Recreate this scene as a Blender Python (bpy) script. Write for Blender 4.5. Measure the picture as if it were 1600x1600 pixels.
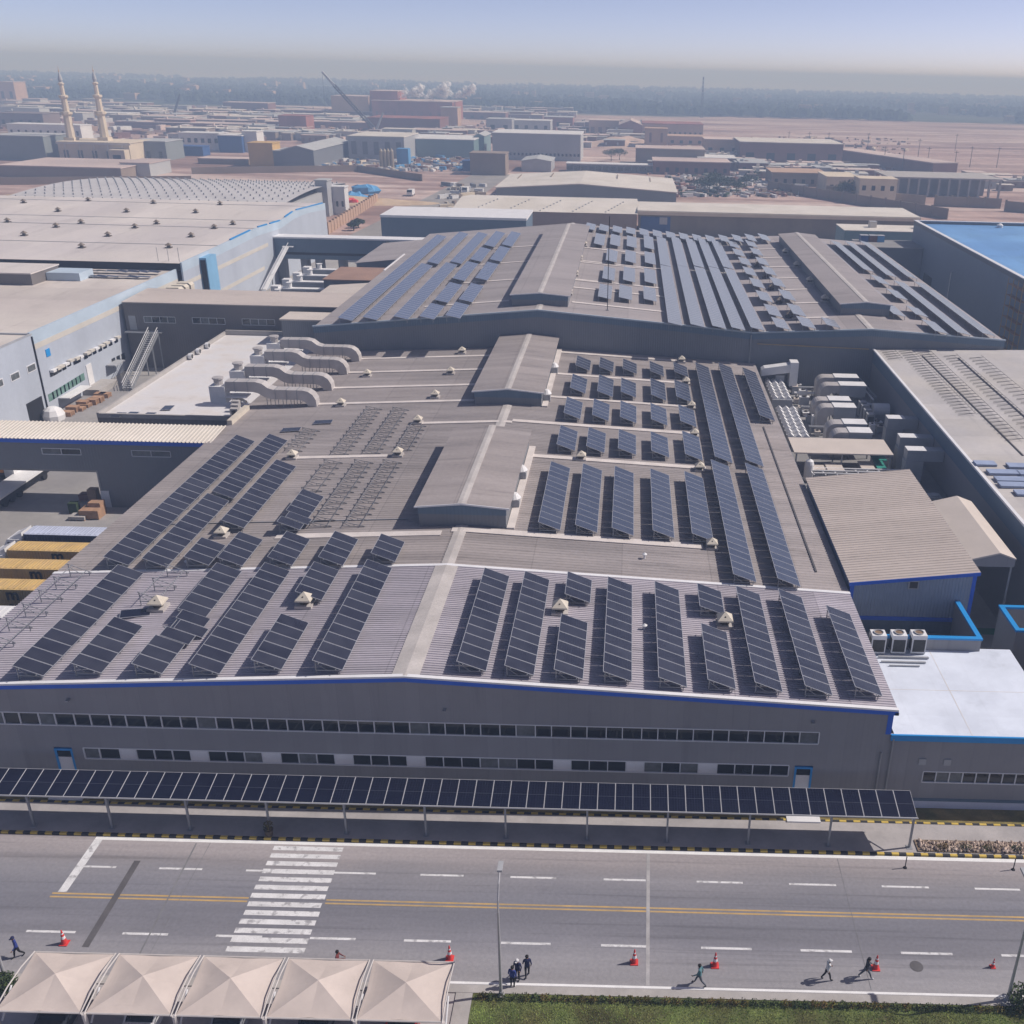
import bpy, bmesh, math, random
from mathutils import Vector, Matrix, noise
random.seed(11)
R = math.radians
scene = bpy.context.scene
for o in list(bpy.data.objects):
    bpy.data.objects.remove(o, do_unlink=True)
COL = scene.collection

# ------------------------------------------------------------------ camera
CAM_H = 48.7
FPX, PPX, PPY, ROLL = 1550., 973., 800., .025      # lens and principal point of the drone picture
PITCH = math.atan(690 / FPX)
cd = bpy.data.cameras.new('drone_camera')
cd.sensor_fit = 'HORIZONTAL'; cd.sensor_width = 36
cd.lens = 36 * FPX / 1600
cd.shift_x = -(PPX - 800) / 1600
cd.clip_start = .5; cd.clip_end = 40000
cam = bpy.data.objects.new('drone_camera', cd); COL.objects.link(cam)
cR, sR, cT, sT = math.cos(ROLL), math.sin(ROLL), math.cos(PITCH), math.sin(PITCH)
rt = Vector((1, 0, 0)); up = Vector((0, sT, cT)); fw = Vector((0, cT, -sT))
ir = rt * cR + up * sR; iu = up * cR - rt * sR
m = Matrix((ir, iu, -fw)).transposed().to_4x4(); m.translation = (0, 0, CAM_H)
cam.matrix_world = m
scene.camera = cam

# ------------------------------------------------------------------ sky, sun, exposure
SUN_EL, SUN_AZ = 46., 11.          # height; degrees from +x towards +y
w = bpy.data.worlds.new('World'); scene.world = w; w.use_nodes = True
nt = w.node_tree; nt.nodes.clear()
sky = nt.nodes.new('ShaderNodeTexSky'); sky.sky_type = 'NISHITA'; sky.sun_disc = False
sky.sun_elevation = R(SUN_EL); sky.sun_rotation = R(90 - SUN_AZ)
sky.altitude = 60; sky.air_density = .3; sky.dust_density = .55; sky.ozone_density = 0
bgn = nt.nodes.new('ShaderNodeBackground'); bgn.inputs['Strength'].default_value = .15
won = nt.nodes.new('ShaderNodeOutputWorld')
tnt = nt.nodes.new('ShaderNodeVectorMath'); tnt.operation = 'MULTIPLY'; tnt.inputs[1].default_value = (1.19, 1.0, .99)   # lilac tint over the whole sky
nt.links.new(sky.outputs[0], tnt.inputs[0]); nt.links.new(tnt.outputs[0], bgn.inputs[0]); nt.links.new(bgn.outputs[0], won.inputs[0])
sl = bpy.data.lights.new('sun', 'SUN'); sl.energy = 4.25; sl.angle = R(.53); sl.color = (1, .94, .905)
so = bpy.data.objects.new('sun', sl); COL.objects.link(so)
tosun = Vector((math.cos(R(SUN_EL)) * math.cos(R(SUN_AZ)), math.cos(R(SUN_EL)) * math.sin(R(SUN_AZ)), math.sin(R(SUN_EL))))
so.rotation_euler = (-tosun).to_track_quat('-Z', 'Y').to_euler(); so.location = (60, 20, 120)
scene.view_settings.view_transform = 'Standard'; scene.view_settings.look = 'None'
scene.view_settings.exposure = 0.0; scene.view_settings.gamma = 1
scene.cycles.max_bounces = 6; scene.cycles.diffuse_bounces = 3; scene.cycles.glossy_bounces = 2; scene.cycles.transmission_bounces = 2; scene.cycles.volume_bounces = 0; scene.cycles.transparent_max_bounces = 24
scene.cycles.use_denoising = True

# ------------------------------------------------------------------ surveying helpers (picture point -> place on a surface)
def ray(u, v):
    a = (u - PPX) / FPX; b = (v - PPY) / FPX
    r = a * cR + b * sR; d = -a * sR + b * cR
    return r, cT - d * sT, -sT - d * cT
def G(u, v, z=0.):
    x, y, k = ray(u, v); t = (z - CAM_H) / k
    return x * t, y * t
def AT(u, v, Y):
    x, y, k = ray(u, v); t = Y / y
    return x * t, CAM_H + k * t
def ON(u, v, f, dz=0.):
    x, y, k = ray(u, v); z = 10.
    for i in range(40):
        t = (z - CAM_H) / k; z = f(x * t) + dz
    return x * t, y * t, z

# ------------------------------------------------------------------ materials
MATS = {}
def mat(name, col, rough=.7, var=.1, scale=.4, spec=.3, metal=0., streak=None, rib=None, bump=0., fine=.5, tint=None, stain=None, lap=None, edge=(.42, .62)):
    """procedural surface: base colour broken by two noises (world position), optional stretched stains, ribs or grain as relief"""
    if name in MATS: return MATS[name]
    M = bpy.data.materials.new(name); M.use_nodes = True
    n = M.node_tree.nodes; L = M.node_tree.links
    b = n['Principled BSDF']
    b.inputs['Roughness'].default_value = rough; b.inputs['Metallic'].default_value = metal
    b.inputs['Specular IOR Level'].default_value = spec
    geo = n.new('ShaderNodeNewGeometry')
    mp = n.new('ShaderNodeMapping'); L.new(geo.outputs['Position'], mp.inputs['Vector'])
    if streak: mp.inputs['Scale'].default_value = streak
    n1 = n.new('ShaderNodeTexNoise'); n1.inputs['Scale'].default_value = scale; n1.inputs['Detail'].default_value = 4
    L.new(mp.outputs[0], n1.inputs['Vector'])
    n2 = n.new('ShaderNodeTexNoise'); n2.inputs['Scale'].default_value = scale * 9; n2.inputs['Detail'].default_value = 3
    L.new(geo.outputs['Position'], n2.inputs['Vector'])
    r1 = n.new('ShaderNodeMapRange'); r1.inputs[1].default_value = .32; r1.inputs[2].default_value = .68
    r1.inputs[3].default_value = 1 - var; r1.inputs[4].default_value = 1 + var
    L.new(n1.outputs[0], r1.inputs[0])
    r2 = n.new('ShaderNodeMapRange'); r2.inputs[1].default_value = .3; r2.inputs[2].default_value = .7
    r2.inputs[3].default_value = 1 - var * fine; r2.inputs[4].default_value = 1 + var * fine
    L.new(n2.outputs[0], r2.inputs[0])
    mu = n.new('ShaderNodeMath'); mu.operation = 'MULTIPLY'; L.new(r1.outputs[0], mu.inputs[0]); L.new(r2.outputs[0], mu.inputs[1])
    vm = n.new('ShaderNodeVectorMath'); vm.operation = 'SCALE'
    vm.inputs[0].default_value = col[:3]
    if tint:
        n3 = n.new('ShaderNodeTexNoise'); n3.inputs['Scale'].default_value = tint[1]; n3.inputs['Detail'].default_value = 5
        L.new(geo.outputs['Position'], n3.inputs['Vector'])
        cr = n.new('ShaderNodeMapRange'); cr.inputs[1].default_value = edge[0]; cr.inputs[2].default_value = edge[1]
        L.new(n3.outputs[0], cr.inputs[0])
        mx = n.new('ShaderNodeMix'); mx.data_type = 'RGBA'
        mx.inputs['A'].default_value = (*col[:3], 1); mx.inputs['B'].default_value = (*tint[0], 1)
        L.new(cr.outputs[0], mx.inputs['Factor']); L.new(mx.outputs['Result'], vm.inputs[0])
    last = mu
    def times(src):
        nonlocal last
        q = n.new('ShaderNodeMath'); q.operation = 'MULTIPLY'; L.new(last.outputs[0], q.inputs[0]); L.new(src.outputs[0], q.inputs[1]); last = q
    for vec, thr, amt in (stain or ()):          # dirt runs and spots: (noise scale per axis, threshold, darkening)
        ms = n.new('ShaderNodeMapping'); ms.inputs['Scale'].default_value = vec; L.new(geo.outputs['Position'], ms.inputs['Vector'])
        ns = n.new('ShaderNodeTexNoise'); ns.inputs['Scale'].default_value = 1; ns.inputs['Detail'].default_value = 5; ns.inputs['Roughness'].default_value = .65; L.new(ms.outputs[0], ns.inputs['Vector'])
        rs = n.new('ShaderNodeMapRange'); rs.inputs[1].default_value = thr; rs.inputs[2].default_value = thr + .12; rs.inputs[3].default_value = 1; rs.inputs[4].default_value = 1 - amt
        L.new(ns.outputs[0], rs.inputs[0]); times(rs)
    for ax, pit, wd, amt in (lap or ()):         # joints between sheets: (axis, spacing, width share, darkening)
        sx = n.new('ShaderNodeSeparateXYZ'); L.new(geo.outputs['Position'], sx.inputs[0])
        dv = n.new('ShaderNodeMath'); dv.operation = 'DIVIDE'; L.new(sx.outputs['XYZ'.index(ax)], dv.inputs[0]); dv.inputs[1].default_value = pit
        fr_ = n.new('ShaderNodeMath'); fr_.operation = 'FRACT'; L.new(dv.outputs[0], fr_.inputs[0])
        lt = n.new('ShaderNodeMath'); lt.operation = 'LESS_THAN'; L.new(fr_.outputs[0], lt.inputs[0]); lt.inputs[1].default_value = wd
        rl_ = n.new('ShaderNodeMapRange'); rl_.inputs[3].default_value = 1; rl_.inputs[4].default_value = 1 - amt; L.new(lt.outputs[0], rl_.inputs[0]); times(rl_)
        # every sheet its own slight shade
        fl = n.new('ShaderNodeMath'); fl.operation = 'FLOOR'; L.new(dv.outputs[0], fl.inputs[0]); wn = n.new('ShaderNodeTexWhiteNoise'); wn.noise_dimensions = '1D'; L.new(fl.outputs[0], wn.inputs['W'])
        rw_ = n.new('ShaderNodeMapRange'); rw_.inputs[3].default_value = 1 - amt * .4; rw_.inputs[4].default_value = 1 + amt * .4; L.new(wn.outputs['Value'], rw_.inputs[0]); times(rw_)
    L.new(last.outputs[0], vm.inputs['Scale']); L.new(vm.outputs[0], b.inputs['Base Color'])
    if rib or bump:
        bp = n.new('ShaderNodeBump')
        if rib:
            axis, pitch, st = rib
            wv = n.new('ShaderNodeTexWave'); wv.wave_type = 'BANDS'; wv.bands_direction = axis; wv.wave_profile = 'SIN'
            wv.inputs['Scale'].default_value = .314 / pitch; L.new(geo.outputs['Position'], wv.inputs['Vector'])
            L.new(wv.outputs['Fac'], bp.inputs['Height']); bp.inputs['Strength'].default_value = st; bp.inputs['Distance'].default_value = .04
        else:
            L.new(n2.outputs[0], bp.inputs['Height']); bp.inputs['Strength'].default_value = bump; bp.inputs['Distance'].default_value = .08
        L.new(bp.outputs[0], b.inputs['Normal'])
    MATS[name] = M
    return M

m_roofF = mat('front_roof_sheet', (.445, .415, .455), .5, .10, .25, streak=(.25, 2.2, 1), stain=[((.12, 1.1, .1), .56, .22), ((.5, .6, .5), .66, .18), ((4, 4, 4), .72, .3)], lap=[('X', 8.1, .012, .22), ('Y', 1.5, .02, .10)])
m_roofM = mat('main_roof_sheet', (.33, .295, .285), .65, .13, .3, streak=(.2, 1.6, 1), tint=((.30, .272, .268), .06), stain=[((.10, .9, .1), .55, .22), ((.35, .4, .4), .64, .16), ((3, 3, 3), .72, .3)], lap=[('X', 7.7, .012, .2), ('Y', 1.0, .03, .12)])
m_roofFar = mat('far_roof_sheet', (.33, .30, .30), .65, .10, .2, streak=(.2, 1.2, 1), rib=('Y', .5, .3), stain=[((.08, .7, .1), .55, .2), ((.3, .3, .3), .64, .14)], lap=[('X', 8.3, .014, .2), ('Y', 2.0, .03, .1)])
m_ridge = mat('ridge_cap', (.47, .44, .42), .55, .12, .5)
m_strip = mat('roof_strip', (.62, .57, .54), .6, .10, .6)
m_wall = mat('grey_cladding', (.25, .25, .268), .55, .05, .12, rib=('X', .35, .10), stain=[((1.6, 1, .12), .58, .10)], lap=[('X', 1.15, .025, .10)])
m_wallY = mat('grey_cladding_side', (.225, .225, .245), .55, .05, .12, rib=('Y', .35, .12))
m_walldk = mat('slate_cladding', (.17, .18, .20), .55, .06, .12, rib=('X', .35, .25))
m_wallblue = mat('blue_grey_cladding', (.11, .16, .22), .5, .06, .12, rib=('X', .35, .3))
m_wallbr = mat('brown_grey_cladding', (.16, .145, .14), .6, .06, .12, rib=('X', .4, .25))
m_leftwall = mat('pale_blue_cladding', (.42, .46, .53), .55, .07, .15, streak=(1, 1, .2), rib=('Y', .4, .2))
m_leftband = mat('cream_band', (.55, .52, .47), .6, .06, .3)
m_leftpar = mat('light_blue_parapet', (.44, .53, .62), .5, .06, .3)
m_bluetrim = mat('blue_trim', (.02, .12, .60), .4, .05, .5)
m_bluelight = mat('light_blue_trim', (.02, .26, .62), .4, .05, .5)
m_whitetrim = mat('white_trim', (.72, .72, .74), .45, .05, .6)
m_frame = mat('window_frame_white', (.66, .67, .70), .45, .04, .6)
m_alu = mat('aluminium', (.50, .51, .54), .4, .06, 1.0, metal=.6)
m_steel = mat('galvanised_steel', (.30, .31, .33), .5, .08, 1.0, metal=.3)
m_dark = mat('dark_opening', (.015, .015, .017), .8, .1, 1)
m_glass = mat('window_glass', (.012, .014, .016), .06, .3, 1.2, spec=.6)
m_glassc = mat('window_curtain', (.12, .13, .135), .3, .3, 2.0, spec=.5)
m_beige = mat('beige_roof_sheet', (.50, .44, .40), .6, .07, .2, streak=(.3, 1.5, 1), stain=[((.3, 1.2, .3), .57, .16), ((3, 3, 3), .7, .25)])
m_lroof = mat('left_hall_roof', (.58, .535, .49), .65, .06, .12, streak=(1, .3, 1), tint=((.51, .46, .43), .05), stain=[((1.0, .1, .1), .57, .15), ((.15, .15, .2), .62, .1)], lap=[('Y', 9.0, .012, .14)])
m_lhigh = mat('left_high_roof', (.61, .565, .535), .65, .06, .1, streak=(1, .25, 1), tint=((.54, .5, .49), .04), stain=[((.7, .06, .1), .57, .14), ((.1, .1, .2), .62, .1)], lap=[('X', 11.0, .012, .12)])
m_white = mat('white_membrane', (.66, .715, .81), .6, .05, .25, tint=((.60, .65, .74), .4), stain=[((.35, .35, .35), .6, .12), ((1.6, 1.6, 1.6), .7, .22)], lap=[('X', 3.0, .012, .07), ('Y', 3.0, .012, .05)])
m_white2 = mat('white_membrane_old', (.66, .65, .66), .65, .07, .3, tint=((.60, .57, .55), .3), stain=[((.3, .3, .3), .58, .16), ((1.4, 1.4, 1.4), .68, .2)])
m_cream = mat('cream_roof', (.64, .60, .55), .6, .06, .15, tint=((.58, .54, .48), .08))
m_rroof = mat('right_hall_roof', (.47, .45, .445), .6, .08, .15, tint=((.50, .47, .44), .12), stain=[((.9, .1, .3), .57, .14), ((.3, .3, .3), .62, .12)], lap=[('Y', 6.0, .012, .15)])
m_blueroof = mat('blue_membrane', (.13, .29, .57), .5, .08, .1, tint=((.17, .36, .64), .04), stain=[((.12, .12, .2), .57, .2), ((.8, .1, .3), .6, .15)], lap=[('X', 4.0, .015, .12)])
m_conc = mat('concrete', (.38, .36, .345), .85, .10, .4, bump=.15)
m_concd = mat('concrete_dark', (.24, .235, .235), .85, .12, .3, bump=.15)
m_tan = mat('tan_sheet', (.56, .50, .45), .6, .05, .4)
m_duct = mat('duct_sheet', (.46, .435, .425), .55, .10, .6, metal=.15)
m_ductw = mat('white_unit', (.70, .70, .71), .5, .06, .8)
m_unit = mat('grey_unit', (.36, .37, .39), .5, .08, .6)
m_grille = mat('grille_black', (.05, .048, .045), .6, .2, 4)
m_vent = mat('vent_cream', (.56, .51, .43), .6, .08, 1.5)
m_ventd = mat('vent_dark', (.10, .085, .07), .7, .2, 2)
m_ventb = mat('vent_brown', (.20, .165, .135), .7, .15, 2)
m_yellow = mat('container_yellow', (.58, .40, .155), .6, .10, .6, rib=('X', .3, .5), tint=((.52, .36, .16), .8))
m_navy = mat('container_navy', (.02, .03, .09), .55, .1, .6, rib=('X', .3, .5))
m_lilac = mat('container_top', (.46, .50, .62), .6, .08, .6, rib=('X', .3, .4))
m_black = mat('black_paint', (.014, .014, .016), .6, .1, 2)
m_tyre = mat('tyre_rubber', (.02, .02, .021), .85, .15, 4)
m_red = mat('cone_red', (.62, .05, .045), .55, .08, 6)
m_orange = mat('orange_paint', (.72, .27, .04), .55, .1, 2)
m_tent = mat('shade_fabric', (.57, .495, .45), .85, .05, .35, tint=((.53, .46, .42), .5), stain=[((.9, .9, .9), .6, .10), ((5, 5, 5), .7, .2)])
m_brick = mat('red_brick', (.31, .12, .09), .85, .14, .12, tint=((.25, .10, .08), .05), lap=[('X', 9, .05, .2)])
m_brickd = mat('dark_brick', (.18, .09, .075), .85, .12, .12)
m_brickl = mat('pale_brick', (.44, .30, .215), .85, .10, .1)
m_sandst = mat('sandstone', (.60, .52, .41), .85, .08, .15)
m_ochre = mat('ochre_paint', (.52, .34, .12), .7, .08, .2)
m_teal = mat('teal_cladding', (.17, .26, .28), .6, .06, .1)
m_bluebg = mat('blue_paint', (.03, .09, .26), .5, .06, .3)
m_bluetank = mat('blue_tank', (.09, .29, .55), .5, .08, .3)
m_silo = mat('silo_metal', (.30, .255, .19), .6, .10, .4)
m_pinkroof = mat('pink_roof', (.58, .47, .43), .75, .08, .06, tint=((.44, .36, .34), .03))
m_brownroof = mat('brown_roof', (.19, .145, .135), .75, .1, .08)
m_rust = mat('rust_roof', (.30, .19, .145), .75, .10, .3)
m_paint = mat('road_paint_white', (.66, .66, .67), .7, .10, 1.2, fine=.8, tint=((.36, .355, .37), 2.2), edge=(.54, .66), stain=[((.3, 2.5, 1), .58, .2)])
m_paintk = mat('kerb_line_white', (.76, .76, .76), .7, .07, 1.2)
m_painty = mat('road_paint_yellow', (.50, .33, .13), .75, .12, 1.0, tint=((.42, .30, .15), .9))
m_kerby = mat('kerb_yellow', (.58, .42, .09), .75, .12, 2.5)
m_kerbb = mat('kerb_black', (.035, .035, .037), .75, .15, 2.5)
m_pave = mat('pavement_slab', (.40, .375, .37), .85, .09, .5, tint=((.35, .33, .33), .35), bump=.1)
m_seal = mat('crack_seal', (.105, .10, .105), .7, .15, .8)
m_wood = mat('timber', (.36, .22, .14), .8, .15, 1.5)
m_green = mat('green_tarp', (.03, .25, .20), .6, .1, 1)
m_stone = mat('rubble_stone', (.50, .40, .33), .9, .18, 2.5, tint=((.34, .26, .2), 2.0))
m_pole = mat('lamp_pole', (.42, .42, .44), .5, .06, 1, metal=.3)
m_sky = mat('steel_lattice', (.06, .055, .055), .6, .1, 1)
m_skin = mat('skin', (.30, .17, .11), .6, .05, 8)
m_hair = mat('dark_hair', (.012, .01, .01), .7, .2, 20)
m_leaf = mat('leaf_green', (.055, .085, .028), .8, .30, 2.0, spec=.15, tint=((.085, .105, .04), 1.2))
m_leafd = mat('leaf_dark', (.035, .055, .024), .8, .30, 1.0, spec=.15)
m_leafdry = mat('leaf_dry', (.15, .10, .03), .85, .30, 2.5, spec=.1, tint=((.07, .085, .025), 1.5))
m_bark = mat('bark', (.10, .075, .055), .9, .2, 3)
m_dirt = mat('soil', (.22, .165, .12), .95, .2, 1.5, bump=.3)

def cells_mat(name, base, line, dust=(.01, .05, .03)):
    """dark solar glass with fine cell lines (object space of one panel) and a film of dust"""
    M = bpy.data.materials.new(name); M.use_nodes = True
    n = M.node_tree.nodes; L = M.node_tree.links; b = n['Principled BSDF']
    b.inputs['Roughness'].default_value = .17; b.inputs['Specular IOR Level'].default_value = .5
    tc = n.new('ShaderNodeTexCoord'); sp = n.new('ShaderNodeSeparateXYZ'); L.new(tc.outputs['Object'], sp.inputs[0])
    acc = None
    for ax, per, wd in ((0, .18, .06), (1, .21, .05), (0, 2.17, .012)):
        a = n.new('ShaderNodeMath'); a.operation = 'DIVIDE'; L.new(sp.outputs[ax], a.inputs[0]); a.inputs[1].default_value = per
        f = n.new('ShaderNodeMath'); f.operation = 'FRACT'; L.new(a.outputs[0], f.inputs[0])
        g = n.new('ShaderNodeMath'); g.operation = 'LESS_THAN'; L.new(f.outputs[0], g.inputs[0]); g.inputs[1].default_value = wd
        if acc:
            mx = n.new('ShaderNodeMath'); mx.operation = 'MAXIMUM'; L.new(acc.outputs[0], mx.inputs[0]); L.new(g.outputs[0], mx.inputs[1]); acc = mx
        else: acc = g
    oi = n.new('ShaderNodeObjectInfo')
    geo = n.new('ShaderNodeNewGeometry')
    nz = n.new('ShaderNodeTexNoise'); nz.inputs['Scale'].default_value = .8; nz.inputs['Detail'].default_value = 4; L.new(geo.outputs['Position'], nz.inputs['Vector'])
    m1 = n.new('ShaderNodeMix'); m1.data_type = 'RGBA'; m1.inputs['A'].default_value = (*base, 1); m1.inputs['B'].default_value = (*line, 1)
    L.new(acc.outputs[0], m1.inputs['Factor'])
    ds = n.new('ShaderNodeMapRange'); ds.inputs[1].default_value = .35; ds.inputs[2].default_value = .75; ds.inputs[3].default_value = dust[0]; ds.inputs[4].default_value = dust[1]
    L.new(nz.outputs[0], ds.inputs[0])
    rv = n.new('ShaderNodeMath'); rv.operation = 'MULTIPLY_ADD'; L.new(oi.outputs['Random'], rv.inputs[0]); rv.inputs[1].default_value = dust[2]; L.new(ds.outputs[0], rv.inputs[2])
    m2 = n.new('ShaderNodeMix'); m2.data_type = 'RGBA'; m2.inputs['B'].default_value = (.27, .285, .35, 1)
    L.new(m1.outputs['Result'], m2.inputs['A']); L.new(rv.outputs[0], m2.inputs['Factor'])
    L.new(m2.outputs['Result'], b.inputs['Base Color'])
    MATS[name] = M
    return M
m_pvglare = cells_mat('solar_glass_glare', (.25, .265, .295), (.27, .285, .31), (.10, .16, .03))  # bright base: glare on the far panels put into the colour
m_pv = cells_mat('solar_glass', (.013, .014, .028), (.026, .028, .046), (.015, .07, .055))
m_pvmid = cells_mat('solar_glass_dusty', (.032, .042, .075), (.05, .06, .095), (.03, .10, .06))
m_pvsheen = cells_mat('solar_glass_blue_sheen', (.105, .13, .205), (.13, .155, .225), (.10, .18, .03))  # blue glass, with the pale sky reflection put into its base colour
m_pvsheen.node_tree.nodes['Principled BSDF'].inputs['Specular IOR Level'].default_value = .8
m_pvnew = cells_mat('solar_glass_clean', (.006, .007, .02), (.009, .0105, .026), (.0, .006, .006))

# ------------------------------------------------------------------ mesh building
class MB:
    def __init__(s): s.v = []; s.f = []; s.mi = []
    def add(s, vs, fs, mi=0):
        k = len(s.v); s.v += [tuple(p) for p in vs]; s.f += [tuple(i + k for i in f) for f in fs]; s.mi += [mi] * len(fs)
    def box(s, x0, x1, y0, y1, z0, z1, mi=0):
        s.add([(x0, y0, z0), (x1, y0, z0), (x1, y1, z0), (x0, y1, z0), (x0, y0, z1), (x1, y0, z1), (x1, y1, z1), (x0, y1, z1)],
              [(3, 2, 1, 0), (4, 5, 6, 7), (0, 1, 5, 4), (1, 2, 6, 5), (2, 3, 7, 6), (3, 0, 4, 7)], mi)
    def prism(s, poly, axis, a, b, mi=0):
        """poly of 2-D points extruded along axis 'x' (points are y,z), 'y' (points x,z) or 'z' (points x,y)"""
        n = len(poly)
        def P(p, t): return {'x': (t, p[0], p[1]), 'y': (p[0], t, p[1]), 'z': (p[0], p[1], t)}[axis]
        vs = [P(p, a) for p in poly] + [P(p, b) for p in poly]
        fs = [tuple(range(n)), tuple(range(2 * n - 1, n - 1, -1))] + [(i, i + n, (i + 1) % n + n, (i + 1) % n) for i in range(n)]
        s.add(vs, fs, mi)
    def tube(s, p, q, r, n=6, r2=None, mi=0, cap=True):
        p, q = Vector(p), Vector(q); d = (q - p).normalized(); r2 = r if r2 is None else r2
        a = d.orthogonal().normalized(); b = d.cross(a)
        vs = [p + (a * math.cos(t) + b * math.sin(t)) * r for t in [2 * math.pi * i / n for i in range(n)]]
        vs += [q + (a * math.cos(t) + b * math.sin(t)) * r2 for t in [2 * math.pi * i / n for i in range(n)]]
        fs = [(i, (i + 1) % n, (i + 1) % n + n, i + n) for i in range(n)]
        if cap: fs += [tuple(range(n - 1, -1, -1)), tuple(range(n, 2 * n))]
        s.add(vs, fs, mi)
    def lathe(s, prof, c=(0, 0, 0), n=12, mi=0):
        k = len(prof); vs = []
        for i in range(n):
            t = 2 * math.pi * i / n
            vs += [(c[0] + r * math.cos(t), c[1] + r * math.sin(t), c[2] + z) for r, z in prof]
        fs = [(i * k + j, ((i + 1) % n) * k + j, ((i + 1) % n) * k + j + 1, i * k + j + 1) for i in range(n) for j in range(k - 1)]
        fs += [tuple(i * k for i in range(n - 1, -1, -1)), tuple(i * k + k - 1 for i in range(n))]
        s.add(vs, fs, mi)
    def mesh(s, name, mats):
        me = bpy.data.meshes.new(name); me.from_pydata(s.v, [], s.f)
        for q in (mats if isinstance(mats, (list, tuple)) else [mats]): me.materials.append(q)
        if len(me.materials) > 1: me.polygons.foreach_set('material_index', s.mi)
        bm = bmesh.new(); bm.from_mesh(me); bmesh.ops.recalc_face_normals(bm, faces=bm.faces); bm.to_mesh(me); bm.free()
        me.update(); return me
    def build(s, name, mats, parent=None, loc=None, **tags):
        return place(s.mesh(name, mats), name, parent, loc, **tags)
def place(me, name, parent=None, loc=None, rot=None, **tags):
    o = bpy.data.objects.new(name, me); COL.objects.link(o)
    if parent: o.parent = parent
    if loc: o.location = loc
    if rot: o.rotation_euler = rot
    for k, v in tags.items(): o[k] = v
    return o
def tag(o, label, category, group=None):
    o['label'] = label; o['category'] = category
    if group: o['group'] = group
    return o
def thing(name, label, category, loc=(0, 0, 0), group=None, rz=0.):
    o = bpy.data.objects.new(name, None); COL.objects.link(o); o.location = loc; o.rotation_euler = (0, 0, rz)
    o.empty_display_size = .5
    return tag(o, label, category, group)
def kid(parent, name, mats, fn, **tags):
    """one part: fn fills an MB in WORLD coordinates; the part hangs on parent (an Empty at the thing's base)"""
    b = MB(); fn(b)
    off = Vector((0, 0, 0)); q = parent
    while q is not None: off += q.location; q = q.parent
    b.v = [(x - off.x, y - off.y, z - off.z) for x, y, z in b.v]
    return b.build(name, mats, parent, **tags)
def struct(name, mats, fn, **tags):
    b = MB(); fn(b); return b.build(name, mats, None, kind='structure', **tags)
ORD = ['first', 'second', 'third', 'fourth', 'fifth', 'sixth', 'seventh', 'eighth', 'ninth', 'tenth', 'eleventh', 'twelfth', 'thirteenth', 'fourteenth', 'fifteenth', 'sixteenth', 'seventeenth', 'eighteenth', 'nineteenth', 'twentieth']
def boxbar(b, p, q, wd, hg=None, mi=0):
    """square bar between two points"""
    p, q = Vector(p), Vector(q); d = (q - p).normalized(); hg = hg or wd
    sdir = d.cross(Vector((0, 0, 1))); sdir = sdir.normalized() if sdir.length > 1e-3 else Vector((1, 0, 0)); u2 = sdir.cross(d)
    vs = []
    for e in (p, q):
        for a, c in ((-1, -1), (1, -1), (1, 1), (-1, 1)): vs.append(e + sdir * a * wd / 2 + u2 * c * hg / 2)
    b.add(vs, [(0, 1, 2, 3), (7, 6, 5, 4), (0, 4, 5, 1), (1, 5, 6, 2), (2, 6, 7, 3), (3, 7, 4, 0)], mi)
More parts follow.
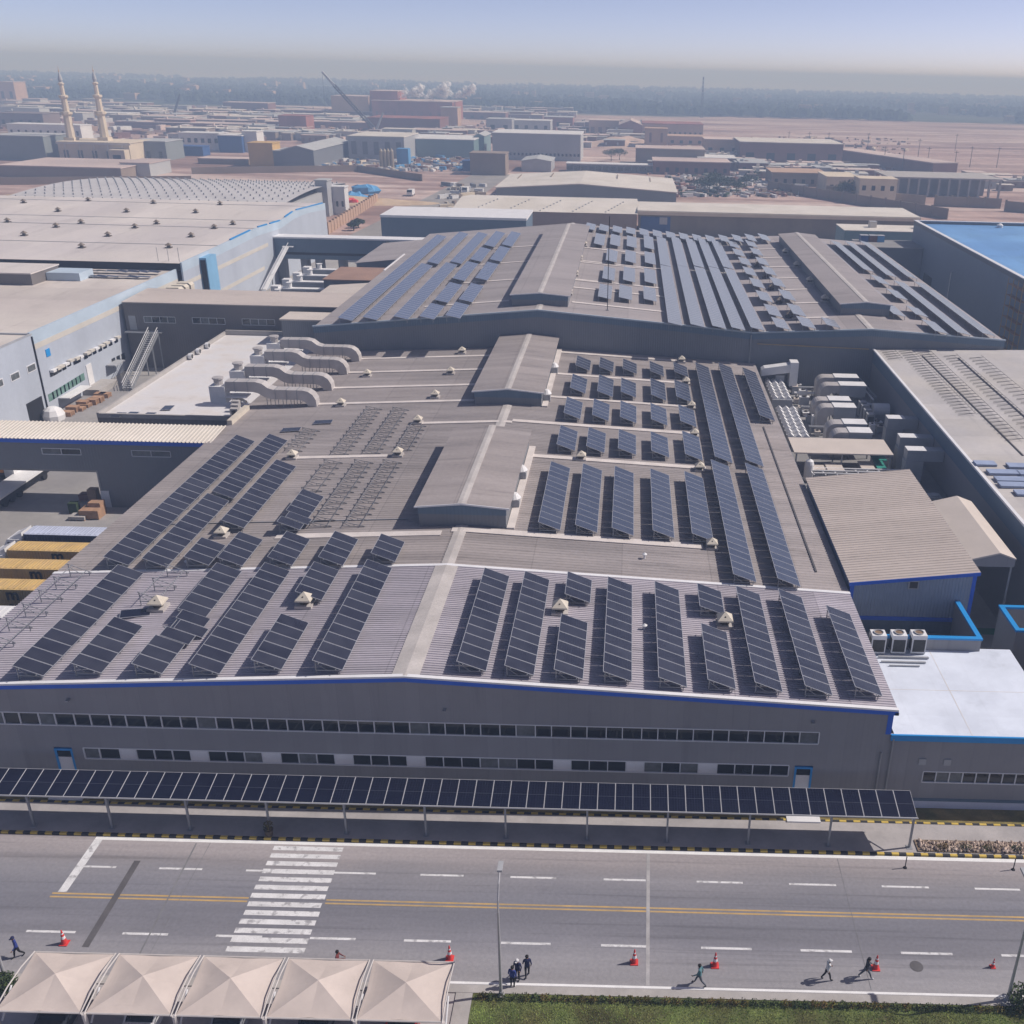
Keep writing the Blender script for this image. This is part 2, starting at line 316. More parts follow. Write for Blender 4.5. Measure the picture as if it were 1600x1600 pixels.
# ------------------------------------------------------------------ the setting: ground, road, pavements
def ground_material():
    M = bpy.data.materials.new('desert_palm_and_haze_land'); M.use_nodes = True
    n = M.node_tree.nodes; L = M.node_tree.links; b = n['Principled BSDF']; b.inputs['Roughness'].default_value = .95; b.inputs['Specular IOR Level'].default_value = .1
    geo = n.new('ShaderNodeNewGeometry'); sp = n.new('ShaderNodeSeparateXYZ'); L.new(geo.outputs['Position'], sp.inputs[0])
    def nz(scale, det, sc=(1, 1, 1)):
        mp = n.new('ShaderNodeMapping'); mp.inputs['Scale'].default_value = sc; L.new(geo.outputs['Position'], mp.inputs[0])
        t = n.new('ShaderNodeTexNoise'); t.inputs['Scale'].default_value = scale; t.inputs['Detail'].default_value = det; L.new(mp.outputs[0], t.inputs['Vector']); return t
    def ramp(src, stops):
        r = n.new('ShaderNodeValToRGB'); L.new(src, r.inputs[0]); e = r.color_ramp.elements
        e[0].position, e[0].color = stops[0][0], (*stops[0][1], 1); e[1].position, e[1].color = stops[-1][0], (*stops[-1][1], 1)
        for p, c in stops[1:-1]:
            k = e.new(p); k.color = (*c, 1)
        return r
    sand = ramp(nz(.010, 9, (.22, 1.5, 1)).outputs[0], [(.34, (.19, .125, .11)), (.45, (.36, .25, .225)), (.50, (.48, .365, .335)), (.54, (.28, .19, .17)), (.60, (.56, .46, .43)), (.68, (.30, .205, .185))])
    fine = ramp(nz(.15, 6).outputs[0], [(.3, (.8, .8, .8)), (.7, (1.15, 1.13, 1.1))])
    mul = n.new('ShaderNodeMix'); mul.data_type = 'RGBA'; mul.blend_type = 'MULTIPLY'; mul.inputs['Factor'].default_value = 1
    L.new(sand.outputs[0], mul.inputs['A']); L.new(fine.outputs[0], mul.inputs['B'])
    belt = ramp(nz(.02, 6, (.35, 1.4, 1)).outputs[0], [(.3, (.02, .03, .018)), (.5, (.05, .065, .035)), (.62, (.11, .105, .07)), (.72, (.24, .21, .17))])
    add = n.new('ShaderNodeMath'); add.operation = 'MULTIPLY_ADD'; nn = nz(.003, 4); L.new(nn.outputs[0], add.inputs[0]); add.inputs[1].default_value = 500; L.new(sp.outputs[1], add.inputs[2])
    st = n.new('ShaderNodeMapRange'); st.inputs[1].default_value = 1520; st.inputs[2].default_value = 1560; L.new(add.outputs[0], st.inputs[0])
    mx = n.new('ShaderNodeMix'); mx.data_type = 'RGBA'; L.new(st.outputs[0], mx.inputs['Factor']); L.new(mul.outputs['Result'], mx.inputs['A']); L.new(belt.outputs[0], mx.inputs['B'])
    far_haze = n.new('ShaderNodeMapRange'); far_haze.inputs[1].default_value = 3300; far_haze.inputs[2].default_value = 3420; L.new(add.outputs[0], far_haze.inputs[0])
    m3 = n.new('ShaderNodeMix'); m3.data_type = 'RGBA'; m3.inputs['B'].default_value = (.44, .41, .42, 1); L.new(far_haze.outputs[0], m3.inputs['Factor']); L.new(mx.outputs['Result'], m3.inputs['A'])  # pale land past the palms: distance haze put into the ground colour
    L.new(m3.outputs['Result'], b.inputs['Base Color'])
    return M
m_ground = ground_material()
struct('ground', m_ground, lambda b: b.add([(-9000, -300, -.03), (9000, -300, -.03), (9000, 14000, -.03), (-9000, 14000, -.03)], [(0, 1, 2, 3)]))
m_yard = mat('yard_concrete', (.27, .26, .262), .85, .12, .12, tint=((.33, .315, .30), .05), bump=.1)
struct('yard_paving', m_yard, lambda b: b.add([(-150, 57, 0), (110, 57, 0), (110, 300, 0), (-150, 300, 0)], [(0, 1, 2, 3)]))

def road_material():
    """pale pinkish concrete at the kerbs, darker where the wheels of the four lanes have worn it"""
    M = mat('road_concrete', (.25, .25, .27), .8, .13, .5, streak=(.05, 1.2, 1), bump=.12, fine=.6, stain=[((.035, 2.2, 1), .54, .2), ((.5, .5, .5), .64, .16), ((2.6, 2.6, 2.6), .73, .32), ((.25, .9, 1), .63, -.10)]); n = M.node_tree.nodes; L = M.node_tree.links
    geo = n.new('ShaderNodeNewGeometry'); sp = n.new('ShaderNodeSeparateXYZ'); L.new(geo.outputs['Position'], sp.inputs[0])
    nz = n.new('ShaderNodeTexNoise'); nz.inputs['Scale'].default_value = .12; nz.inputs['Detail'].default_value = 6; L.new(geo.outputs['Position'], nz.inputs['Vector'])
    ma = n.new('ShaderNodeMath'); ma.operation = 'MULTIPLY_ADD'; L.new(nz.outputs[0], ma.inputs[0]); ma.inputs[1].default_value = 3.0; L.new(sp.outputs[1], ma.inputs[2])
    mr = n.new('ShaderNodeMapRange'); mr.inputs[1].default_value = 41.3 + 1.5; mr.inputs[2].default_value = 52.7 + 1.5; L.new(ma.outputs[0], mr.inputs[0])
    cr = n.new('ShaderNodeValToRGB'); L.new(mr.outputs[0], cr.inputs[0]); e = cr.color_ramp.elements
    e[0].position = 0; e[0].color = (.29, .28, .29, 1); e[1].position = 1; e[1].color = (.33, .30, .305, 1)
    for p, c in ((.16, (.275, .268, .285)), (.30, (.205, .203, .228)), (.45, (.175, .175, .20)), (.60, (.19, .19, .215)), (.76, (.245, .238, .256)), (.88, (.31, .285, .29))): k = e.new(p); k.color = (*c, 1)
    vm = [q for q in n if q.type == 'VECT_MATH'][0]; L.new(cr.outputs[0], vm.inputs[0]); return M
m_road = road_material()
RY0, RY1 = 41.3, 52.65
struct('road', m_road, lambda b: b.add([(-70, RY0, .004), (60, RY0, .004), (60, RY1, .004), (-70, RY1, .004)], [(0, 1, 2, 3)]))
def paint(name, label, rects, m=m_paint, z=.008):
    for q in rects:
        x0, x1, y0, y1 = q
        o = struct(name, m, lambda b: b.add([(x0, y0, z), (x1, y0, z), (x1, y1, z), (x0, y1, z)], [(0, 1, 2, 3)]))
# dashes: measured in the picture
def gx(u, v): return G(u, v)[0]
up_d = [(120, 182, 1354), (248, 316, 1358), (384, 447, 1361), (518, 587, 1366), (656, 724, 1370), (797, 869, 1374), (943, 1009, 1379), (1089, 1161, 1383), (1234, 1307, 1386), (1379, 1452, 1389), (1524, 1594, 1391)]
lo_d = [(41, 119, 1455), (191, 263, 1459), (336, 409, 1465), (483, 555, 1469), (630, 704, 1474), (782, 860, 1478), (939, 1010, 1482), (1096, 1175, 1488), (1252, 1332, 1491), (1409, 1489, 1493), (1566, 1644, 1496)]
paint('lane_dash', '', [(gx(a, v), gx(c, v), 49.76, 49.92) for a, c, v in up_d])
paint('lane_dash', '', [(gx(a, v), gx(c, v), 44.36, 44.53) for a, c, v in lo_d])
xs0 = gx(88, 1397); xw0, xw1 = -23.1, -18.4
for a, c in ((xs0 - .3, xw0 - .1), (xw1 + .15, 60)):
    paint('centre_line', '', [(a, c, 47.14, 47.27), (a, c, 47.42, 47.55)], m_painty)
paint('stop_line', '', [(xs0, xs0 + .55, 47.6, 52.3)], z=.0115)
paint('edge_line', '', [(xs0, 60, 52.31, 52.63)], m_paintk)
paint('edge_line', '', [(-12, 60, 41.42, 41.58)], m_paintk)
for i in range(13):
    y = 51.95 - i * .705
    paint('crossing_stripe', '', [(xw0 + random.uniform(-.04, .04), xw1 + random.uniform(-.04, .04), y - .2, y + .2)], z=.010)
def seal(x0, y0, x1, y1, wd, m=m_seal):
    struct('crack_seal', m, lambda b: b.add([(x0 - wd / 2, y0, .013), (x0 + wd / 2, y0, .013), (x1 + wd / 2, y1, .013), (x1 - wd / 2, y1, .013)], [(0, 1, 2, 3)]))
a = G(215, 1345); c = G(133, 1480); seal(c[0], c[1], a[0], a[1], .42)
m_joint = mat('pale_joint', (.36, .35, .355), .85, .15, 1.0)
seal(gx(1012, 1540), 41.6, gx(1013, 1340), 52.3, .22, m_joint)
m_joint2 = mat('dark_joint', (.185, .185, .195), .85, .15, 1.0)
seal(gx(225, 1480), 42, gx(300, 1330), 52.2, .10, m_joint2)
for xx in (-27.5, 15.2): seal(xx, 41.7, xx, 52.3, .035, m_joint2)

def kerb(name, y0, y1, x0, x1, top, label):
    root = thing(name, label, 'kerb', (x0, y0, 0))
    n = int((x1 - x0) / .5); mb = MB(); mb.box(.006, .494, 0, y1 - y0, 0, top); meA = mb.mesh('kerb_stone', m_kerby)
    meB = meA.copy(); meB.materials.clear(); meB.materials.append(m_kerbb)
    for i in range(n):
        place((meA, meB)[i % 2], 'kerb_stone', root, (i * .5, 0, random.uniform(-.006, .006)))
kerb('road_kerb', 52.66, 52.86, -46, 42, .15, 'black and yellow painted kerb along the far edge of the road')
KY = G(1000, 1277, .1)[1]
kerb('path_kerb', KY, KY + .18, -46, 42, .16, 'black and yellow painted kerb between pavement and grass strip under factory wall')
struct('pavement', m_pave, lambda b: b.box(-70, 60, 52.861, KY - .001, -.1, .12))
struct('grass_strip', mat('verge_grass', (.24, .185, .07), .95, .22, .8, tint=((.15, .14, .05), .5), bump=.4), lambda b: b.box(-70, 60, KY + .181, 57.5, -.1, .10))
# lawn in the foreground with a dry planted edge
m_lawn = mat('lawn_soil', (.12, .15, .045), .95, .2, .6, tint=((.075, .07, .025), .4))
struct('lawn', m_lawn, lambda b: b.box(-7.9, 60, 10, 40.75, -.3, .06))
struct('lawn_edge_path', m_conc, lambda b: b.box(-70, 60, 40.76, 41.29, -.3, .10))
struct('parking_paving', m_pave, lambda b: b.box(-70, -8.9, 10, 40.75, -.3, .02))
struct('lawn_side_kerb', m_conc, lambda b: b.box(-8.88, -7.92, 10, 40.75, -.3, .09))
def grass():
    b = MB(); rnd = random.Random(3)
    for i in range(60000):
        x = rnd.uniform(-7.8, 26); y = rnd.uniform(35.2, 40.7)
        h = rnd.uniform(.04, .10); a = rnd.uniform(0, 6.28); wd = rnd.uniform(.012, .03); dx, dy = math.cos(a) * wd, math.sin(a) * wd
        lx, ly = rnd.uniform(-.05, .05), rnd.uniform(-.05, .05)
        b.add([(x - dx, y - dy, .058), (x + dx, y + dy, .058), (x + lx, y + ly, .06 + h)], [(0, 1, 2)])
    me = bpy.data.meshes.new('lawn_grass'); me.from_pydata(b.v, [], b.f)
    me.materials.append(mat('grass_blade', (.26, .355, .09), .85, .35, .5, spec=.15, tint=((.32, .33, .11), .7)))
    o = place(me, 'lawn_grass'); o['kind'] = 'stuff'; tag(o, 'short green and yellowish lawn grass at the bottom of the picture', 'grass')
grass()
def leaf_blob(b, c, rx, ry, rz, n, s, rnd, gap=.0):
    for i in range(n):
        while True:
            p = Vector((rnd.uniform(-1, 1), rnd.uniform(-1, 1), rnd.uniform(-1, 1)))
            if .35 < p.length < 1: break
        q = Vector((c[0] + p.x * rx, c[1] + p.y * ry, max(.02, c[2] + p.z * rz)))
        a = Vector((rnd.uniform(-1, 1), rnd.uniform(-1, 1), rnd.uniform(-1, 1))).normalized(); t = a.orthogonal().normalized(); k = a.cross(t)
        s1 = s * rnd.uniform(.6, 1.4)
        b.add([q - t * s1, q + k * s1 * .5, q + t * s1, q - k * s1 * .5], [(0, 1, 2, 3)])
# row of low dry shrubs along the lawn edge, each its own plant
rnd = random.Random(5); x = -7.7; k = 0
while x < 25.5:
    r = rnd.uniform(.26, .42); o = thing('dry_shrub', 'low dry yellow-brown shrub in the continuous row edging the lawn beside the road', 'shrub', (x + r, 40.45, .05), 'shrubs edging the lawn')
    b = MB(); leaf_blob(b, (0, 0, .16), r, .26, rnd.uniform(.16, .27), 110, .06, rnd); b.build('foliage', m_leafdry if rnd.random() < .75 else m_leaf, o)
    b = MB()
    for j in range(4): b.tube((0, 0, 0), (rnd.uniform(-.15, .15), rnd.uniform(-.1, .1), .25), .012, 4)
    b.build('stem', m_bark, o); x += r * 1.75; k += 1
for (u, v, rr, h, lab) in ((1597, 1570, .9, 1.1, 'round dark green bush beside the street lamp at right edge of lawn'), (6, 1545, .8, .7, 'low green bush at left edge beside the road behind shade tents')):
    p = G(u, v, .05); o = thing('bush', lab, 'bush', (p[0], p[1], .05)); b = MB(); leaf_blob(b, (0, 0, h * .6), rr, rr, h * .6, 900, .09, rnd); b.build('foliage', m_leaf, o)
    b = MB(); b.tube((0, 0, 0), (0, 0, h * .5), .05, 5); b.build('stem', m_bark, o)

# rubble bed on the pavement at right
def rubble():
    rnd = random.Random(8); b = MB()
    x0 = gx(1432, 1328); 
    def st(x, y, z, s):
        vs = []
        for i in range(6):
            d = ((1, 0, 0), (-1, 0, 0), (0, 1, 0), (0, -1, 0), (0, 0, 1), (0, 0, -1))[i]; vs.append((x + d[0] * s * rnd.uniform(.6, 1.2), y + d[1] * s * rnd.uniform(.6, 1.2), z + d[2] * s * rnd.uniform(.4, .9)))
        b.add(vs, [(0, 2, 4), (2, 1, 4), (1, 3, 4), (3, 0, 4), (2, 0, 5), (1, 2, 5), (3, 1, 5), (0, 3, 5)])
    for i in range(900):
        st(rnd.uniform(x0 + .2, 34), rnd.uniform(53.05, 53.95), .2 + rnd.uniform(-.05, .15), rnd.uniform(.06, .2))
    o = b.build('stone_rubble', m_stone); o['kind'] = 'stuff'; tag(o, 'heap of pinkish stone rubble in a bed along the pavement at right', 'rubble')
    struct('rubble_bed', m_dirt, lambda b: b.box(x0, 36, 52.98, 54.1, .1, .2))
    xx = x0 + 1.2
    for i in range(7):
        r = rnd.uniform(.4, .7); o = thing('dry_plant', f'dark dry plant on the stone rubble by the kerb, {ORD[i]} from the solar canopy', 'plant', (xx + r, 53.25, .2), 'plants on the rubble bed')
        c = MB(); leaf_blob(c, (0, 0, .2), r, .25, .2, 120, .06, rnd); c.build('foliage', m_leafd if i % 2 else m_leafdry, o); xx += rnd.uniform(1.3, 2.1)
rubble()

# ------------------------------------------------------------------ main hall
XR, ZR, SL = -14.67, 10.25, .0517
XL0, XR0, YW, YSTEP, YB = -47.9, 19.2, 57.55, 74.3, 147.0
def mz(x): return ZR - SL * abs(x - XR)
hall = thing('factory_hall', 'long grey factory hall with solar panels on low gabled roof beside the road', 'factory', (XR, YW, 0))
WT1, WB1, WT2, WB2 = 6.55, 5.45, 3.62, 2.60     # the two window bands
UX0, UX1 = -46.8, AT(1280, 1150, YW)[0]
LX0, LX1 = AT(130, 1170, YW)[0], AT(1232, 1205, YW)[0]
DZ = 3.45   # door heads
DL, DR = AT(102, 1185, YW)[0], AT(1254, 1215, YW)[0]
def fwall(b):
    t = .2
    b.box(XL0, DL - .65, YW, YW + t, 0, WB2); b.box(DL + .65, DR - .65, YW, YW + t, 0, WB2); b.box(DR + .65, XR0, YW, YW + t, 0, WB2)
    for a, c in ((XL0, DL - .65), (DL + .65, LX0), (LX1, DR - .65), (DR + .65, XR0)): b.box(a, c, YW, YW + t, WB2, WT2)
    b.box(XL0, XR0, YW, YW + t, WT2, WB1)
    b.box(XL0, UX0, YW, YW + t, WB1, WT1); b.box(UX1, XR0, YW, YW + t, WB1, WT1)
    b.prism([(XL0, WT1), (XR0, WT1), (XR0, mz(XR0) - .02), (XR, ZR - .02), (XL0, mz(XL0) - .02)], 'y', YW, YW + t)
    b.box(DL - .65, DL + .65, YW + .15, YW + t, DZ, WT2); b.box(DR - .65, DR + .65, YW + .15, YW + t, DZ, WT2)
kid(hall, 'front_wall', m_wall, fwall)
kid(hall, 'side_wall', m_wallY, lambda b: b.box(XL0, XL0 + .2, YW + .201, YB, 0, mz(XL0) - .03))
kid(hall, 'side_wall', m_wallY, lambda b: b.box(XR0 - .2, XR0, YW + .201, YB, 0, mz(XR0) - .03))
kid(hall, 'interior', m_dark, lambda b: (b.box(XL0 + .3, XR0 - .3, YW + .8, YW + .9, .1, 8.2)))
def ribbed(b, y0, y1, pitch, hgt, dz=0., ov=.25):
    """both slopes of the roof between y0 and y1 as folded sheet, ribs running from ridge to eave"""
    ys = []; y = y0
    while y < y1 - pitch * .5:
        ys += [(y, 0), (y + pitch * .52, 0), (y + pitch * .60, hgt), (y + pitch * .90, hgt)]; y += pitch
    ys.append((y1, 0)); n = len(ys); vs = []
    for (yy, h) in ys:
        for xx in (XL0 - ov, XR, XR0 + ov): vs.append((xx, yy, mz(xx) + h + dz))
    fs = []
    for i in range(n - 1):
        for j in (0, 1): fs.append((i * 3 + j, i * 3 + j + 1, i * 3 + j + 4, i * 3 + j + 3))
    b.add(vs, fs)
kid(hall, 'front_roof', m_roofF, lambda b: ribbed(b, YW - .15, YSTEP, .30, .06, .06))
kid(hall, 'rear_roof', m_roofM, lambda b: ribbed(b, YSTEP, YB, .50, .035, .0))
def gabstrip(b, y0, y1, h0, h1, xa=XL0 - .27, xb=XR0 + .27, f=None):
    f = f or mz
    pts = [xa] + [p for p in (XR,) if xa < p < xb] + [xb]
    b.prism([(p, f(p) + h0) for p in pts] + [(p, f(p) + h1) for p in reversed(pts)], 'y', y0, y1)
kid(hall, 'roof_step_flashing', m_whitetrim, lambda b: gabstrip(b, YSTEP - .18, YSTEP + .2, .0, .16))
kid(hall, 'gable_cap', m_whitetrim, lambda b: gabstrip(b, YW - .22, YW + .12, .06, .2))
kid(hall, 'gable_fascia', m_bluetrim, lambda b: gabstrip(b, YW - .2, YW - .01, -.27, .058))
kid(hall, 'ridge_cap', m_ridge, lambda b: b.prism([(XR - .95, mz(XR - .95) + .10), (XR, ZR + .15), (XR + .95, mz(XR + .95) + .10), (XR + .95, mz(XR + .95) + .15), (XR, ZR + .21), (XR - .95, mz(XR - .95) + .15)], 'y', YW - .1, YSTEP - .2))
kid(hall, 'ridge_cap', m_ridge, lambda b: b.prism([(XR - .55, mz(XR - .55) + .02), (XR, ZR + .06), (XR + .55, mz(XR + .55) + .02), (XR + .55, mz(XR + .55) + .08), (XR, ZR + .12), (XR - .55, mz(XR - .55) + .08)], 'y', YSTEP + .22, 82.35))
kid(hall, 'ridge_cap', m_ridge, lambda b: b.prism([(XR - .55, mz(XR - .55) + .02), (XR, ZR + .06), (XR + .55, mz(XR + .55) + .02), (XR + .55, mz(XR + .55) + .08), (XR, ZR + .12), (XR - .55, mz(XR - .55) + .08)], 'y', 104.05, 118.2))
kid(hall, 'gutter', m_steel, lambda b: b.box(XR0 + .05, XR0 + .32, YW - .2, YB, mz(XR0) - .28, mz(XR0) - .06))
kid(hall, 'corner_trim', m_bluetrim, lambda b: b.box(XR0 - .35, XR0 + .03, YW - .03, YW + .2, 6.5, mz(XR0) - .35))
for dx in (.25, -.45):
    kid(hall, 'downpipe', m_steel, lambda b: b.tube((XR0 + dx, YW - .1, .1), (XR0 + dx, YW - .1, 6.2 if dx > 0 else 5.0), .07, 8))
# upper ribbon of windows
def panes(parent, xs, zb, zt, y, rnd, ccur=.12):
    """frame with one opening per pane; panes are set back in it"""
    fr = .07
    def f(b):
        b.box(xs[0], xs[-1], y - .03, y + .15, zb, zb + fr); b.box(xs[0], xs[-1], y - .03, y + .15, zt - fr, zt)
        for xx in xs: b.box(xx - fr / 2, xx + fr / 2, y - .028, y + .148, zb + fr, zt - fr)
    w_ = kid(parent, 'window_band', m_frame, f)
    return w_
def pane_row(band, pairs, zb, zt, y, rnd, p=.1):
    cache = {}
    for a, c in pairs:
        wd = round(c - a - .075, 2)
        cur = rnd.random() < p
        key = (wd, cur)
        if key not in cache:
            mb = MB(); mb.box(-wd / 2, wd / 2, 0, .02, 0, zt - zb - .15); cache[key] = mb.mesh('pane', m_glassc if cur else m_glass)
        off = band.parent.location + (band.parent.parent.location if band.parent.parent else Vector((0, 0, 0))) + band.location
        place(cache[key], 'pane', band, Vector(((a + c) / 2, y + .07, zb + .075)) - off)
rw = random.Random(4)
xs = [UX1]; k = 0
while xs[-1] > UX0 + 1.2: xs.append(xs[-1] - (1.36, 1.14)[k % 2]); k += 1
xs = xs[::-1]
band = panes(hall, xs, WB1, WT1, YW, rw); pane_row(band, list(zip(xs, xs[1:])), WB1, WT1, YW, rw, .14)
# lower band: groups of panes with white panels between
def X(u, v=1200): return AT(u, v, YW)[0]
grp = [(130, 193, 2), (218, 302, 3), (329, 413, 3), (441, 525, 3), (553, 637, 3), (665, 865, 7), (892, 978, 3), (1006, 1091, 3), (1120, 1232, 4)]
xs2 = []; prs = []; wps = []
for gi, (a, c, n) in enumerate(grp):
    xa, xb = X(a), X(c); st_ = [xa + (xb - xa) * i / n for i in range(n + 1)]; prs += list(zip(st_, st_[1:])); xs2 += st_
    if gi: wps.append((X(grp[gi - 1][1]), xa))
xs2[0], xs2[-1] = LX0, LX1
band = panes(hall, sorted(xs2), WB2, WT2, YW, rw); pane_row(band, prs, WB2, WT2, YW, rw, .22)
for a, c in wps: kid(hall, 'infill_panel', m_whitetrim, lambda b: b.box(a + .04, c - .04, YW + .02, YW + .08, WB2 + .075, WT2 - .075))
for dx in (DL, DR):
    d = kid(hall, 'door', m_whitetrim, lambda b: (b.box(dx - .5, dx + .5, YW + .05, YW + .1, .12, DZ - .75)))
    kid(hall, 'door_frame', m_bluelight, lambda b: (b.box(dx - .65, dx - .5, YW - .02, YW + .14, .1, DZ), b.box(dx + .5, dx + .65, YW - .02, YW + .14, .1, DZ), b.box(dx - .5, dx + .5, YW - .02, YW + .14, DZ - .15, DZ)))
    kid(hall, 'door_light', m_glass, lambda b: b.box(dx - .5, dx + .5, YW + .06, YW + .09, DZ - .74, DZ - .16))
for u, v in ((108, 1092), (695, 1108), (1270, 1127)):
    x, z = AT(u, v, YW); kid(hall, 'wall_lamp', m_steel, lambda b: (b.box(x - .12, x + .12, YW - .35, YW - .02, z - .05, z + .06)))
# walkway strips across the rear roof
def strip(u0, v0, u1, v1, wd=.75, h=.10, clipx=None):
    a = ON(u0, v0, mz); c = ON(u1, v1, mz); y = (a[1] + c[1]) / 2; xa, xb = min(a[0], c[0]), max(a[0], c[0])
    xa = max(xa, XL0 + .1); xb = min(xb, XR0 - .1)
    kid(hall, 'roof_strip', m_strip, lambda b: gabstrip(b, y - wd / 2, y + wd / 2, .036, h, xa, xb))
for q in [(430, 841, 690, 832, .95), (705, 831, 1098, 852, 1.0), (562, 561, 777, 556), (545, 583, 760, 577), (522, 607, 749, 601), (497, 632, 741, 626), (655, 662, 800, 660), (800, 660, 1085, 676, .85), (457, 717, 605, 712), (819, 712, 1103, 732, .9), (706, 695, 818, 699, .4), (862, 551, 1070, 564), (868, 585, 1075, 599), (860, 621, 1082, 636)]: strip(*q)
kid(hall, 'roof_cable_tray', m_steel, lambda b: gabstrip(b, 84, 84.1, .04, .1, -44, -20))
for xx in (17.2,):
    kid(hall, 'roof_cable_tray', m_seal, lambda b: b.box(xx - .08, xx + .08, 78, 117, mz(xx) + .04, mz(xx) + .12))
# ridge monitors
def monitor(parent, x0, x1, y0, y1, zf, ze, zr, mroof, label=None):
    xm = (x0 + x1) / 2
    mo = kid(parent, 'roof_monitor', m_walldk, lambda b: (b.prism([(x0, zf(x0)), (x0, ze), (xm, zr), (x1, ze), (x1, zf(x1))], 'y', y0, y1)))
    kid(mo, 'monitor_roof', mroof, lambda b: b.prism([(x0 - .35, ze + .02), (xm, zr + .05), (x1 + .35, ze + .02), (x1 + .35, ze + .1), (xm, zr + .14), (x0 - .35, ze + .1)], 'y', y0 - .12, y1 + .1))
    kid(mo, 'monitor_ridge_cap', m_ridge, lambda b: b.prism([(xm - .4, zr + .11), (xm, zr + .15), (xm + .4, zr + .11), (xm + .4, zr + .16), (xm, zr + .21), (xm - .4, zr + .16)], 'y', y0 - .14, y1 + .12))
    kid(mo, 'monitor_fascia', m_wallblue, lambda b: b.prism([(x0 - .05, ze - .62), (x1 + .05, ze - .62), (x1 + .05, ze + .0), (xm, zr + .0), (x0 - .05, ze)], 'y', y0 - .06, y0 - .004))
    kid(mo, 'monitor_verge', m_whitetrim, lambda b: b.prism([(x0 - .36, ze - .02), (xm, zr + .02), (x1 + .36, ze - .02), (x1 + .36, ze + .13), (xm, zr + .17), (x0 - .36, ze + .13)], 'y', y0 - .2, y0 - .125))
    return mo
monitor(hall, -18.6, -10.65, 82.4, 103.9, lambda x: mz(x) - .05, 12.0, 12.36, m_roofM)
monitor(hall, -18.8, -10.5, 118.6, 146.6, lambda x: mz(x) - .05, 11.75, 12.15, m_roofM)

# ------------------------------------------------------------------ solar tables
TILT = R(21.); PW, PL, PIT = 2.17, 1.255, 1.285
def panel_mesh(mg):
    b = MB(); h, l = PW / 2, PL / 2; f = .035; t = .04
    o = [(-h, -l, t), (h, -l, t), (h, l, t), (-h, l, t)]; i = [(-h + f, -l + f, t), (h - f, -l + f, t), (h - f, l - f, t), (-h + f, l - f, t)]
    d = [(x, y, 0) for x, y, z in o]
    b.add(o + i + d, [(0, 1, 5, 4), (1, 2, 6, 5), (2, 3, 7, 6), (3, 0, 4, 7), (8, 9, 1, 0), (9, 10, 2, 1), (10, 11, 3, 2), (11, 8, 0, 3), ], 0)
    b.add(d, [(3, 2, 1, 0)], 2)  # dark underside colour put in to deepen the shadow below
    b.add(i, [(0, 1, 2, 3)], 1)
    return b.mesh('panel', [m_alu, mg, m_ventd])
ME_PANEL = panel_mesh(m_pv); ME_PANELM = panel_mesh(m_pvmid); ME_PANELN = panel_mesh(m_pvnew)
def support_mesh():
    b = MB(); W = PW * math.cos(TILT); h = PW * math.sin(TILT)
    boxbar(b, (-W + .1, 0, .0), (-.05, 0, .0), .06); boxbar(b, (-W + .15, 0, -.34), (-W + .15, 0, h + .05), .06); boxbar(b, (-.25, 0, -.34), (-.25, 0, .16), .06)
    boxbar(b, (-W + .05, 0, h + .07), (-.05, 0, .08), .05); boxbar(b, (-W + .15, 0, h * .75), (-W + .9, 0, .02), .04)
    return b.mesh('support_frame', m_steel)
ME_SUP = support_mesh()
m_rack = mat('rack_steel', (.20, .205, .22), .5, .1, 1, metal=.2)
def rack_mesh():
    b = MB(); W = PW * .96
    boxbar(b, (-W, 0, .02), (0, 0, .02), .05); boxbar(b, (-W + .05, 0, .0), (-W + .05, 0, .42), .05); boxbar(b, (-W, 0, .45), (-.05, 0, .06), .05); boxbar(b, (-W + .05, 0, .36), (-W + .75, 0, .02), .04); boxbar(b, (-1.0, 0, 0), (-1.0, 0, .26), .04)
    return b.mesh('support_frame', m_rack)
ME_RACK = rack_mesh()
def rails(root, L, zs=0.):
    W = PW * math.cos(TILT); h = PW * math.sin(TILT)
    for fx in (.22, .78):
        b = MB(); boxbar(b, (-W * fx, -.1, h * fx + .07), (-W * fx, L + .1, h * fx + .07), .05); b.build('rail', m_steel, root)
GAP = .36
def table(xl, y0, n, zf, label, group, me=ME_PANEL, skew=None):
    z = zf(xl) + GAP; root = thing('solar_table', label, 'solar panels', (xl, y0, z), group)
    rails(root, n * PIT)
    k = max(2, int(n * PIT / 2.4) + 1)
    for i in range(k): place(ME_SUP, 'support_frame', root, (0, .2 + (n * PIT - .4) * i / (k - 1), 0))
    for i in range(n):
        c = (-PW / 2 * math.cos(TILT), (i + .5) * PIT, PW / 2 * math.sin(TILT) + .11)
        dx = 0.
        if skew and i in skew: dx = skew[i]
        place(me, 'panel', root, (c[0] + dx, c[1], c[2] - dx * math.tan(TILT) + (.05 if dx else 0)), (random.uniform(-.004, .004), TILT + random.uniform(-.008, .008), random.uniform(-.002, .002)))
    return root
def rack(xl, y0, L, zf, label, group, pitch=1.3, tall=False):
    root = thing('mounting_rack', label, 'mounting rack', (xl, y0, zf(xl) + (GAP if tall else .06)), group)
    if tall: rails(root, L)
    else:
        for fx, z in ((.2, .13), (.8, .40)): b = MB(); boxbar(b, (-PW * fx, -.1, z), (-PW * fx, L + .1, z), .045); b.build('rail', m_rack, root)
    n = max(2, int(L / pitch) + 1)
    for i in range(n): place(ME_SUP if tall else ME_RACK, 'support_frame', root, (0, L * i / (n - 1), 0))
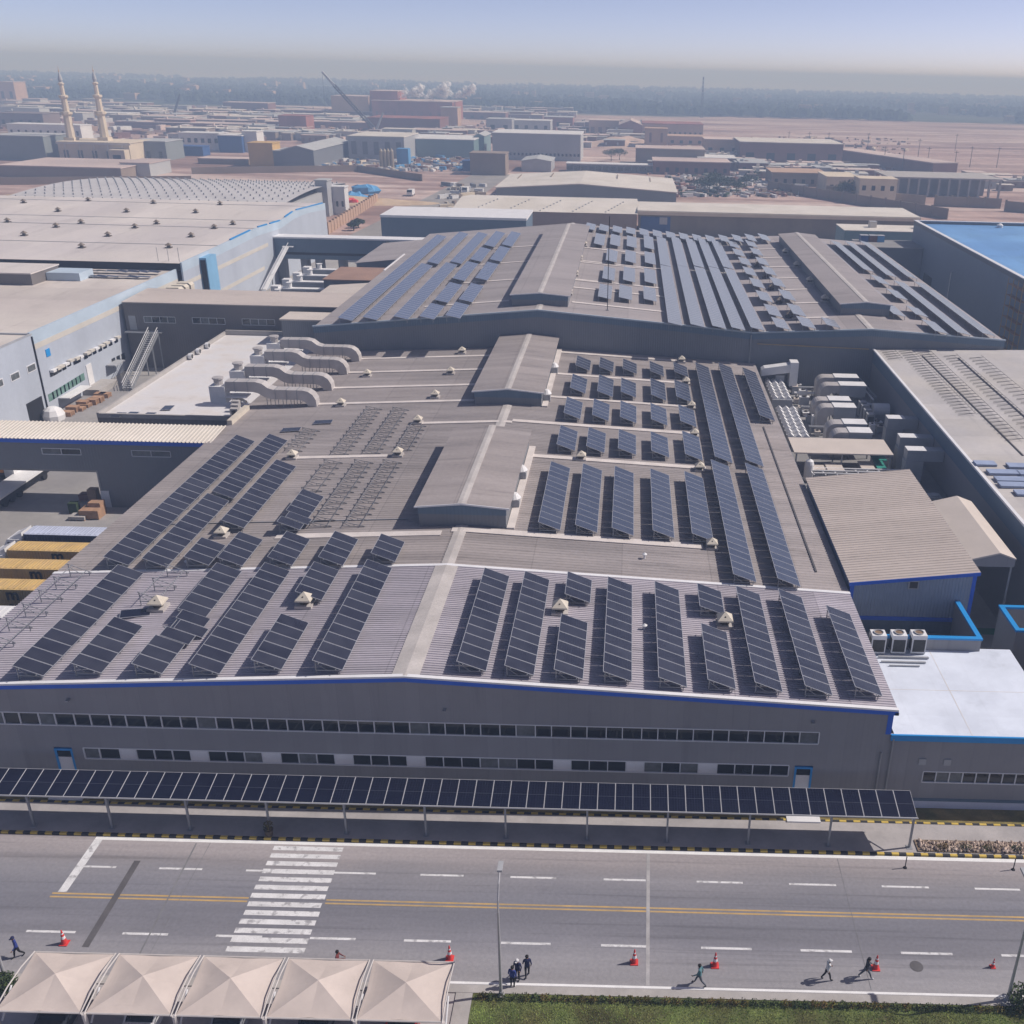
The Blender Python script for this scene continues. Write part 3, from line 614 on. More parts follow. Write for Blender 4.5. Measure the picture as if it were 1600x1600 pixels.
def tb(nr, fr, label, group, zf=mz, me=ME_PANEL, n=None, skew=None):
    a = ON(nr[0], nr[1], zf, .46); c = ON(fr[0], fr[1], zf, .46); xl = (a[0] + c[0]) / 2; L = c[1] - a[1]
    n = n or max(1, round(L / PIT))
    return table(xl, (a[1] + c[1]) / 2 - n * PIT / 2, n, zf, label, group, me, skew)
gF = 'solar tables on the front roof slope by the street'
F = [((757.5, 1050), (797.5, 901), 'long solar table nearest the ridge cap on the right front slope'),
     ((832.5, 1055), (860, 907.5), 'long solar table, second right of the ridge cap, left of a cream vent'),
     ((921, 945), (926, 905), 'short solar table of three panels behind the cream vent, second column from ridge'),
     ((910, 1061), (919, 975), 'six-panel solar table directly in front of the cream vent, right front slope'),
     ((986, 1066), (988.7, 915), 'long solar table in the middle of right front slope, left of pale pipe stub'),
     ((1071, 1072.5), (1062.5, 924), 'long solar table in the middle of right front slope, right of pale pipe stub'),
     ((1131, 959), (1127.5, 927.5), 'short solar table behind the rightmost cream vent on the front slope'),
     ((1147.5, 1077.5), (1137.5, 989), 'six-panel solar table in front of the rightmost cream vent on the front slope'),
     ((1220, 1080), (1189, 931), 'long solar table, third from the right eave of the front roof'),
     ((1299, 1086), (1254, 935), 'long solar table, second from the right eave of the front roof'),
     ((1377.5, 1092.5), (1329, 957.5), 'long solar table closest to the right eave above the white roof'),
     ((536, 1047), (612, 889), 'long solar table, first left of the ridge cap on the front slope'),
     ((500, 941), (532.5, 890), 'short solar table behind the cream vent, second column left of the ridge'),
     ((440, 1049), (482.5, 972.5), 'six-panel solar table in front of the cream vent, second column left of ridge'),
     ((346, 1051), (451, 895), 'long solar table, third column left of the ridge on the front slope'),
     ((161, 1052.5), (221, 979), 'six-panel solar table in front of the leftmost cream vent near a loose blue panel')]
for nr, fr, lab in F: tb(nr, fr, lab, gF)
tb((327.5, 964), (372.5, 895), 'upper solar table of the unfinished column with slipped panels on left front slope', gF)
tb((250, 1052), (325, 967), 'lower unfinished solar table with crooked slipped panels on left front slope', gF, skew={3: .25, 4: .7, 5: .35, 6: .9})
tb((80, 1053), (215, 899), 'long solar table at far left of the front slope beside bare racks', gF)
gR = 'bare mounting racks waiting for panels on the main hall'
def rk(nr, fr, label, group=gR, zf=mz, pitch=1.3, tall=False):
    a = ON(nr[0], nr[1], zf, .1); c = ON(fr[0], fr[1], zf, .1); rack((a[0] + c[0]) / 2, a[1], c[1] - a[1], zf, label, group, pitch, tall)
a = ON(145, 900, mz, .1); rack(a[0], 60.2, a[1] - 60.2, mz, 'bare steel mounting rack along the left eave of the front roof slope', gR, 2.1, True)
rk((262, 945), (293, 900), 'short bare mounting rack behind the leftmost cream vent on front slope', pitch=2.0, tall=True)
gS = 'solar tables between the roof step and the walkway'
for i, (nr, fr) in enumerate([((615, 881), (635, 845)), ((536, 882.5), (560, 845)), ((457.5, 882.5), (484, 845)), ((381, 884), (409, 845)), ((325, 885), (354, 852))]):
    tb(nr, fr, f'solar table just behind the roof step on left slope, {ORD[i]} from the ridge', gS)
gU = 'long solar tables along the left eave of the rear roof'
tb((201, 886), (398, 689), 'longest solar table closest to the left eave of the main hall', gU)
tb((265, 884), (355, 785), 'near half of the second long solar table from the left eave', gU)
tb((366, 778), (449, 690), 'far half of the second long solar table from the left eave', gU)
tb((382.5, 825), (462, 730), 'third long solar table from the left eave, ending at a vent', gU)
tb((470, 828), (505, 777), 'short solar table with one slipped panel beside bare racks', gU, skew={1: .35})
gM = 'blocks of solar tables right of the roof monitors'
def Z(x, y): return (800 + x / 4, 400 + y / 4)
rows = [('farthest', [((480, 720), (500, 655)), ((630, 730), (640, 665)), ((775, 740), (785, 675)), ((945, 755), (950, 690)), ((1095, 760), (1100, 695))]),
        ('second farthest', [((455, 865), (475, 770)), ((625, 880), (640, 780)), ((770, 890), (780, 795)), ((960, 905), (960, 800)), ((1110, 915), (1115, 810))]),
        ('third farthest', [((425, 1020), (445, 920)), ((600, 1035), (615, 930)), ((775, 1045), (780, 945)), ((965, 1060), (970, 960)), ((1145, 1070), (1145, 970))]),
        ('fourth farthest', [((390, 1220), (415, 1100)), ((575, 1235), (590, 1110)), ((770, 1245), (780, 1125)), ((975, 1260), (980, 1140)), ((1180, 1275), (1180, 1140))]),
        ('nearest and longest', [((300, 1715), (365, 1330)), ((530, 1730), (565, 1345)), ((755, 1750), (765, 1360)), ((1005, 1765), (990, 1375)), ((1245, 1780), (1205, 1395))])]
for nm, r in rows:
    for i, (nr, fr) in enumerate(r): tb(Z(*nr), Z(*fr), f'solar table in the {nm} row right of the monitors, {ORD[i]} from the left', gM, me=ME_PANELM)
gL = 'long solar tables along the right eave of the rear roof'
tb((1177.5, 912.5), (1142, 728), 'near part of the long solar table beside the walkway end at right', gL, me=ME_PANELM)
tb((1141, 724), (1110, 575), 'far part of the long solar table next to the five-column block', gL, me=ME_PANELM)
tb((1189, 730), (1146, 575), 'far solar table of the outer pair along the right eave', gL, me=ME_PANELM)
tb((1244, 915), (1197, 736), 'near solar table of the outer pair along the right eave by the tan shed', gL, me=ME_PANELM)
tb((1207, 659), (1184, 582), 'outermost short solar table beside the air conditioning yard', gL, me=ME_PANELM)
def Q(x, y): return (400 + x / 4, 400 + y / 4)
for nr, fr, lab in [((310, 1220), (385, 1095), 'small bare rack behind the solar tables at left, beside a vent'),
                    ((600, 1240), (775, 960), 'bare rack in the far group, left one, between ducts and vents'),
                    ((790, 1235), (950, 965), 'bare rack in the far group, middle one, left of a vent'),
                    ((985, 1215), (1060, 1065), 'bare rack in the far group, right short one in front of a vent'),
                    ((430, 1470), (530, 1295), 'bare rack in the near group, left one above a short solar table'),
                    ((480, 1690), (730, 1295), 'bare rack in the near group, middle long one'),
                    ((680, 1690), (915, 1295), 'bare rack in the near group, right long one beside the monitor')]: rk(Q(*nr), Q(*fr), lab)
# loose panel on the roof
p = ON(212, 960, mz, .1); o = place(ME_PANELN, 'loose_panel', None, (p[0], p[1], p[2] + .12), (0, .05, .35)); tag(o, 'loose blue solar panel lying flat in front of the leftmost cream vent', 'solar panel')
for i, (u, v, lab) in enumerate([(505, 660, 'loose dark panel lying on the roof in front of the near duct, right one'), (455, 672, 'loose dark panel lying on the roof in front of the near duct, left one')]):
    p = ON(u, v, mz, .1); o = place(ME_PANEL, 'loose_panel', None, (p[0], p[1], p[2] + .06), (0, -.05, .1)); tag(o, lab, 'solar panel')

# ------------------------------------------------------------------ vents
def vent(x, y, z, label, group, s=1., dk=False):
    o = thing('roof_vent', label, 'roof vent', (x, y, z), group)
    b = MB(); b.box(-.75 * s, .75 * s, -.75 * s, .75 * s, 0, .28 * s); b.build('curb', m_ridge if not dk else m_ventd, o)
    b = MB(); b.lathe([(.45 * s, .28 * s), (.45 * s, .75 * s)], n=12); b.build('throat', m_ventd, o)
    b = MB(); t = .72 * s; b.add([(-t, -t, .7 * s), (t, -t, .7 * s), (t, t, .7 * s), (-t, t, .7 * s), (-t * .95, -t * .95, .82 * s), (t * .95, -t * .95, .82 * s), (t * .95, t * .95, .82 * s), (-t * .95, t * .95, .82 * s), (0, 0, 1.45 * s)],
        [(3, 2, 1, 0), (0, 1, 5, 4), (1, 2, 6, 5), (2, 3, 7, 6), (3, 0, 4, 7), (4, 5, 8), (5, 6, 8), (6, 7, 8), (7, 4, 8)]); cp = b.build('cap', m_vent if not dk else m_ventb, o)
    b = MB(); b.tube((0, -.36 * s, 1.08 * s), (0, -.44 * s, 1.10 * s), .07 * s, 8); b.build('cap_lug', m_ventd, cp)
    return o
gV = 'cream pyramid vents on the main hall roof'
for u, v, lab in [(248, 951, 'cream pyramid vent on front slope, leftmost one beside the loose panel'), (477, 946, 'cream pyramid vent on front slope, left of ridge between two columns'),
                  (875, 957, 'cream pyramid vent on front slope, first right of the ridge'), (1132, 977, 'cream pyramid vent on front slope, rightmost one')]:
    p = ON(u, v, mz, .1); vent(p[0], p[1], p[2], lab, gV, .86)
gV2 = 'weathered brown vents at the ends of roof strips'
for u, v, lab in [(347, 838, 'brown vent at left end of the long walkway strip behind the roof step'), (1112, 856, 'brown vent at right end of the long walkway strip behind the roof step'),
                  (457, 716, 'brown vent at left end of the strip between the two rack groups'), (622, 712, 'brown vent between the rack groups beside scattered boxes'),
                  (908, 718, 'brown vent on the strip behind the first long tables right of monitor'), (1093, 735, 'brown vent at right end of the strip behind the longest table row'),
                  (653, 661, 'brown vent behind the right short bare rack'), (1085, 682, 'brown vent at right end of the strip behind the fourth farthest table row'),
                  (533, 634, 'brown vent just right of the nearest duct end'), (680, 621, 'brown vent on the nearest duct strip close to the far monitor'),
                  (574, 588, 'brown vent just right of the third duct end'), (704, 584, 'brown vent on the third duct strip close to the far monitor'), (722, 552, 'brown vent below the far hall wall left of the far monitor'),
                  (1065, 566, 'brown vent at right end of the farthest strip under the far hall wall'), (1072, 600, 'brown vent behind the second farthest table row at right'), (1080, 638, 'brown vent behind the third farthest table row at right')]:
    p = ON(u, v, mz, .02); vent(p[0], p[1], p[2], lab, gV2, .74)
gV3 = 'fan vents beside the roof monitors'
for i, (u, v, lab) in enumerate([(866, 583, 'white topped fan vent at right side of the far monitor, rear one'), (854, 626, 'white topped fan vent at right side of the far monitor, front one'), (815, 748, 'white topped fan vent at right side of the near monitor, rear one'), (804, 792, 'white topped fan vent at right side of the near monitor, front one')]):
    p = ON(u, v, mz); o = thing('fan_vent', lab, 'roof vent', p, gV3)
    b = MB(); b.box(-.5, .5, -.5, .5, 0, .9); b.build('housing', m_unit, o)
    b = MB(); b.lathe([(.62, .9), (.66, 1.0), (.3, 1.45), (.02, 1.5)], n=12); b.build('cowl', m_ductw, o)
kid(hall, 'monitor_gutter', m_strip, lambda b: b.box(-10.6, -9.9, 82.3, 104, mz(-9.9) + .03, mz(-9.9) + .2))
kid(hall, 'monitor_gutter', m_strip, lambda b: b.box(-10.45, -9.75, 118.5, 146.5, mz(-9.7) + .03, mz(-9.7) + .2))
for i, (u, v, lab) in enumerate([(1007, 873, 'pale pipe stub standing on the roof behind the step, right slope'), (1007, 985, 'pale pipe stub between the two middle tables of the front slope'), (293, 884, 'pale pipe stub at the roof step, left slope')]):
    p = ON(u, v, mz); o = thing('pipe_stub', lab, 'roof pipe', p, 'pipe stubs on the roof'); b = MB(); b.lathe([(.09, 0), (.09, .4)], n=8); b.build('pipe', m_ductw, o); b = MB(); b.lathe([(.2, .38), (.22, .46), (.02, .6)], n=10); b.build('cowl', m_ductw, o)

# ------------------------------------------------------------------ big exhaust ducts over the left eave
def duct(y, label):
    o = thing('exhaust_duct', label, 'duct', (-39, y, mz(-39)), 'four exhaust ducts over the left eave'); base = mz(-39)
    top = [(-50.2, 3.0), (-46.4, 3.05), (-45.6, 2.85), (-44.9, 2.3), (-44.2, 2.1), (-40.6, 2.1), (-39.9, 1.95), (-39.35, 1.55), (-39.0, .9), (-38.95, .02)]
    bot = [(-50.2, 1.75), (-46.8, 1.75), (-46.2, 1.6), (-45.4, 1.1), (-44.6, .85), (-41.2, .85), (-40.6, .75), (-40.25, .45), (-40.1, .2), (-40.1, .02)]
    wd = .75
    poly = top + bot[::-1]
    b = MB(); n = len(top)
    vs = [(x + 39, -wd, z) for x, z in top] + [(x + 39, wd, z) for x, z in top] + [(x + 39, -wd, z) for x, z in bot] + [(x + 39, wd, z) for x, z in bot]
    fs = []
    for i in range(n - 1): fs += [(i, i + 1, n + i + 1, n + i), (2 * n + i, 3 * n + i, 3 * n + i + 1, 2 * n + i + 1), (i, 2 * n + i, 2 * n + i + 1, i + 1), (n + i, n + i + 1, 3 * n + i + 1, 3 * n + i)]
    fs += [(0, n, 3 * n, 2 * n), (n - 1, 3 * n - 1, 4 * n - 1, 2 * n - 1)]; b.add(vs, fs); d = b.build('duct_body', m_duct, o)
    for xx in (-49, -47.4, -44.0, -42.6, -41.3):
        i = 0; zt = 3.03 if xx < -46.5 else 2.1; zb = 1.75 if xx < -46.5 else .85
        b = MB(); b.box(xx + 39 - .04, xx + 39 + .04, -wd - .04, wd + .04, zt - .01, zt + .05); b.box(xx + 39 - .04, xx + 39 + .04, -wd - .05, -wd - .002, zb - .04, zt + .02); b.build('flange', m_steel, d)
    for xx in (-45.2, -44.2, -43.2, -42.2, -41.4):
        for s in (-1, 1):
            b = MB(); boxbar(b, (xx + 39, s * .6, mz(xx) - base), (xx + 39, s * .6, .86 if xx > -45 else 1.05), .07); b.build('leg', m_steel, o)
    b = MB(); boxbar(b, (-2.3, -.65, .05), (-1.5, -.65, .8), .06); b.build('brace', m_steel, o)
    b = MB(); b.box(-11.9, -8.6, -1.1, 1.1, 1.0, 1.15); b.build('drain_tray', m_ductw, o)
    b = MB(); b.box(-13.2, -11.25, -1.0, 1.0, .2, 2.4); fan = b.build('fan_box', m_ductw, o)
    b = MB(); b.lathe([(.55, 2.4), (.55, 3.1), (.7, 3.15), (.7, 3.35), (.1, 3.4)], (-12.3, 0, 0), 12); b.build('fan_stack', m_duct, fan)
    b = MB(); b.tube((-10.2, -.2, .9), (-8.8, -.7, .4), .18, 8); b.build('drain_pipe', m_vent, o)
for i, y in enumerate((120.2, 127.1, 134.75, 141.5)): duct(y, f'grey curved exhaust duct over the left eave, {ORD[i]} from the front')
kid(hall, 'eave_upstand', m_vent, lambda b: b.box(-47.9, -47.3, 113, 119, mz(-47.6), mz(-47.6) + .6))

# ------------------------------------------------------------------ solar canopy along the road
can = thing('solar_canopy', 'long dark solar panel canopy on thin posts along the pavement', 'solar canopy', (20.5, 53.4, .12))
CT = math.atan2(3.30 - 2.86, 55.45 - 53.2); CP = 1.207; NC = 53
bm_ = MB(); ph, pl, f_ = 1.2 / 2 - .004, 2.29 / 2, .02
ov = [(-ph, -pl, .04), (ph, -pl, .04), (ph, pl, .04), (-ph, pl, .04)]; iv = [(-ph + f_, -pl + f_, .04), (ph - f_, -pl + f_, .04), (ph - f_, pl - f_, .04), (-ph + f_, pl - f_, .04)]
bm_.add(ov + iv + [(x, y, 0) for x, y, z in ov], [(0, 1, 5, 4), (1, 2, 6, 5), (2, 3, 7, 6), (3, 0, 4, 7), (8, 9, 1, 0), (9, 10, 2, 1), (10, 11, 3, 2), (11, 8, 0, 3), (11, 10, 9, 8)], 0)
bm_.add(iv, [(0, 1, 2, 3)], 1); bm_.add([(-ph + f_, -.012, .042), (ph - f_, -.012, .042), (ph - f_, .012, .042), (-ph + f_, .012, .042)], [(0, 1, 2, 3)], 2)
ME_CAN = bm_.mesh('panel', [mat('canopy_frame', (.50, .51, .54), .45, .05, 1), m_pvnew, mat('busbar_gap', (.06, .065, .09), .4, .05, 1)])
for i in range(NC): place(ME_CAN, 'panel', can, (-(i + .5) * CP, (53.2 + 55.45) / 2 - 53.4, 3.08 - .12), (CT, 0, 0))
for yy, zz in ((53.25, 2.80), (54.3, 3.0), (55.35, 3.2)):
    kid(can, 'purlin', m_steel, lambda b: b.box(20.5 - NC * CP, 20.5, yy - .05, yy + .05, zz - .02, zz + .07))
kid(can, 'edge_trim', m_alu, lambda b: b.box(20.5 - NC * CP, 20.55, 53.12, 53.18, 2.84, 2.91))
mp_ = MB(); boxbar(mp_, (0, 0, 0), (0, 0, 2.72), .13); mp_.box(-.2, .2, -.2, .2, 0, .03); ME_POST = mp_.mesh('post', m_steel)
ma_ = MB(); boxbar(ma_, (0, -.2, 2.70), (0, 2.0, 3.10), .1); boxbar(ma_, (0, .02, 1.9), (0, 1.1, 2.85), .07); ME_ARM = ma_.mesh('arm', m_steel)
for x in (-40.1, -34.7, -29.3, -23.8, -18.5, -13.0, -7.5, -1.9, 3.6, 9.2, 14.75, 20.35):
    p = place(ME_POST, 'post', can, (x - 20.5, 0, 0)); place(ME_ARM, 'arm', p)
# ------------------------------------------------------------------ far hall
FP = [(-47.2, 12.4), (-13.4, 15.7), (18.9, 13.1), (36.6, 14.05), (56.7, 12.9)]
def fz(x):
    for (a, b), (c, d) in zip(FP, FP[1:]):
        if x <= c: break
    return b + (d - b) * (x - a) / (c - a)
FY0, FY1 = 147.0, 240.0
far = thing('far_hall', 'wide grey hall behind the main hall with two low gables covered in solar tables', 'factory', (5, FY0, 0))
kid(far, 'front_wall', m_walldk, lambda b: b.prism([(FP[0][0], 0), (FP[-1][0], 0)] + [(x, z - .05) for x, z in reversed(FP)], 'y', FY0, FY0 + .3))
kid(far, 'side_wall', m_walldk, lambda b: b.box(-47.2, -46.9, FY0 + .31, FY1, 0, 12.3))
kid(far, 'side_wall', m_walldk, lambda b: b.box(56.4, 56.7, FY0 + .31, FY1, 0, 12.8))
kid(far, 'rear_wall', m_walldk, lambda b: b.prism([(FP[0][0], 0), (FP[-1][0], 0)] + [(x, z - .05) for x, z in reversed(FP)], 'y', FY1 - .3, FY1))
def fr(b):
    vs = [(x, y, z) for y in (FY0 - .1, FY1 + .1) for x, z in FP]
    b.add(vs, [(i, i + 1, i + 6, i + 5) for i in range(4)])
kid(far, 'roof', m_roofFar, fr)
def fstrip(b, y0, y1, h0, h1, xa, xb):
    pts = [xa] + [x for x, z in FP if xa < x < xb] + [xb]
    b.prism([(p, fz(p) + h0) for p in pts] + [(p, fz(p) + h1) for p in reversed(pts)], 'y', y0, y1)
kid(far, 'parapet_cap', mat('pale_blue_cap', (.40, .47, .53), .5, .06, .4), lambda b: fstrip(b, FY0 - .12, FY0 + .12, .02, .22, -47.3, 56.8))
kid(far, 'parapet_band', m_wallblue, lambda b: fstrip(b, FY0 - .06, FY0 - .003, -.9, .018, -47.2, 56.7))
kid(far, 'valley_gutter', m_ridge, lambda b: b.box(18.5, 19.3, FY0 + .2, FY1, 13.1, 13.2))
for xx in (-13.4, 36.6):
    kid(far, 'ridge_cap', m_ridge, lambda b: b.prism([(xx - .5, fz(xx - .5) + .02), (xx, fz(xx) + .05), (xx + .5, fz(xx + .5) + .02), (xx + .5, fz(xx + .5) + .08), (xx, fz(xx) + .12), (xx - .5, fz(xx - .5) + .08)], 'y', FY0 + .15, FY1))
monitor(far, -17.7, -9.2, 151.5, 226, lambda x: fz(x) - .1, 17.0, 17.35, m_roofFar)
monitor(far, 33.9, 41.6, 157.5, 231, lambda x: fz(x) - .1, 15.6, 15.95, m_roofFar)
kid(far, 'downpipe', m_steel, lambda b: b.tube((18.6, FY0 - .15, 8.6), (18.6, FY0 - .15, 12.9), .1, 8))
kid(far, 'yellow_pipe', m_painty, lambda b: (b.tube((19.6, FY0 - .25, 11.6), (36.4, FY0 - .25, 11.2), .07, 6)))
for (u0, v0, u1, v1) in [(668, 475, 793, 475), (722, 441, 815, 438), (746, 413, 832, 409), (768, 387, 844, 386), (885, 451, 1042, 462), (893, 440, 958, 441)] + [(800 + a / 4, 400 + b_ / 4, 800 + c / 4, 400 + d / 4) for a, b_, c, d in ((370, 305, 950, 335), (395, 160, 930, 190), (420, 45, 940, 70))] + [(890, 412, 1005, 416), (905, 390, 1010, 394)] + [(1100 + a * .1875, 340 + b_ * .1875, 1100 + c * .1875, 340 + d * .1875) for a, b_, c, d in ((730, 840, 1040, 835), (650, 718, 960, 712), (580, 606, 860, 600), (520, 510, 790, 505), (470, 415, 720, 412), (420, 340, 650, 335), (380, 270, 600, 262))]:
    a = ON(u0, v0, fz); c = ON(u1, v1, fz); y = (a[1] + c[1]) / 2
    kid(far, 'roof_strip', m_strip, lambda b: fstrip(b, y - .4, y + .4, .02, .1, min(a[0], c[0]), max(a[0], c[0])))
FCACHE = {}
FT = R(12.)
def ftable(xl, y0, y1, label, group, mm=None):
    """table too far away to pick its panels apart: panels joined in one part"""
    n = max(2, round((y1 - y0) / PIT)); root = thing('solar_table', label, 'solar panels', (xl, y0, fz(xl) + .5), group); mm = mm or (m_pvsheen if group.startswith('solar tables left') else m_pvglare); key = (n, mm.name)
    if key not in FCACHE:
        b = MB(); c, s = math.cos(FT), math.sin(FT)
        for i in range(n):
            a0, a1 = i * PIT + .015, (i + 1) * PIT - .015
            def pt(d, y, h): return (-d * c - h * s * 0, y, d * s + h)
            f = .04
            o = [pt(0, a0, .1), pt(0, a1, .1), pt(PW, a1, .1), pt(PW, a0, .1)]; q = [pt(f, a0 + f, .101), pt(f, a1 - f, .101), pt(PW - f, a1 - f, .101), pt(PW - f, a0 + f, .101)]
            lo = [(x, y, z - .05) for x, y, z in o]
            b.add(o + q + lo, [(0, 1, 5, 4), (1, 2, 6, 5), (2, 3, 7, 6), (3, 0, 4, 7), (8, 9, 1, 0), (9, 10, 2, 1), (10, 11, 3, 2), (11, 8, 0, 3), ], 0); b.add(lo, [(3, 2, 1, 0)], 2); b.add(q, [(0, 1, 2, 3)], 1)  # underside coloured dark here too, for deeper shadow under the table
        me = b.mesh('panel_array', [m_alu, mm, m_ventd]); s2 = MB()
        for k in range(max(2, n // 2)):
            y = .2 + (n * PIT - .4) * k / max(1, max(2, n // 2) - 1); W = PW * c
            boxbar(s2, (-W + .15, y, -.48), (-W + .15, y, PW * s), .06); boxbar(s2, (-.2, y, -.48), (-.2, y, .1), .06)
        FCACHE[key] = (me, s2.mesh('support_frame', m_steel))
    a, b2 = FCACHE[key]; place(a, 'panel_array', root, kind='stuff'); place(b2, 'support_frame', root)
gFa = 'solar tables left of the central monitor on the far hall'
def ft(nr, fr_, label, group):
    a = ON(nr[0], nr[1], fz, .6); c = ON(fr_[0], fr_[1], fz, .6); ftable(a[0], a[1], min(c[1], FY1 - 1), label, group)
def z8(x, y): return (640 + x * .1625, 330 + y * .1625)
ft((550, 501), (702, 369), 'longest solar table, first column at the left eave of the far hall', gFa)
ft((589, 500), z8(262, 523), 'near half of second solar column from left eave of far hall', gFa)
ft(z8(275, 508), (729, 366), 'far half of second solar column from left eave of far hall', gFa)
ft((637.5, 499), z8(490, 518), 'near half of third solar column from left eave of far hall', gFa)
ft(z8(500, 505), (762, 366), 'far half of third solar column from left eave of far hall', gFa)
for i, (nr, f_) in enumerate([((235, 1040), (330, 905)), ((370, 880), (490, 705)), ((530, 670), (650, 508)), ((690, 485), (785, 365)), ((815, 345), (905, 212))]): ft(z8(*nr), z8(*f_), f'short solar table, fourth far-hall column from left eave, {ORD[i]} from front', gFa)
for i, (nr, f_) in enumerate([((485, 1030), (565, 902)), ((605, 875), (710, 712)), ((750, 665), (855, 508)), ((880, 485), (975, 360)), ((985, 340), (1080, 215))]): ft(z8(*nr), z8(*f_), f'short solar table just left of far-hall central monitor, {ORD[i]} from front', gFa)
gFb = 'solar tables between the two monitors on the far hall'
def z3(x, y): return (800 + x / 4, 80 + y / 4)
for j, col in enumerate([[((620, 1550), (630, 1470)), ((640, 1435), (650, 1360)), ((655, 1320), (665, 1250)), ((675, 1220), (685, 1155))],
                         [((750, 1555), (765, 1480)), ((770, 1445), (780, 1365)), ((775, 1325), (780, 1255)), ((780, 1230), (785, 1165))],
                         [((905, 1565), (905, 1490)), ((905, 1455), (900, 1372)), ((900, 1335), (900, 1265)), ((890, 1240), (885, 1165))]]):
    for i, (nr, f_) in enumerate(col): ft(z3(*nr), z3(*f_), f'short solar table right of central monitor, {ORD[j]} column, {ORD[i]} from front', gFb)
ft(z3(575, 1215), z3(590, 1150), 'lone short solar table beside the central monitor, back of far hall', gFb)
for j, (nr, mid, f_) in enumerate([((1065, 435), (1000, 1352), (980, 1172)), ((1205, 445), (1098, 1354), (1070, 1174)), ((1340, 455), (1198, 1358), (1160, 1180)), ((1460, 465), (1290, 1362), (1245, 1184)), ((1580, 465), (1390, 1366), (1335, 1190))]):
    a = Z(*nr); ft(a, z3(*mid), f'long near solar table of far-hall five-column band, {ORD[j]} from left', gFb)
    p = ON(*a, fz, .6); q = ON(*z3(*mid), fz, .6); r_ = ON(*z3(*f_), fz, .6); ftable(p[0], q[1] + .8, r_[1], f'far-end solar table of far-hall five-column band, {ORD[j]} from left', gFb)
def z7(x, y): return (1100 + x * .1875, 340 + y * .1875)
H1 = [((720, 935), 850), ((655, 830), 722), ((575, 705), 607), ((510, 590), 507), ((445, 488), 414), ((400, 402), 337), ((345, 325), 264), ((300, 255), 192)]
H2 = [((935, 925), 848), ((855, 825), 722), ((770, 695), 597), ((685, 583), 502), ((610, 485), 410), ((550, 402), 332), ((495, 318), 264), ((450, 250), 187)]
for j, hh in enumerate((H1, H2)):
    for i, ((x, y), yf) in enumerate(hh):
        a = ON(*z7(x, y), fz, .6); q = ON(*z7(x - (y - yf) * .85, yf), fz, .6); ftable(a[0], a[1], a[1] + min(7.5, max(5.6, q[1] - a[1])), f'small solar table left of right monitor, {("outer", "inner")[j]} column, {ORD[i]} from front', gFb)
a = ON(*z7(1140, 920), fz, .6); ftable(a[0], a[1], a[1] + 5.2, 'small tilted solar table at the front edge closest to the right monitor', gFb)
xs_ = -17.0; i = 0
while xs_ < 33.5:
    if not (-17.9 < xs_ < -8.0): ftable(xs_, 228.5, 237.5, f'small solar table along back edge of far hall, {ORD[i]} from left', 'back row of solar tables on the far hall'); i += 1
    xs_ += 3.05
gFc = 'solar tables right of the right monitor on the far hall'
def z4(x, y): return (1200 + x / 4, 80 + y / 4)
def zr8(x, y): return (1200 + x / 4, 400 + y / 4)
for j, (nm, lst) in enumerate([('first', [(zr8(865, 380), zr8(745, 308)), (zr8(750, 275), zr8(640, 205)), (zr8(640, 180), zr8(545, 118)), (zr8(540, 95), zr8(325, -90))]),
                      ('second', [(zr8(1130, 487), zr8(965, 405)), (zr8(985, 380), zr8(855, 315)), (zr8(870, 275), zr8(740, 215)), (zr8(745, 180), zr8(640, 128)), (zr8(640, 95), zr8(425, -85))]),
                      ('third', [(zr8(1270, 495), zr8(800, 165)), (zr8(785, 130), zr8(515, -85))]),
                      ('fourth', [(zr8(1425, 500), zr8(910, 165)), (zr8(905, 140), zr8(610, -85))])]):
    p0 = ON(*lst[0][0], fz, .6)
    for i, (nr, f_) in enumerate(lst):
        a = ON(*nr, fz, .6); c = ON(*f_, fz, .6); ftable(p0[0], a[1], max(a[1] + 4, min(c[1], FY1 - 1)), f'pale solar table right of right monitor, {nm} column, {ORD[i]} from front', gFc)
gFv = 'small vents on the far hall'
for i, (u, v) in enumerate([(682, 474), (710, 438), (738, 410), (760, 385)]):
    p = ON(u, v, fz); vent(p[0], p[1], p[2], f'small cream vent left of far-hall central monitor, {ORD[i]} from front', gFv, .7)
for i, (x, y) in enumerate([(710, 830), (625, 712), (560, 600), (510, 505), (440, 410), (400, 330)]):
    p = ON(*z7(x, y), fz); vent(p[0], p[1], p[2], f'small brown vent among tables left of right monitor, {ORD[i]} from front', gFv, .75, True)
for i, (x, y) in enumerate([(1005, 700), (880, 545), (770, 415), (675, 305)]):
    p = ON(*z7(x, y), fz); vent(p[0], p[1], p[2], f'white fan vent shaded left of right monitor, {ORD[i]} from front', gFv, .9)
for i, (x, y) in enumerate([(352, 240), (392, 122), (420, 25), (450, -60)]):
    p = ON(800 + x / 4, 400 + y / 4, fz); vent(p[0], p[1], p[2], f'cream fan vent along right side of the central monitor, {ORD[i]} from the front', gFv, .9)

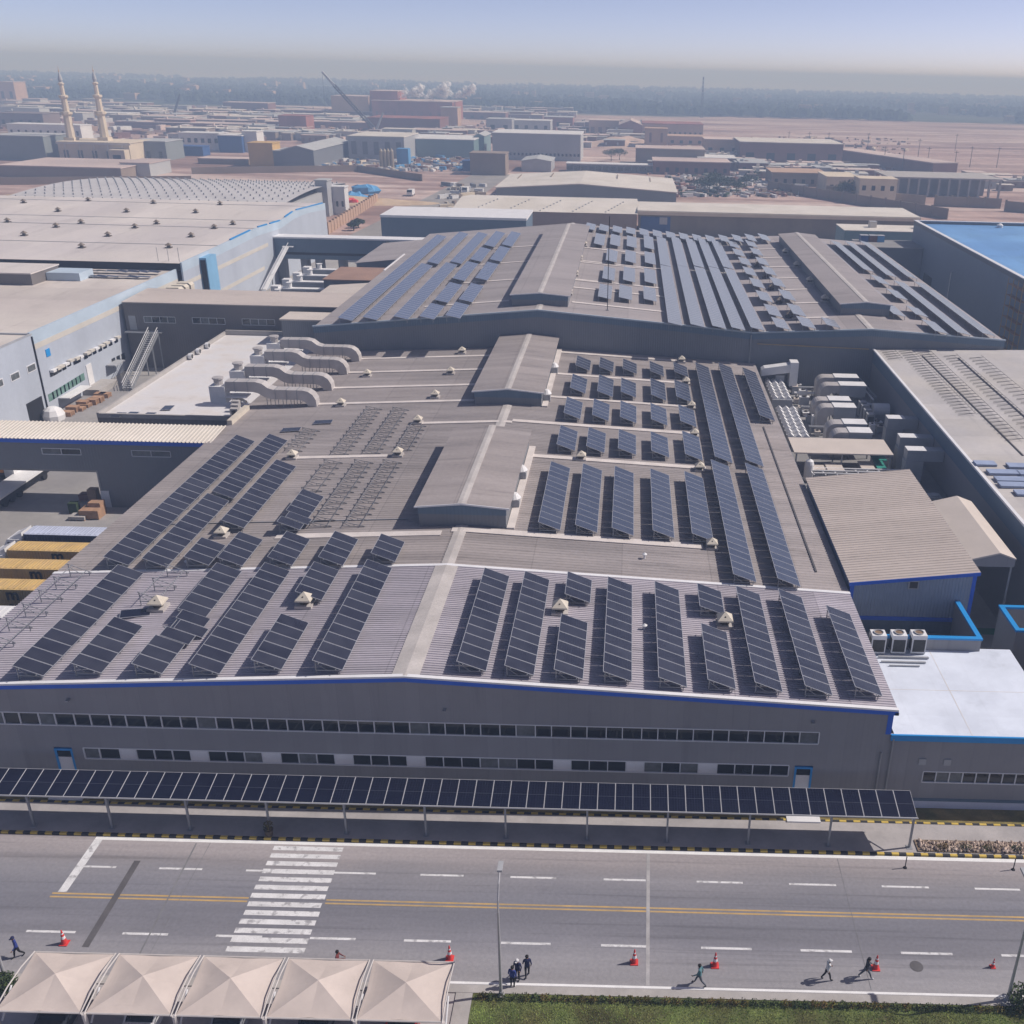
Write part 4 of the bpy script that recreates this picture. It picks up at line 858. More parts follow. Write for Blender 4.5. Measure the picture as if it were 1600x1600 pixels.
# lean-to roofs on the left flank of the far hall
an = thing('side_annex', 'low grey lean-to along the left flank of the far hall', 'annex', (-52, 172, 0))
kid(an, 'wall', m_walldk, lambda b: b.prism([(-57.5, 0), (-47.3, 0), (-47.3, 11.3), (-57.5, 10.2)], 'y', 212, 238))
kid(an, 'roof', m_roofFar, lambda b: b.prism([(-57.8, 10.2), (-47.25, 11.34), (-47.25, 11.46), (-57.8, 10.32)], 'y', 211.8, 238.2))
an = thing('rust_roof_annex', 'annex with rusty brown flat roof left of the far hall', 'annex', (-54, 192, 0))
kid(an, 'wall', m_walldk, lambda b: b.box(-59, -47.3, 193, 206, 0, 10.3)); kid(an, 'roof', m_rust, lambda b: b.box(-59.2, -47.25, 192.8, 206.2, 10.301, 10.5)); kid(an, 'verge', m_whitetrim, lambda b: b.box(-47.24, -46.95, 192.8, 211.5, 10.3, 12.55))
an = thing('tan_roof_annex', 'small annex with pale tan sloping roof beside the rusty roof', 'annex', (-55, 180, 0))
kid(an, 'wall', m_walldk, lambda b: b.box(-57, -47.3, 179, 191, 0, 9.6)); kid(an, 'roof', m_tan, lambda b: b.prism([(-57.3, 9.601), (-47.25, 10.4), (-47.25, 10.55), (-57.3, 9.75)], 'y', 178.7, 191.2))
an = thing('corner_annex', 'small grey block with tan roof at the left corner of the far hall', 'annex', (-50, 160, 0))
kid(an, 'wall', m_walldk, lambda b: b.box(-56, -47.3, 158.5, 163.5, 0, 10.6)); kid(an, 'roof', m_tan, lambda b: b.box(-56.2, -47.25, 158.2, 163.7, 10.601, 10.8))
# pipe-and-duct row in the left yard
for i in range(7):
    y = 180 + i * 7.0; o = thing('yard_duct', f'white duct from left yard into far hall flank, {ORD[i]} from front', 'duct', (-66, y, 0), 'ducts in the left yard')
    x1 = -57.2 if i < 4 else -59.5
    b = MB(); b.box(-4.5, x1 + 66, -.7, .7, 5.6, 6.8); b.build('duct_body', m_unit, o)
    b = MB(); b.box(-4.6, x1 + 66, -.8, .8, 6.8, 7.0); b.build('duct_top', m_ductw, o)
    b = MB(); b.box(-6.0, -4.5, -.9, .9, 3.0, 7.4); b.build('fan_box', m_ductw, o)
    b = MB(); b.lathe([(.5, 7.4), (.5, 8.6), (.7, 8.7)], (-2.5, .2, -.6), 10); b.build('stack', m_ductw, o)
    for xx in (-5.2, -1, 3.0): b = MB(); boxbar(b, (xx, 0, 0), (xx, 0, 5.6), .2); b.build('leg', m_unit, o)

# ------------------------------------------------------------------ generic block
def block(name, label, cat, x0, x1, y0, y1, z0, z1, mw, mr, par=.0, mpar=None, group=None, rt=.2):
    o = thing(name, label, cat, ((x0 + x1) / 2, y0, z0), group)
    kid(o, 'wall', mw, lambda b: b.box(x0, x1, y0, y1, z0, z1))
    kid(o, 'roof', mr, lambda b: b.box(x0 - (.15 if not par else -.05), x1 + (.15 if not par else -.05), y0 - (.15 if not par else -.05), y1 + (.15 if not par else -.05), z1 + .001, z1 + rt))
    if par:
        t = .3
        def f(b):
            b.box(x0 - .02, x1 + .02, y0 - .02, y0 + t, z1 + .002, z1 + par); b.box(x0 - .02, x1 + .02, y1 - t, y1 + .02, z1 + .002, z1 + par)
            b.box(x0 - .02, x0 + t, y0 + t, y1 - t, z1 + .002, z1 + par); b.box(x1 - t, x1 + .02, y0 + t, y1 - t, z1 + .002, z1 + par)
        kid(o, 'parapet', mpar or mw, f)
    return o

# ------------------------------------------------------------------ right side: white annex, tan shed, courtyard
WZ = 6.46
ax = thing('white_roof_annex', 'low annex with brilliant white flat roof and light blue edge at right', 'annex', (30, YW, 0))
AXZ = [(1203, 1223)]
a0 = AT(1443, 1205, YW); a1 = AT(1443, 1223, YW); wz1, wz0 = a0[1], a1[1]; wx0 = a0[0]
def axw(b):
    b.box(XR0 + .001, 46, YW + .02, YW + .22, .95, wz0); b.box(XR0 + .001, wx0, YW + .02, YW + .22, wz0, wz1); b.box(XR0 + .001, 46, YW + .02, YW + .22, wz1, WZ - .02)
    b.box(31.4, 31.6, YW + .23, 69.3, 0, WZ - .02)
kid(ax, 'wall', m_wall, axw)
kid(ax, 'plinth', mat('plinth_lavender', (.55, .56, .66), .7, .05, .5), lambda b: b.box(XR0 + .4, 46, YW - .03, YW + .2, 0, .72))
kid(ax, 'plinth_stripe', m_wallblue, lambda b: b.box(XR0 + .4, 46, YW - .035, YW + .2, .721, .95))
kid(ax, 'interior', m_dark, lambda b: b.box(XR0 + .4, 46, YW + .9, YW + 1, .2, 5.8))
kid(ax, 'roof', m_white, lambda b: b.box(XR0 + .1, 46, YW + .1, 69.4, WZ - .01, WZ + .1) if False else b.add([(XR0 + .3, YW + .02, WZ), (31.7, YW + .02, WZ), (31.7, 69.35, WZ), (20.45, 69.35, WZ), (20.45, 73.9, WZ), (XR0 + .3, 73.9, WZ)], [(0, 1, 2, 3, 4, 5)]))
kid(ax, 'roof', m_white, lambda b: b.box(31.701, 46, YW + .02, 66, WZ - .3, WZ))
kid(ax, 'roof_seam', m_white2, lambda b: (b.box(XR0 + .5, 31.5, 63.2, 63.26, WZ + .001, WZ + .008), b.box(25.0, 25.06, YW + .1, 63.19, WZ + .001, WZ + .008), b.box(25.0, 25.06, 63.27, 69.2, WZ + .001, WZ + .008)))
kid(ax, 'edge_trim', m_bluelight, lambda b: b.box(XR0 + .05, 46, YW - .14, YW + .019, WZ - .42, WZ + .06))
xs = [wx0 + i * .955 for i in range(14)]
band = panes(ax, xs, wz0, wz1, YW + .02, rw); pane_row(band, list(zip(xs, xs[1:])), wz0, wz1, YW + .02, rw, .35)
for u, v in ((1441, 1190), (1480, 1191)):
    x, z = AT(u, v, YW); kid(ax, 'wall_vent', m_unit, lambda b: b.box(x - .25, x + .25, YW - .06, YW + .019, z - .25, z + .25))
for i, u in enumerate((1371, 1403, 1434)):
    p = G(u, 1021, WZ + .12); o = thing('condenser_unit', f'tall white condenser unit on the white roof, {ORD[i]} of three from the left', 'air conditioner', (p[0], p[1] + .5, WZ + .12), 'three condenser units on the white roof')
    b = MB(); b.box(-.58, .58, -.5, .5, 0, 1.62); c_ = b.build('casing', m_ductw, o)
    b = MB(); b.box(-.48, .48, -.515, -.501, .15, 1.25); b.build('grille', m_grille, c_); b = MB(); b.box(-.512, -.581, -.4, .4, .15, 1.25); b.build('grille', m_grille, c_)
    b = MB(); b.lathe([(.36, 1.62), (.4, 1.72), (.34, 1.72), (.33, 1.64)], n=16); b.build('fan_ring', m_unit, o)
    b = MB(); b.lathe([(.31, 1.622), (.31, 1.65)], n=16); b.build('fan', mat('fan_brown', (.22, .15, .10), .7, .2, 3), o)
    for sx in (-.5, .5): b = MB(); b.box(sx - .05, sx + .05, -.45, .45, -.12, 0); b.build('foot', m_steel, o)
p = G(1405, 1026, WZ); kid(ax, 'roof_pipe', m_unit, lambda b: (b.box(20.6, 24.6, p[1] - .35, p[1] - .2, WZ + .05, WZ + .2), b.box(20.7, 24.2, p[1] - 1.0, p[1] - .85, WZ + .05, WZ + .15), b.box(21.2, 23.6, p[1] - 1.5, p[1] - 1.4, WZ + .05, WZ + .13)))
# walled court with blue coping in front of the tan shed
ct = thing('walled_court', 'sunken roof court with grey walls and light blue coping in front of the tan shed', 'courtyard', (25, 69, 0))
cx0, cx1, cy0, cy1 = 20.5, 29.1, 68.95, 75.2
kid(ct, 'wall', m_wall, lambda b: (b.box(cx0, cx1, cy0, cy0 + .25, 3.0, 7.5), b.box(cx1 - .25, cx1, cy0 + .251, cy1, 3.0, 7.5)))
kid(ct, 'coping', m_bluelight, lambda b: (b.box(cx0, cx1 + .08, cy0 - .08, cy0 + .34, 7.501, 7.66), b.box(cx1 - .33, cx1 + .08, cy0 + .341, cy1, 7.501, 7.66)))
kid(ct, 'floor', m_concd, lambda b: b.box(cx0, cx1 - .26, cy0 + .26, cy1, 4.0, 4.4))
# tan roofed shed
sh = thing('tan_roof_shed', 'shed with tan ribbed single-pitch roof and blue-grey corrugated wall', 'shed', (26, 75.3, 0))
SX0, SX1, SY0, SY1, SZ0, SZ1 = 19.7, 30.3, 75.3, 98.6, 9.15, 10.4
m_corr = mat('blue_corrugated', (.25, .31, .41), .5, .06, .2, rib=('X', .28, 1.0))
kid(sh, 'wall', m_corr, lambda b: b.prism([(SX0, 0), (SX1, 0), (SX1, SZ1), (SX0, SZ0)], 'y', SY0, SY1))
def srib(b):
    y = SY0 - .25; n = 50; st_ = (SY1 - SY0 + .5) / n; vs = []; 
    prof = []
    for i in range(n): prof += [(y + i * st_, 0), (y + i * st_ + st_ * .72, 0), (y + i * st_ + st_ * .82, .06), (y + i * st_ + st_ * .94, .06)]
    prof.append((SY1 + .25, 0))
    for yy, h in prof:
        for xx, zz in ((SX0 - .2, SZ0 + .0), (SX1 + .2, SZ1 + .04)): vs.append((xx, yy, zz + h + .06))
    b.add(vs, [(2 * i, 2 * i + 1, 2 * i + 3, 2 * i + 2) for i in range(len(prof) - 1)])
kid(sh, 'roof', m_beige, srib)
kid(sh, 'fascia', m_bluetrim, lambda b: b.prism([(SX0 - .2, SZ0 - .25), (SX1 + .2, SZ1 - .22), (SX1 + .2, SZ1 + .1), (SX0 - .2, SZ0 + .06)], 'y', SY0 - .27, SY0 - .2))
kid(sh, 'corner_trim', m_bluetrim, lambda b: (b.box(SX1 - .3, SX1 + .03, SY0 - .03, SY0 + .4, 4.4, SZ1 - .24), b.box(SX0 - .03, SX0 + .3, SY0 - .03, SY0 + .3, 4.4, SZ0 - .24)))
zb_ = AT(1430, 968, SY0)[1]
kid(sh, 'base_band', m_bluetrim, lambda b: b.box(SX0 - .04, SX1 + .04, SY0 - .06, SY0 - .002, zb_ - .12, zb_ + .25))
kid(sh, 'base_wall', m_wallblue, lambda b: b.box(SX0 - .02, SX1 + .02, SY0 - .04, SY0 - .003, 4.0, zb_ - .121))
x, z = AT(1427, 913, SY0); vf = kid(sh, 'wall_fan', m_unit, lambda b: b.box(x - .45, x + .45, SY0 - .15, SY0 - .01, z - .4, z + .4)); kid(vf, 'fan_grille', m_grille, lambda b: b.box(x - .34, x + .34, SY0 - .17, SY0 - .151, z - .3, z + .3))
# gabled shelter beside it
gs = thing('gabled_shelter', 'small open gabled shelter with pale roof beside the tan shed', 'shelter', (33, 79.6, 0))
gy0, gy1 = 79.6, 92.4; gl, gm, gr = 30.7, 33.65, 35.2
kid(gs, 'roof', m_tan, lambda b: b.prism([(gl - .1, 9.3), (gm, 10.15), (gr, 9.6), (gr, 9.72), (gm, 10.29), (gl - .1, 9.45)], 'y', gy0 - .2, gy1))
kid(gs, 'gable', m_wall, lambda b: b.prism([(gl, 8.8), (gr, 8.8), (gr, 9.55), (gm, 10.1), (gl, 9.25)], 'y', gy0, gy0 + .15))
for xx in (gl + .2, gr - .2):
    for yy in (gy0 + .1, gy1 - .3): kid(gs, 'post', m_steel, lambda b: b.box(xx - .08, xx + .08, yy, yy + .16, 0, 9.2))
rc = thing('right_court', 'grey walled court with light blue coping beside the white roof at right', 'courtyard', (36, 72, 0))
kid(rc, 'wall', m_wall, lambda b: (b.box(33.6, 46, 77.0, 77.25, 0, 6.0), b.box(33.6, 33.85, 73.0, 76.99, 0, 6.0), b.box(33.86, 36.4, 73.0, 73.25, 0, 6.0), b.box(36.15, 36.4, 70.0, 72.99, 0, 6.0)))
kid(rc, 'coping', m_bluelight, lambda b: (b.box(33.5, 46, 76.92, 77.33, 6.001, 6.2), b.box(33.5, 33.93, 72.92, 76.91, 6.001, 6.2), b.box(33.94, 36.1, 72.92, 73.33, 6.001, 6.2), b.box(36.08, 36.48, 70.0, 73.33, 6.001, 6.2)))
p = struct('green_walkway', mat('green_floor', (.05, .20, .13), .8, .1, .5), lambda b: b.box(31.9, 40, 82.6, 83.8, -.1, .012))
p = struct('white_walkway', m_conc, lambda b: b.box(31.0, 33.2, 70, 82.5, -.1, .012))

# ------------------------------------------------------------------ right hall
RHX, RHZ = 37.2, 11.2
rh = thing('right_hall', 'hall with pale grey roof full of bare racks at the right edge', 'factory', (60, 100, 0))
kid(rh, 'wall', m_wallY, lambda b: (b.box(RHX, RHX + .3, 80, FY0 - .2, 0, RHZ - .05), b.box(RHX + .31, 110, 80, 80.3, 0, RHZ - .05)))
kid(rh, 'upper_band', m_wallblue, lambda b: b.box(RHX - .03, RHX - .002, 80, FY0 - .2, RHZ - 2.0, RHZ - .06))
kid(rh, 'roof', m_rroof, lambda b: b.add([(RHX - .1, 79.9, RHZ), (110, 79.9, RHZ + 1.4), (110, FY0 - .15, RHZ + 1.4), (RHX - .1, FY0 - .15, RHZ)], [(0, 1, 2, 3)]))
kid(rh, 'eave_trim', m_whitetrim, lambda b: b.box(RHX - .2, RHX + .15, 79.9, FY0 - .15, RHZ - .12, RHZ + .09))
def rz(x): return RHZ + 1.4 * (x - RHX) / (110 - RHX)
def zz_rack(nr, fr_, label, n):
    a = ON(nr[0], nr[1], rz, .05); c = ON(fr_[0], fr_[1], rz, .05); o = thing('zigzag_rack', label, 'mounting rack', (a[0], a[1], a[2]), 'bare racks on the right hall')
    L = c[1] - a[1]
    me = MB(); boxbar(me, (-2.2, 0, .04), (0, .3, .28), .04); boxbar(me, (-2.0, .5, .04), (0, .3, .28), .04); me = me.mesh('support_frame', m_seal)
    for i in range(n): place(me, 'support_frame', o, (0, L * i / n, 0))
    b = MB(); b.box(.0, .04, 0, L, .24, .27); b.build('rail', m_seal, o)
for i, (nr, f_, n) in enumerate([(zr8(1300, 1000), zr8(870, 590), 26), (zr8(1600, 1160), zr8(1010, 600), 32), (zr8(1750, 1130), zr8(1290, 620), 26), (zr8(1900, 1100), zr8(1450, 630), 22), (zr8(840, 650), zr8(770, 585), 5)]):
    zz_rack(nr, f_, f'zigzag bare rack on the right hall roof, {ORD[i]} from the left' if i < 4 else 'very short zigzag rack at the far left corner of right hall roof', n)
for i, (nr, f_) in enumerate([(zr8(1595, 1250), zr8(955, 625)), (zr8(1800, 1180), zr8(1190, 640))]):
    a = ON(*nr, rz); c = ON(*f_, rz); kid(rh, 'cable_tray', m_seal, lambda b: b.box(a[0] - .08, a[0] + .08, a[1], c[1], rz(a[0]) + .02, rz(a[0]) + .1))
for i, (x, y, n, d) in enumerate([(1355, 1305, 4, .25), (1470, 1360, 6, 0), (1520, 1405, 6, 0), (1545, 1440, 6, 0), (1560, 1320, 4, .2), (1595, 1490, 3, 0), (1630, 1365, 4, .1)]):
    p = ON(*zr8(x, y), rz); o = thing('panel_stack', f'flat stack of blue-white solar panels on the right hall roof, {ORD[i]} one listed left to right and back', 'panel stack', (p[0], p[1], p[2]), 'panel stacks on the right hall')
    o['label'] = ['single flat panel stack nearest the left eave of right hall roof', 'wide flat panel stack behind the front ones, right hall roof', 'wide flat panel stack in the middle of the cluster, right hall roof', 'wide flat panel stack at the front of the cluster, right hall roof', 'panel stack at the back right of the cluster, right hall roof', 'front right panel stack at the picture edge, right hall roof', 'rearmost right panel stack at the picture edge, right hall roof'][i]
    b = MB(); wd = n * .55
    for k in range(3): b.box(-wd / 2, wd / 2, -.62, .62, .05 + k * .08, .11 + k * .08)
    b.build('panel', mat('wrapped_panel', (.30, .36, .50), .35, .1, 1), o); b = MB(); b.box(-wd / 2, wd / 2, -.5, .5, 0, .05); b.build('pallet', m_wood, o)
# platform with air conditioning plant between the halls
pf = thing('service_block', 'low flat-roofed service block between main hall and right hall', 'building', (28, 104, 0))
PZ = 5.0
kid(pf, 'wall', m_concd, lambda b: b.box(XR0 + .4, RHX - .2, 103.3, FY0 - .3, 0, PZ - .2)); kid(pf, 'roof', m_concd, lambda b: b.box(XR0 + .35, RHX - .1, 103.2, FY0 - .2, PZ - .199, PZ))
kid(pf, 'side_wall', m_wallbr, lambda b: b.box(XR0 + .5, XR0 + .65, 104, 146, PZ + .001, 7.6))
def yz(x, y): return (1160 + x * .1625, 540 + y * .1625)
def cond_bank(u0, v0, u1, v1, nr, lab):
    a = G(*yz(u0, v1), 7.0); c = G(*yz(u1, v0), 7.0); x0, x1 = a[0], G(*yz(u1, v1), 7.0)[0]; y0, y1 = a[1], c[1]
    o = thing('condenser_bank', lab, 'condenser', (x0, y0, PZ), 'condenser banks in the plant yard')
    kid(o, 'casing', m_unit, lambda b: b.box(x0, x1, y0, y1, PZ, 6.7))
    for i in range(nr):
        y = y0 + (y1 - y0) * (i + .5) / nr; h = (y1 - y0) / nr
        for j in range(3):
            xa = x0 + (x1 - x0) * j / 3; xb = x0 + (x1 - x0) * (j + 1) / 3
            kid(o, 'coil_hood', m_ductw, lambda b: b.prism([(xa + .06, 6.701), (xb - .06, 6.701), (xb - .06, 6.8), (xb - .5, 7.15), (xa + .06, 6.8)], 'y', y - h * .32, y + h * .32))
cond_bank(290, 315, 480, 500, 6, 'bank of white hooded condensers at the back, under the far hall wall')
cond_bank(440, 585, 655, 870, 8, 'bank of white hooded condensers at the front, beside the tan canopy')
def ahu(u0, u1, vt, lab, i):
    z = 8.4; a = G(*yz(u0, vt), z); c = G(*yz(u1, vt + 4), z); x0, x1, y = a[0], c[0], a[1]; d = 1.9
    o = thing('air_handler', lab, 'air handler', (x0, y, PZ), 'air handling units in the plant yard')
    r = 1.1; top = [(x0 + r - r * math.cos(t), z - r + r * math.sin(t)) for t in [math.pi / 2 * k / 6 for k in range(7)]]
    xm = x0 + (x1 - x0) * .42
    kid(o, 'elbow_duct', m_duct, lambda b: b.prism([(x0, PZ)] + top + [(xm, z), (xm, z - 1.1), (x0 + 1.6, z - 1.1), (x0 + 1.4, z - 1.4), (x0 + 1.4, PZ)], 'y', y - d, y))
    kid(o, 'casing', m_unit, lambda b: b.box(xm + .03, x1, y - d - .05, y + .05, z - 1.6, z + .03)); kid(o, 'casing_top', m_ductw, lambda b: b.box(xm + .01, x1 + .04, y - d - .1, y + .1, z + .031, z + .09))
    for xx in (xm + .3, x1 - .3): kid(o, 'leg', m_steel, lambda b: b.box(xx - .07, xx + .07, y - d, y - d + .14, PZ, z - 1.6))
for i, (u0, u1, vt) in enumerate([(700, 1090, 270), (735, 1160, 345), (660, 1015, 485), (705, 1065, 550), (790, 1165, 705), (840, 1215, 785)]): ahu(u0, u1, vt, f'grey air handling unit with bent duct, {ORD[i]} from the back of plant yard', i)
p = G(*yz(300, 230), 8.2); o = thing('vent_duct', 'white slanted duct with hood at the back corner of the plant yard', 'duct', (p[0], p[1], PZ), None)
kid(o, 'duct_body', m_ductw, lambda b: b.prism([(p[0] - 2, 7.6), (p[0] + 2.2, 8.2), (p[0] + 2.2, 9.4), (p[0] - 1.6, 8.8), (p[0] - 2, 8.5)], 'y', p[1] - 1.6, p[1])); kid(o, 'hood', m_ductw, lambda b: b.box(p[0] + 2.21, p[0] + 3.4, p[1] - 1.8, p[1] + .1, 6.2, 9.8)); kid(o, 'stand', m_unit, lambda b: b.box(p[0] + .2, p[0] + 1.5, p[1] - 1.4, p[1] - .2, PZ, 7.7))
def duct_box(u0, u1, vt, lab):
    z = 9.2; a = G(*yz(u0, vt), z); x0, x1, y = a[0], RHX - .05, a[1]
    o = thing('wall_duct', lab, 'duct', (x0, y, PZ), 'ducts into the right hall wall')
    kid(o, 'duct_body', m_unit, lambda b: b.box(x0, x1, y - 1.5, y, z - 1.3, z)); kid(o, 'lid', m_ductw, lambda b: b.box(x0, x0 + 2.2, y - 1.52, y + .02, z + .001, z + .05)); kid(o, 'cabinet', m_unit, lambda b: b.box(x0 - .1, x0 + 2.0, y - 1.6, y - .1, PZ, z - 1.301))  # white slab on top: sunlit end of the duct put into colour
    kid(o, 'fan_can', m_vent, lambda b: b.lathe([(.6, 0), (.65, .9), (.5, 1.1), (.1, 1.15)], (x0 - 1.0, y - .8, PZ), 12))
for i, (u0, u1, vt) in enumerate([(1375, 1600, 668), (1490, 1700, 845), (1560, 1800, 968)]): duct_box(u0, u1, vt, f'grey duct with painted sunlit end running into the right hall wall, {ORD[i]} from the back')
p = G(*yz(1330, 600), 6.8); o = thing('white_tank', 'white horizontal cylindrical tank near the right hall wall', 'tank', (p[0], p[1], PZ))
kid(o, 'shell', m_ductw, lambda b: b.tube((p[0] - 1.1, p[1], 6.5), (p[0] + 1.1, p[1], 6.5), .95, 18)); kid(o, 'saddle', m_unit, lambda b: b.box(p[0] - .9, p[0] + .9, p[1] - .5, p[1] + .5, PZ, 6.0))
for i, (u, v) in enumerate([(1150, 525), (1175, 560), (1200, 600), (1225, 640)]):
    p = G(*yz(u, v), 7.0); o = thing('louvre_cabinet', f'grey louvred cabinet left of white tank, {ORD[i]} from back', 'cabinet', (p[0], p[1], PZ), 'louvred cabinets')
    kid(o, 'casing', m_unit, lambda b: b.box(p[0] - .5, p[0] + .5, p[1] - 1.0, p[1], PZ, 7.0)); kid(o, 'louvre', m_grille, lambda b: b.box(p[0] - .4, p[0] + .4, p[1] - 1.03, p[1] - 1.001, PZ + .3, 6.7))
a = G(*yz(500, 1030), 7.9); c = G(*yz(1425, 1045), 7.9); d = G(*yz(450, 885), 7.9)
tc = thing('tan_canopy', 'flat tan canopy on posts over pipes between the halls', 'canopy', (a[0], a[1], PZ))
kid(tc, 'roof', m_tan, lambda b: b.box(a[0], c[0] + .3, a[1], d[1], 7.8, 7.95))
for xx in (a[0] + .3, (a[0] + c[0]) / 2, c[0]):
    for yy in (a[1] + .2, d[1] - .3): kid(tc, 'post', m_steel, lambda b: b.box(xx - .08, xx + .08, yy - .08, yy + .08, PZ, 7.8))
p = G(*yz(635, 1270), 5.6); o = thing('pressure_vessel', 'white upright pressure vessel at the corner of the tan shed roof', 'tank', (p[0], p[1] + .3, PZ)); b = MB(); b.lathe([(.3, 0), (.55, .3), (.55, 2.2), (.45, 2.6), (.15, 2.8), (.02, 2.82)], n=16); b.build('shell', m_ductw, o)
b = MB(); b.tube((0, 0, 2.8), (0, 0, 3.1), .08, 8); b.build('nozzle', m_steel, o)
for i, (u0, u1, v0, v1, mm, lab) in enumerate([(660, 800, 1145, 1190, m_tan, 'tan flat box cover beside the pressure vessel'), (820, 980, 1130, 1195, m_tan, 'wider tan flat box cover in the pipe area'), (1150, 1280, 1110, 1185, m_tan, 'tan flat box cover beside the green tarpaulin'), (1260, 1390, 1045, 1100, m_green, 'green tarpaulin cover at back of the pipe area'), (1300, 1390, 1105, 1180, m_green, 'green tarpaulin cover at front of the pipe area')]):
    a = G(*yz(u0, v1), 6.6); c = G(*yz(u1, v1), 6.6); d = G(*yz(u0, v0), 6.6); o = thing('equipment_cover', lab, 'cover', (a[0], a[1], PZ)); kid(o, 'cover', mm, lambda b: b.box(a[0], c[0], a[1], d[1], 6.45, 6.6)); kid(o, 'body', m_unit, lambda b: b.box(a[0] + .1, c[0] - .1, a[1] + .1, d[1] - .1, PZ, 6.449))
a = G(*yz(690, 1260), 6.2); c = G(*yz(1560, 1230), 6.2); o = thing('pipe_rack', 'steel pipe frame behind the tan shed roof', 'pipe rack', (a[0], a[1], PZ))
for i in range(9): xx = a[0] + (c[0] - a[0]) * i / 8; kid(o, 'bar', m_whitetrim, lambda b: boxbar(b, (xx, a[1], 6.4), (xx - .4, a[1] + 2.2, 6.4), .12)); kid(o, 'post', m_steel, lambda b: b.box(xx - .06, xx + .06, a[1], a[1] + .12, PZ, 6.34))
for i in range(3): kid(o, 'pipe', m_ductw, lambda b: b.tube((a[0], a[1] + .3 + i * .8, 6.55), (c[0] - .3, a[1] + .3 + i * .8, 6.55), .09, 8))
for i, xx in enumerate((32.6, 34.6)):
    o = thing('outdoor_unit', f'grey outdoor cooling unit in the alley behind the gabled shelter, {("left", "right")[i]} one', 'air conditioner', (xx, 101.5, 3)); kid(o, 'casing', m_unit, lambda b: b.box(xx - .7, xx + .7, 101.2, 102.6, 0, 6.3)); kid(o, 'grille', m_grille, lambda b: b.box(xx - .5, xx + .5, 101.17, 101.199, 4.6, 6.0)); kid(o, 'fan', m_unit, lambda b: b.lathe([(.5, 0), (.5, .15), (.1, .15)], (xx, 101.9, 6.3), 12))
# ------------------------------------------------------------------ blue-roofed hall at far right
bl = thing('blue_roof_hall', 'tall grey hall with bright blue flat roof and white edge at far right', 'factory', (90, 180, 0))
kid(bl, 'wall', mat('slate_blue_cladding', (.20, .24, .30), .55, .06, .1, rib=('Y', .5, .3)), lambda b: b.box(72.5, 130, 178, 262, 0, 14.5)); kid(bl, 'roof', m_blueroof, lambda b: b.box(73.2, 129.5, 178.6, 261.5, 14.501, 14.75))
kid(bl, 'parapet', m_walldk, lambda b: (b.box(72.45, 73.1, 178, 262, 14.501, 15.4), b.box(73.101, 130, 261.4, 262.1, 14.76, 15.4)))
kid(bl, 'coping', m_whitetrim, lambda b: (b.box(72.35, 73.2, 178, 262.2, 15.401, 15.55), b.box(73.201, 130, 261.3, 262.2, 15.401, 15.55)))
kid(bl, 'loading_door', m_dark, lambda b: b.box(72.44, 72.49, 240, 247, 0, 5)); kid(bl, 'downpipe', m_ductw, lambda b: b.tube((72.35, 226, .5), (72.35, 226, 9), .12, 6))
p = G(1550, 350, 14.8); kid(bl, 'roof_vent', m_ductw, lambda b: b.lathe([(.8, 0), (.8, .6), (.2, 1.0)], (p[0], min(p[1], 258), 14.75), 10))
sc = thing('scaffold', 'yellow steel scaffolding against the wall of the blue-roofed hall', 'scaffold', (71.5, 182, 0))
for i in range(4): kid(sc, 'standard', m_painty, lambda b: (b.box(71.9, 72.0, 180 + i * 2.5, 180.1 + i * 2.5, 0, 15), b.box(70.9, 71.0, 180 + i * 2.5, 180.1 + i * 2.5, 0, 15)))
for j in range(7): kid(sc, 'deck', m_wood, lambda b: b.box(70.95, 71.95, 180, 187.6, 1.9 + j * 2.0, 2.0 + j * 2.0))
b1 = block('cross_wall_block', 'dark grey block closing the yard between far hall and blue-roofed hall', 'building', 57.2, 72.3, 250, 262, 0, 10.2, m_walldk, m_concd)
b2 = block('pipe_deck_block', 'grey plant room with window openings behind the far hall at right', 'building', 58, 84, 276, 288, 0, 10.5, m_teal, m_cream)
for i in range(3): kid(b2, 'window', m_dark, lambda b: b.box(63 + i * 6.5, 67.5 + i * 6.5, 275.9, 275.99, 5.4, 7.4))
for i, (xx, c) in enumerate([(58.5, m_bluebg), (60.8, m_brickd), (62.6, m_bluetank), (79, m_brick), (66, m_cream)]):
    o = thing('roof_equipment', ['dark blue machine box on the plant deck behind far hall', 'brown machine box on the plant deck behind far hall', 'light blue box on the plant deck behind far hall', 'red brown heap of boxes on the plant room roof', 'pale box on the plant room roof'][i], 'machine', (xx, 266 if i < 3 else 280, 0))
    z = 10.4 if i < 3 else 10.7; yy = 258 if i < 3 else 282
    kid(o, 'body', c, lambda b: b.box(xx, xx + 1.9, yy, yy + 2, z, z + 1.5)); kid(o, 'lid', m_unit, lambda b: b.box(xx - .05, xx + 1.95, yy - .05, yy + 2.05, z + 1.501, z + 1.6))

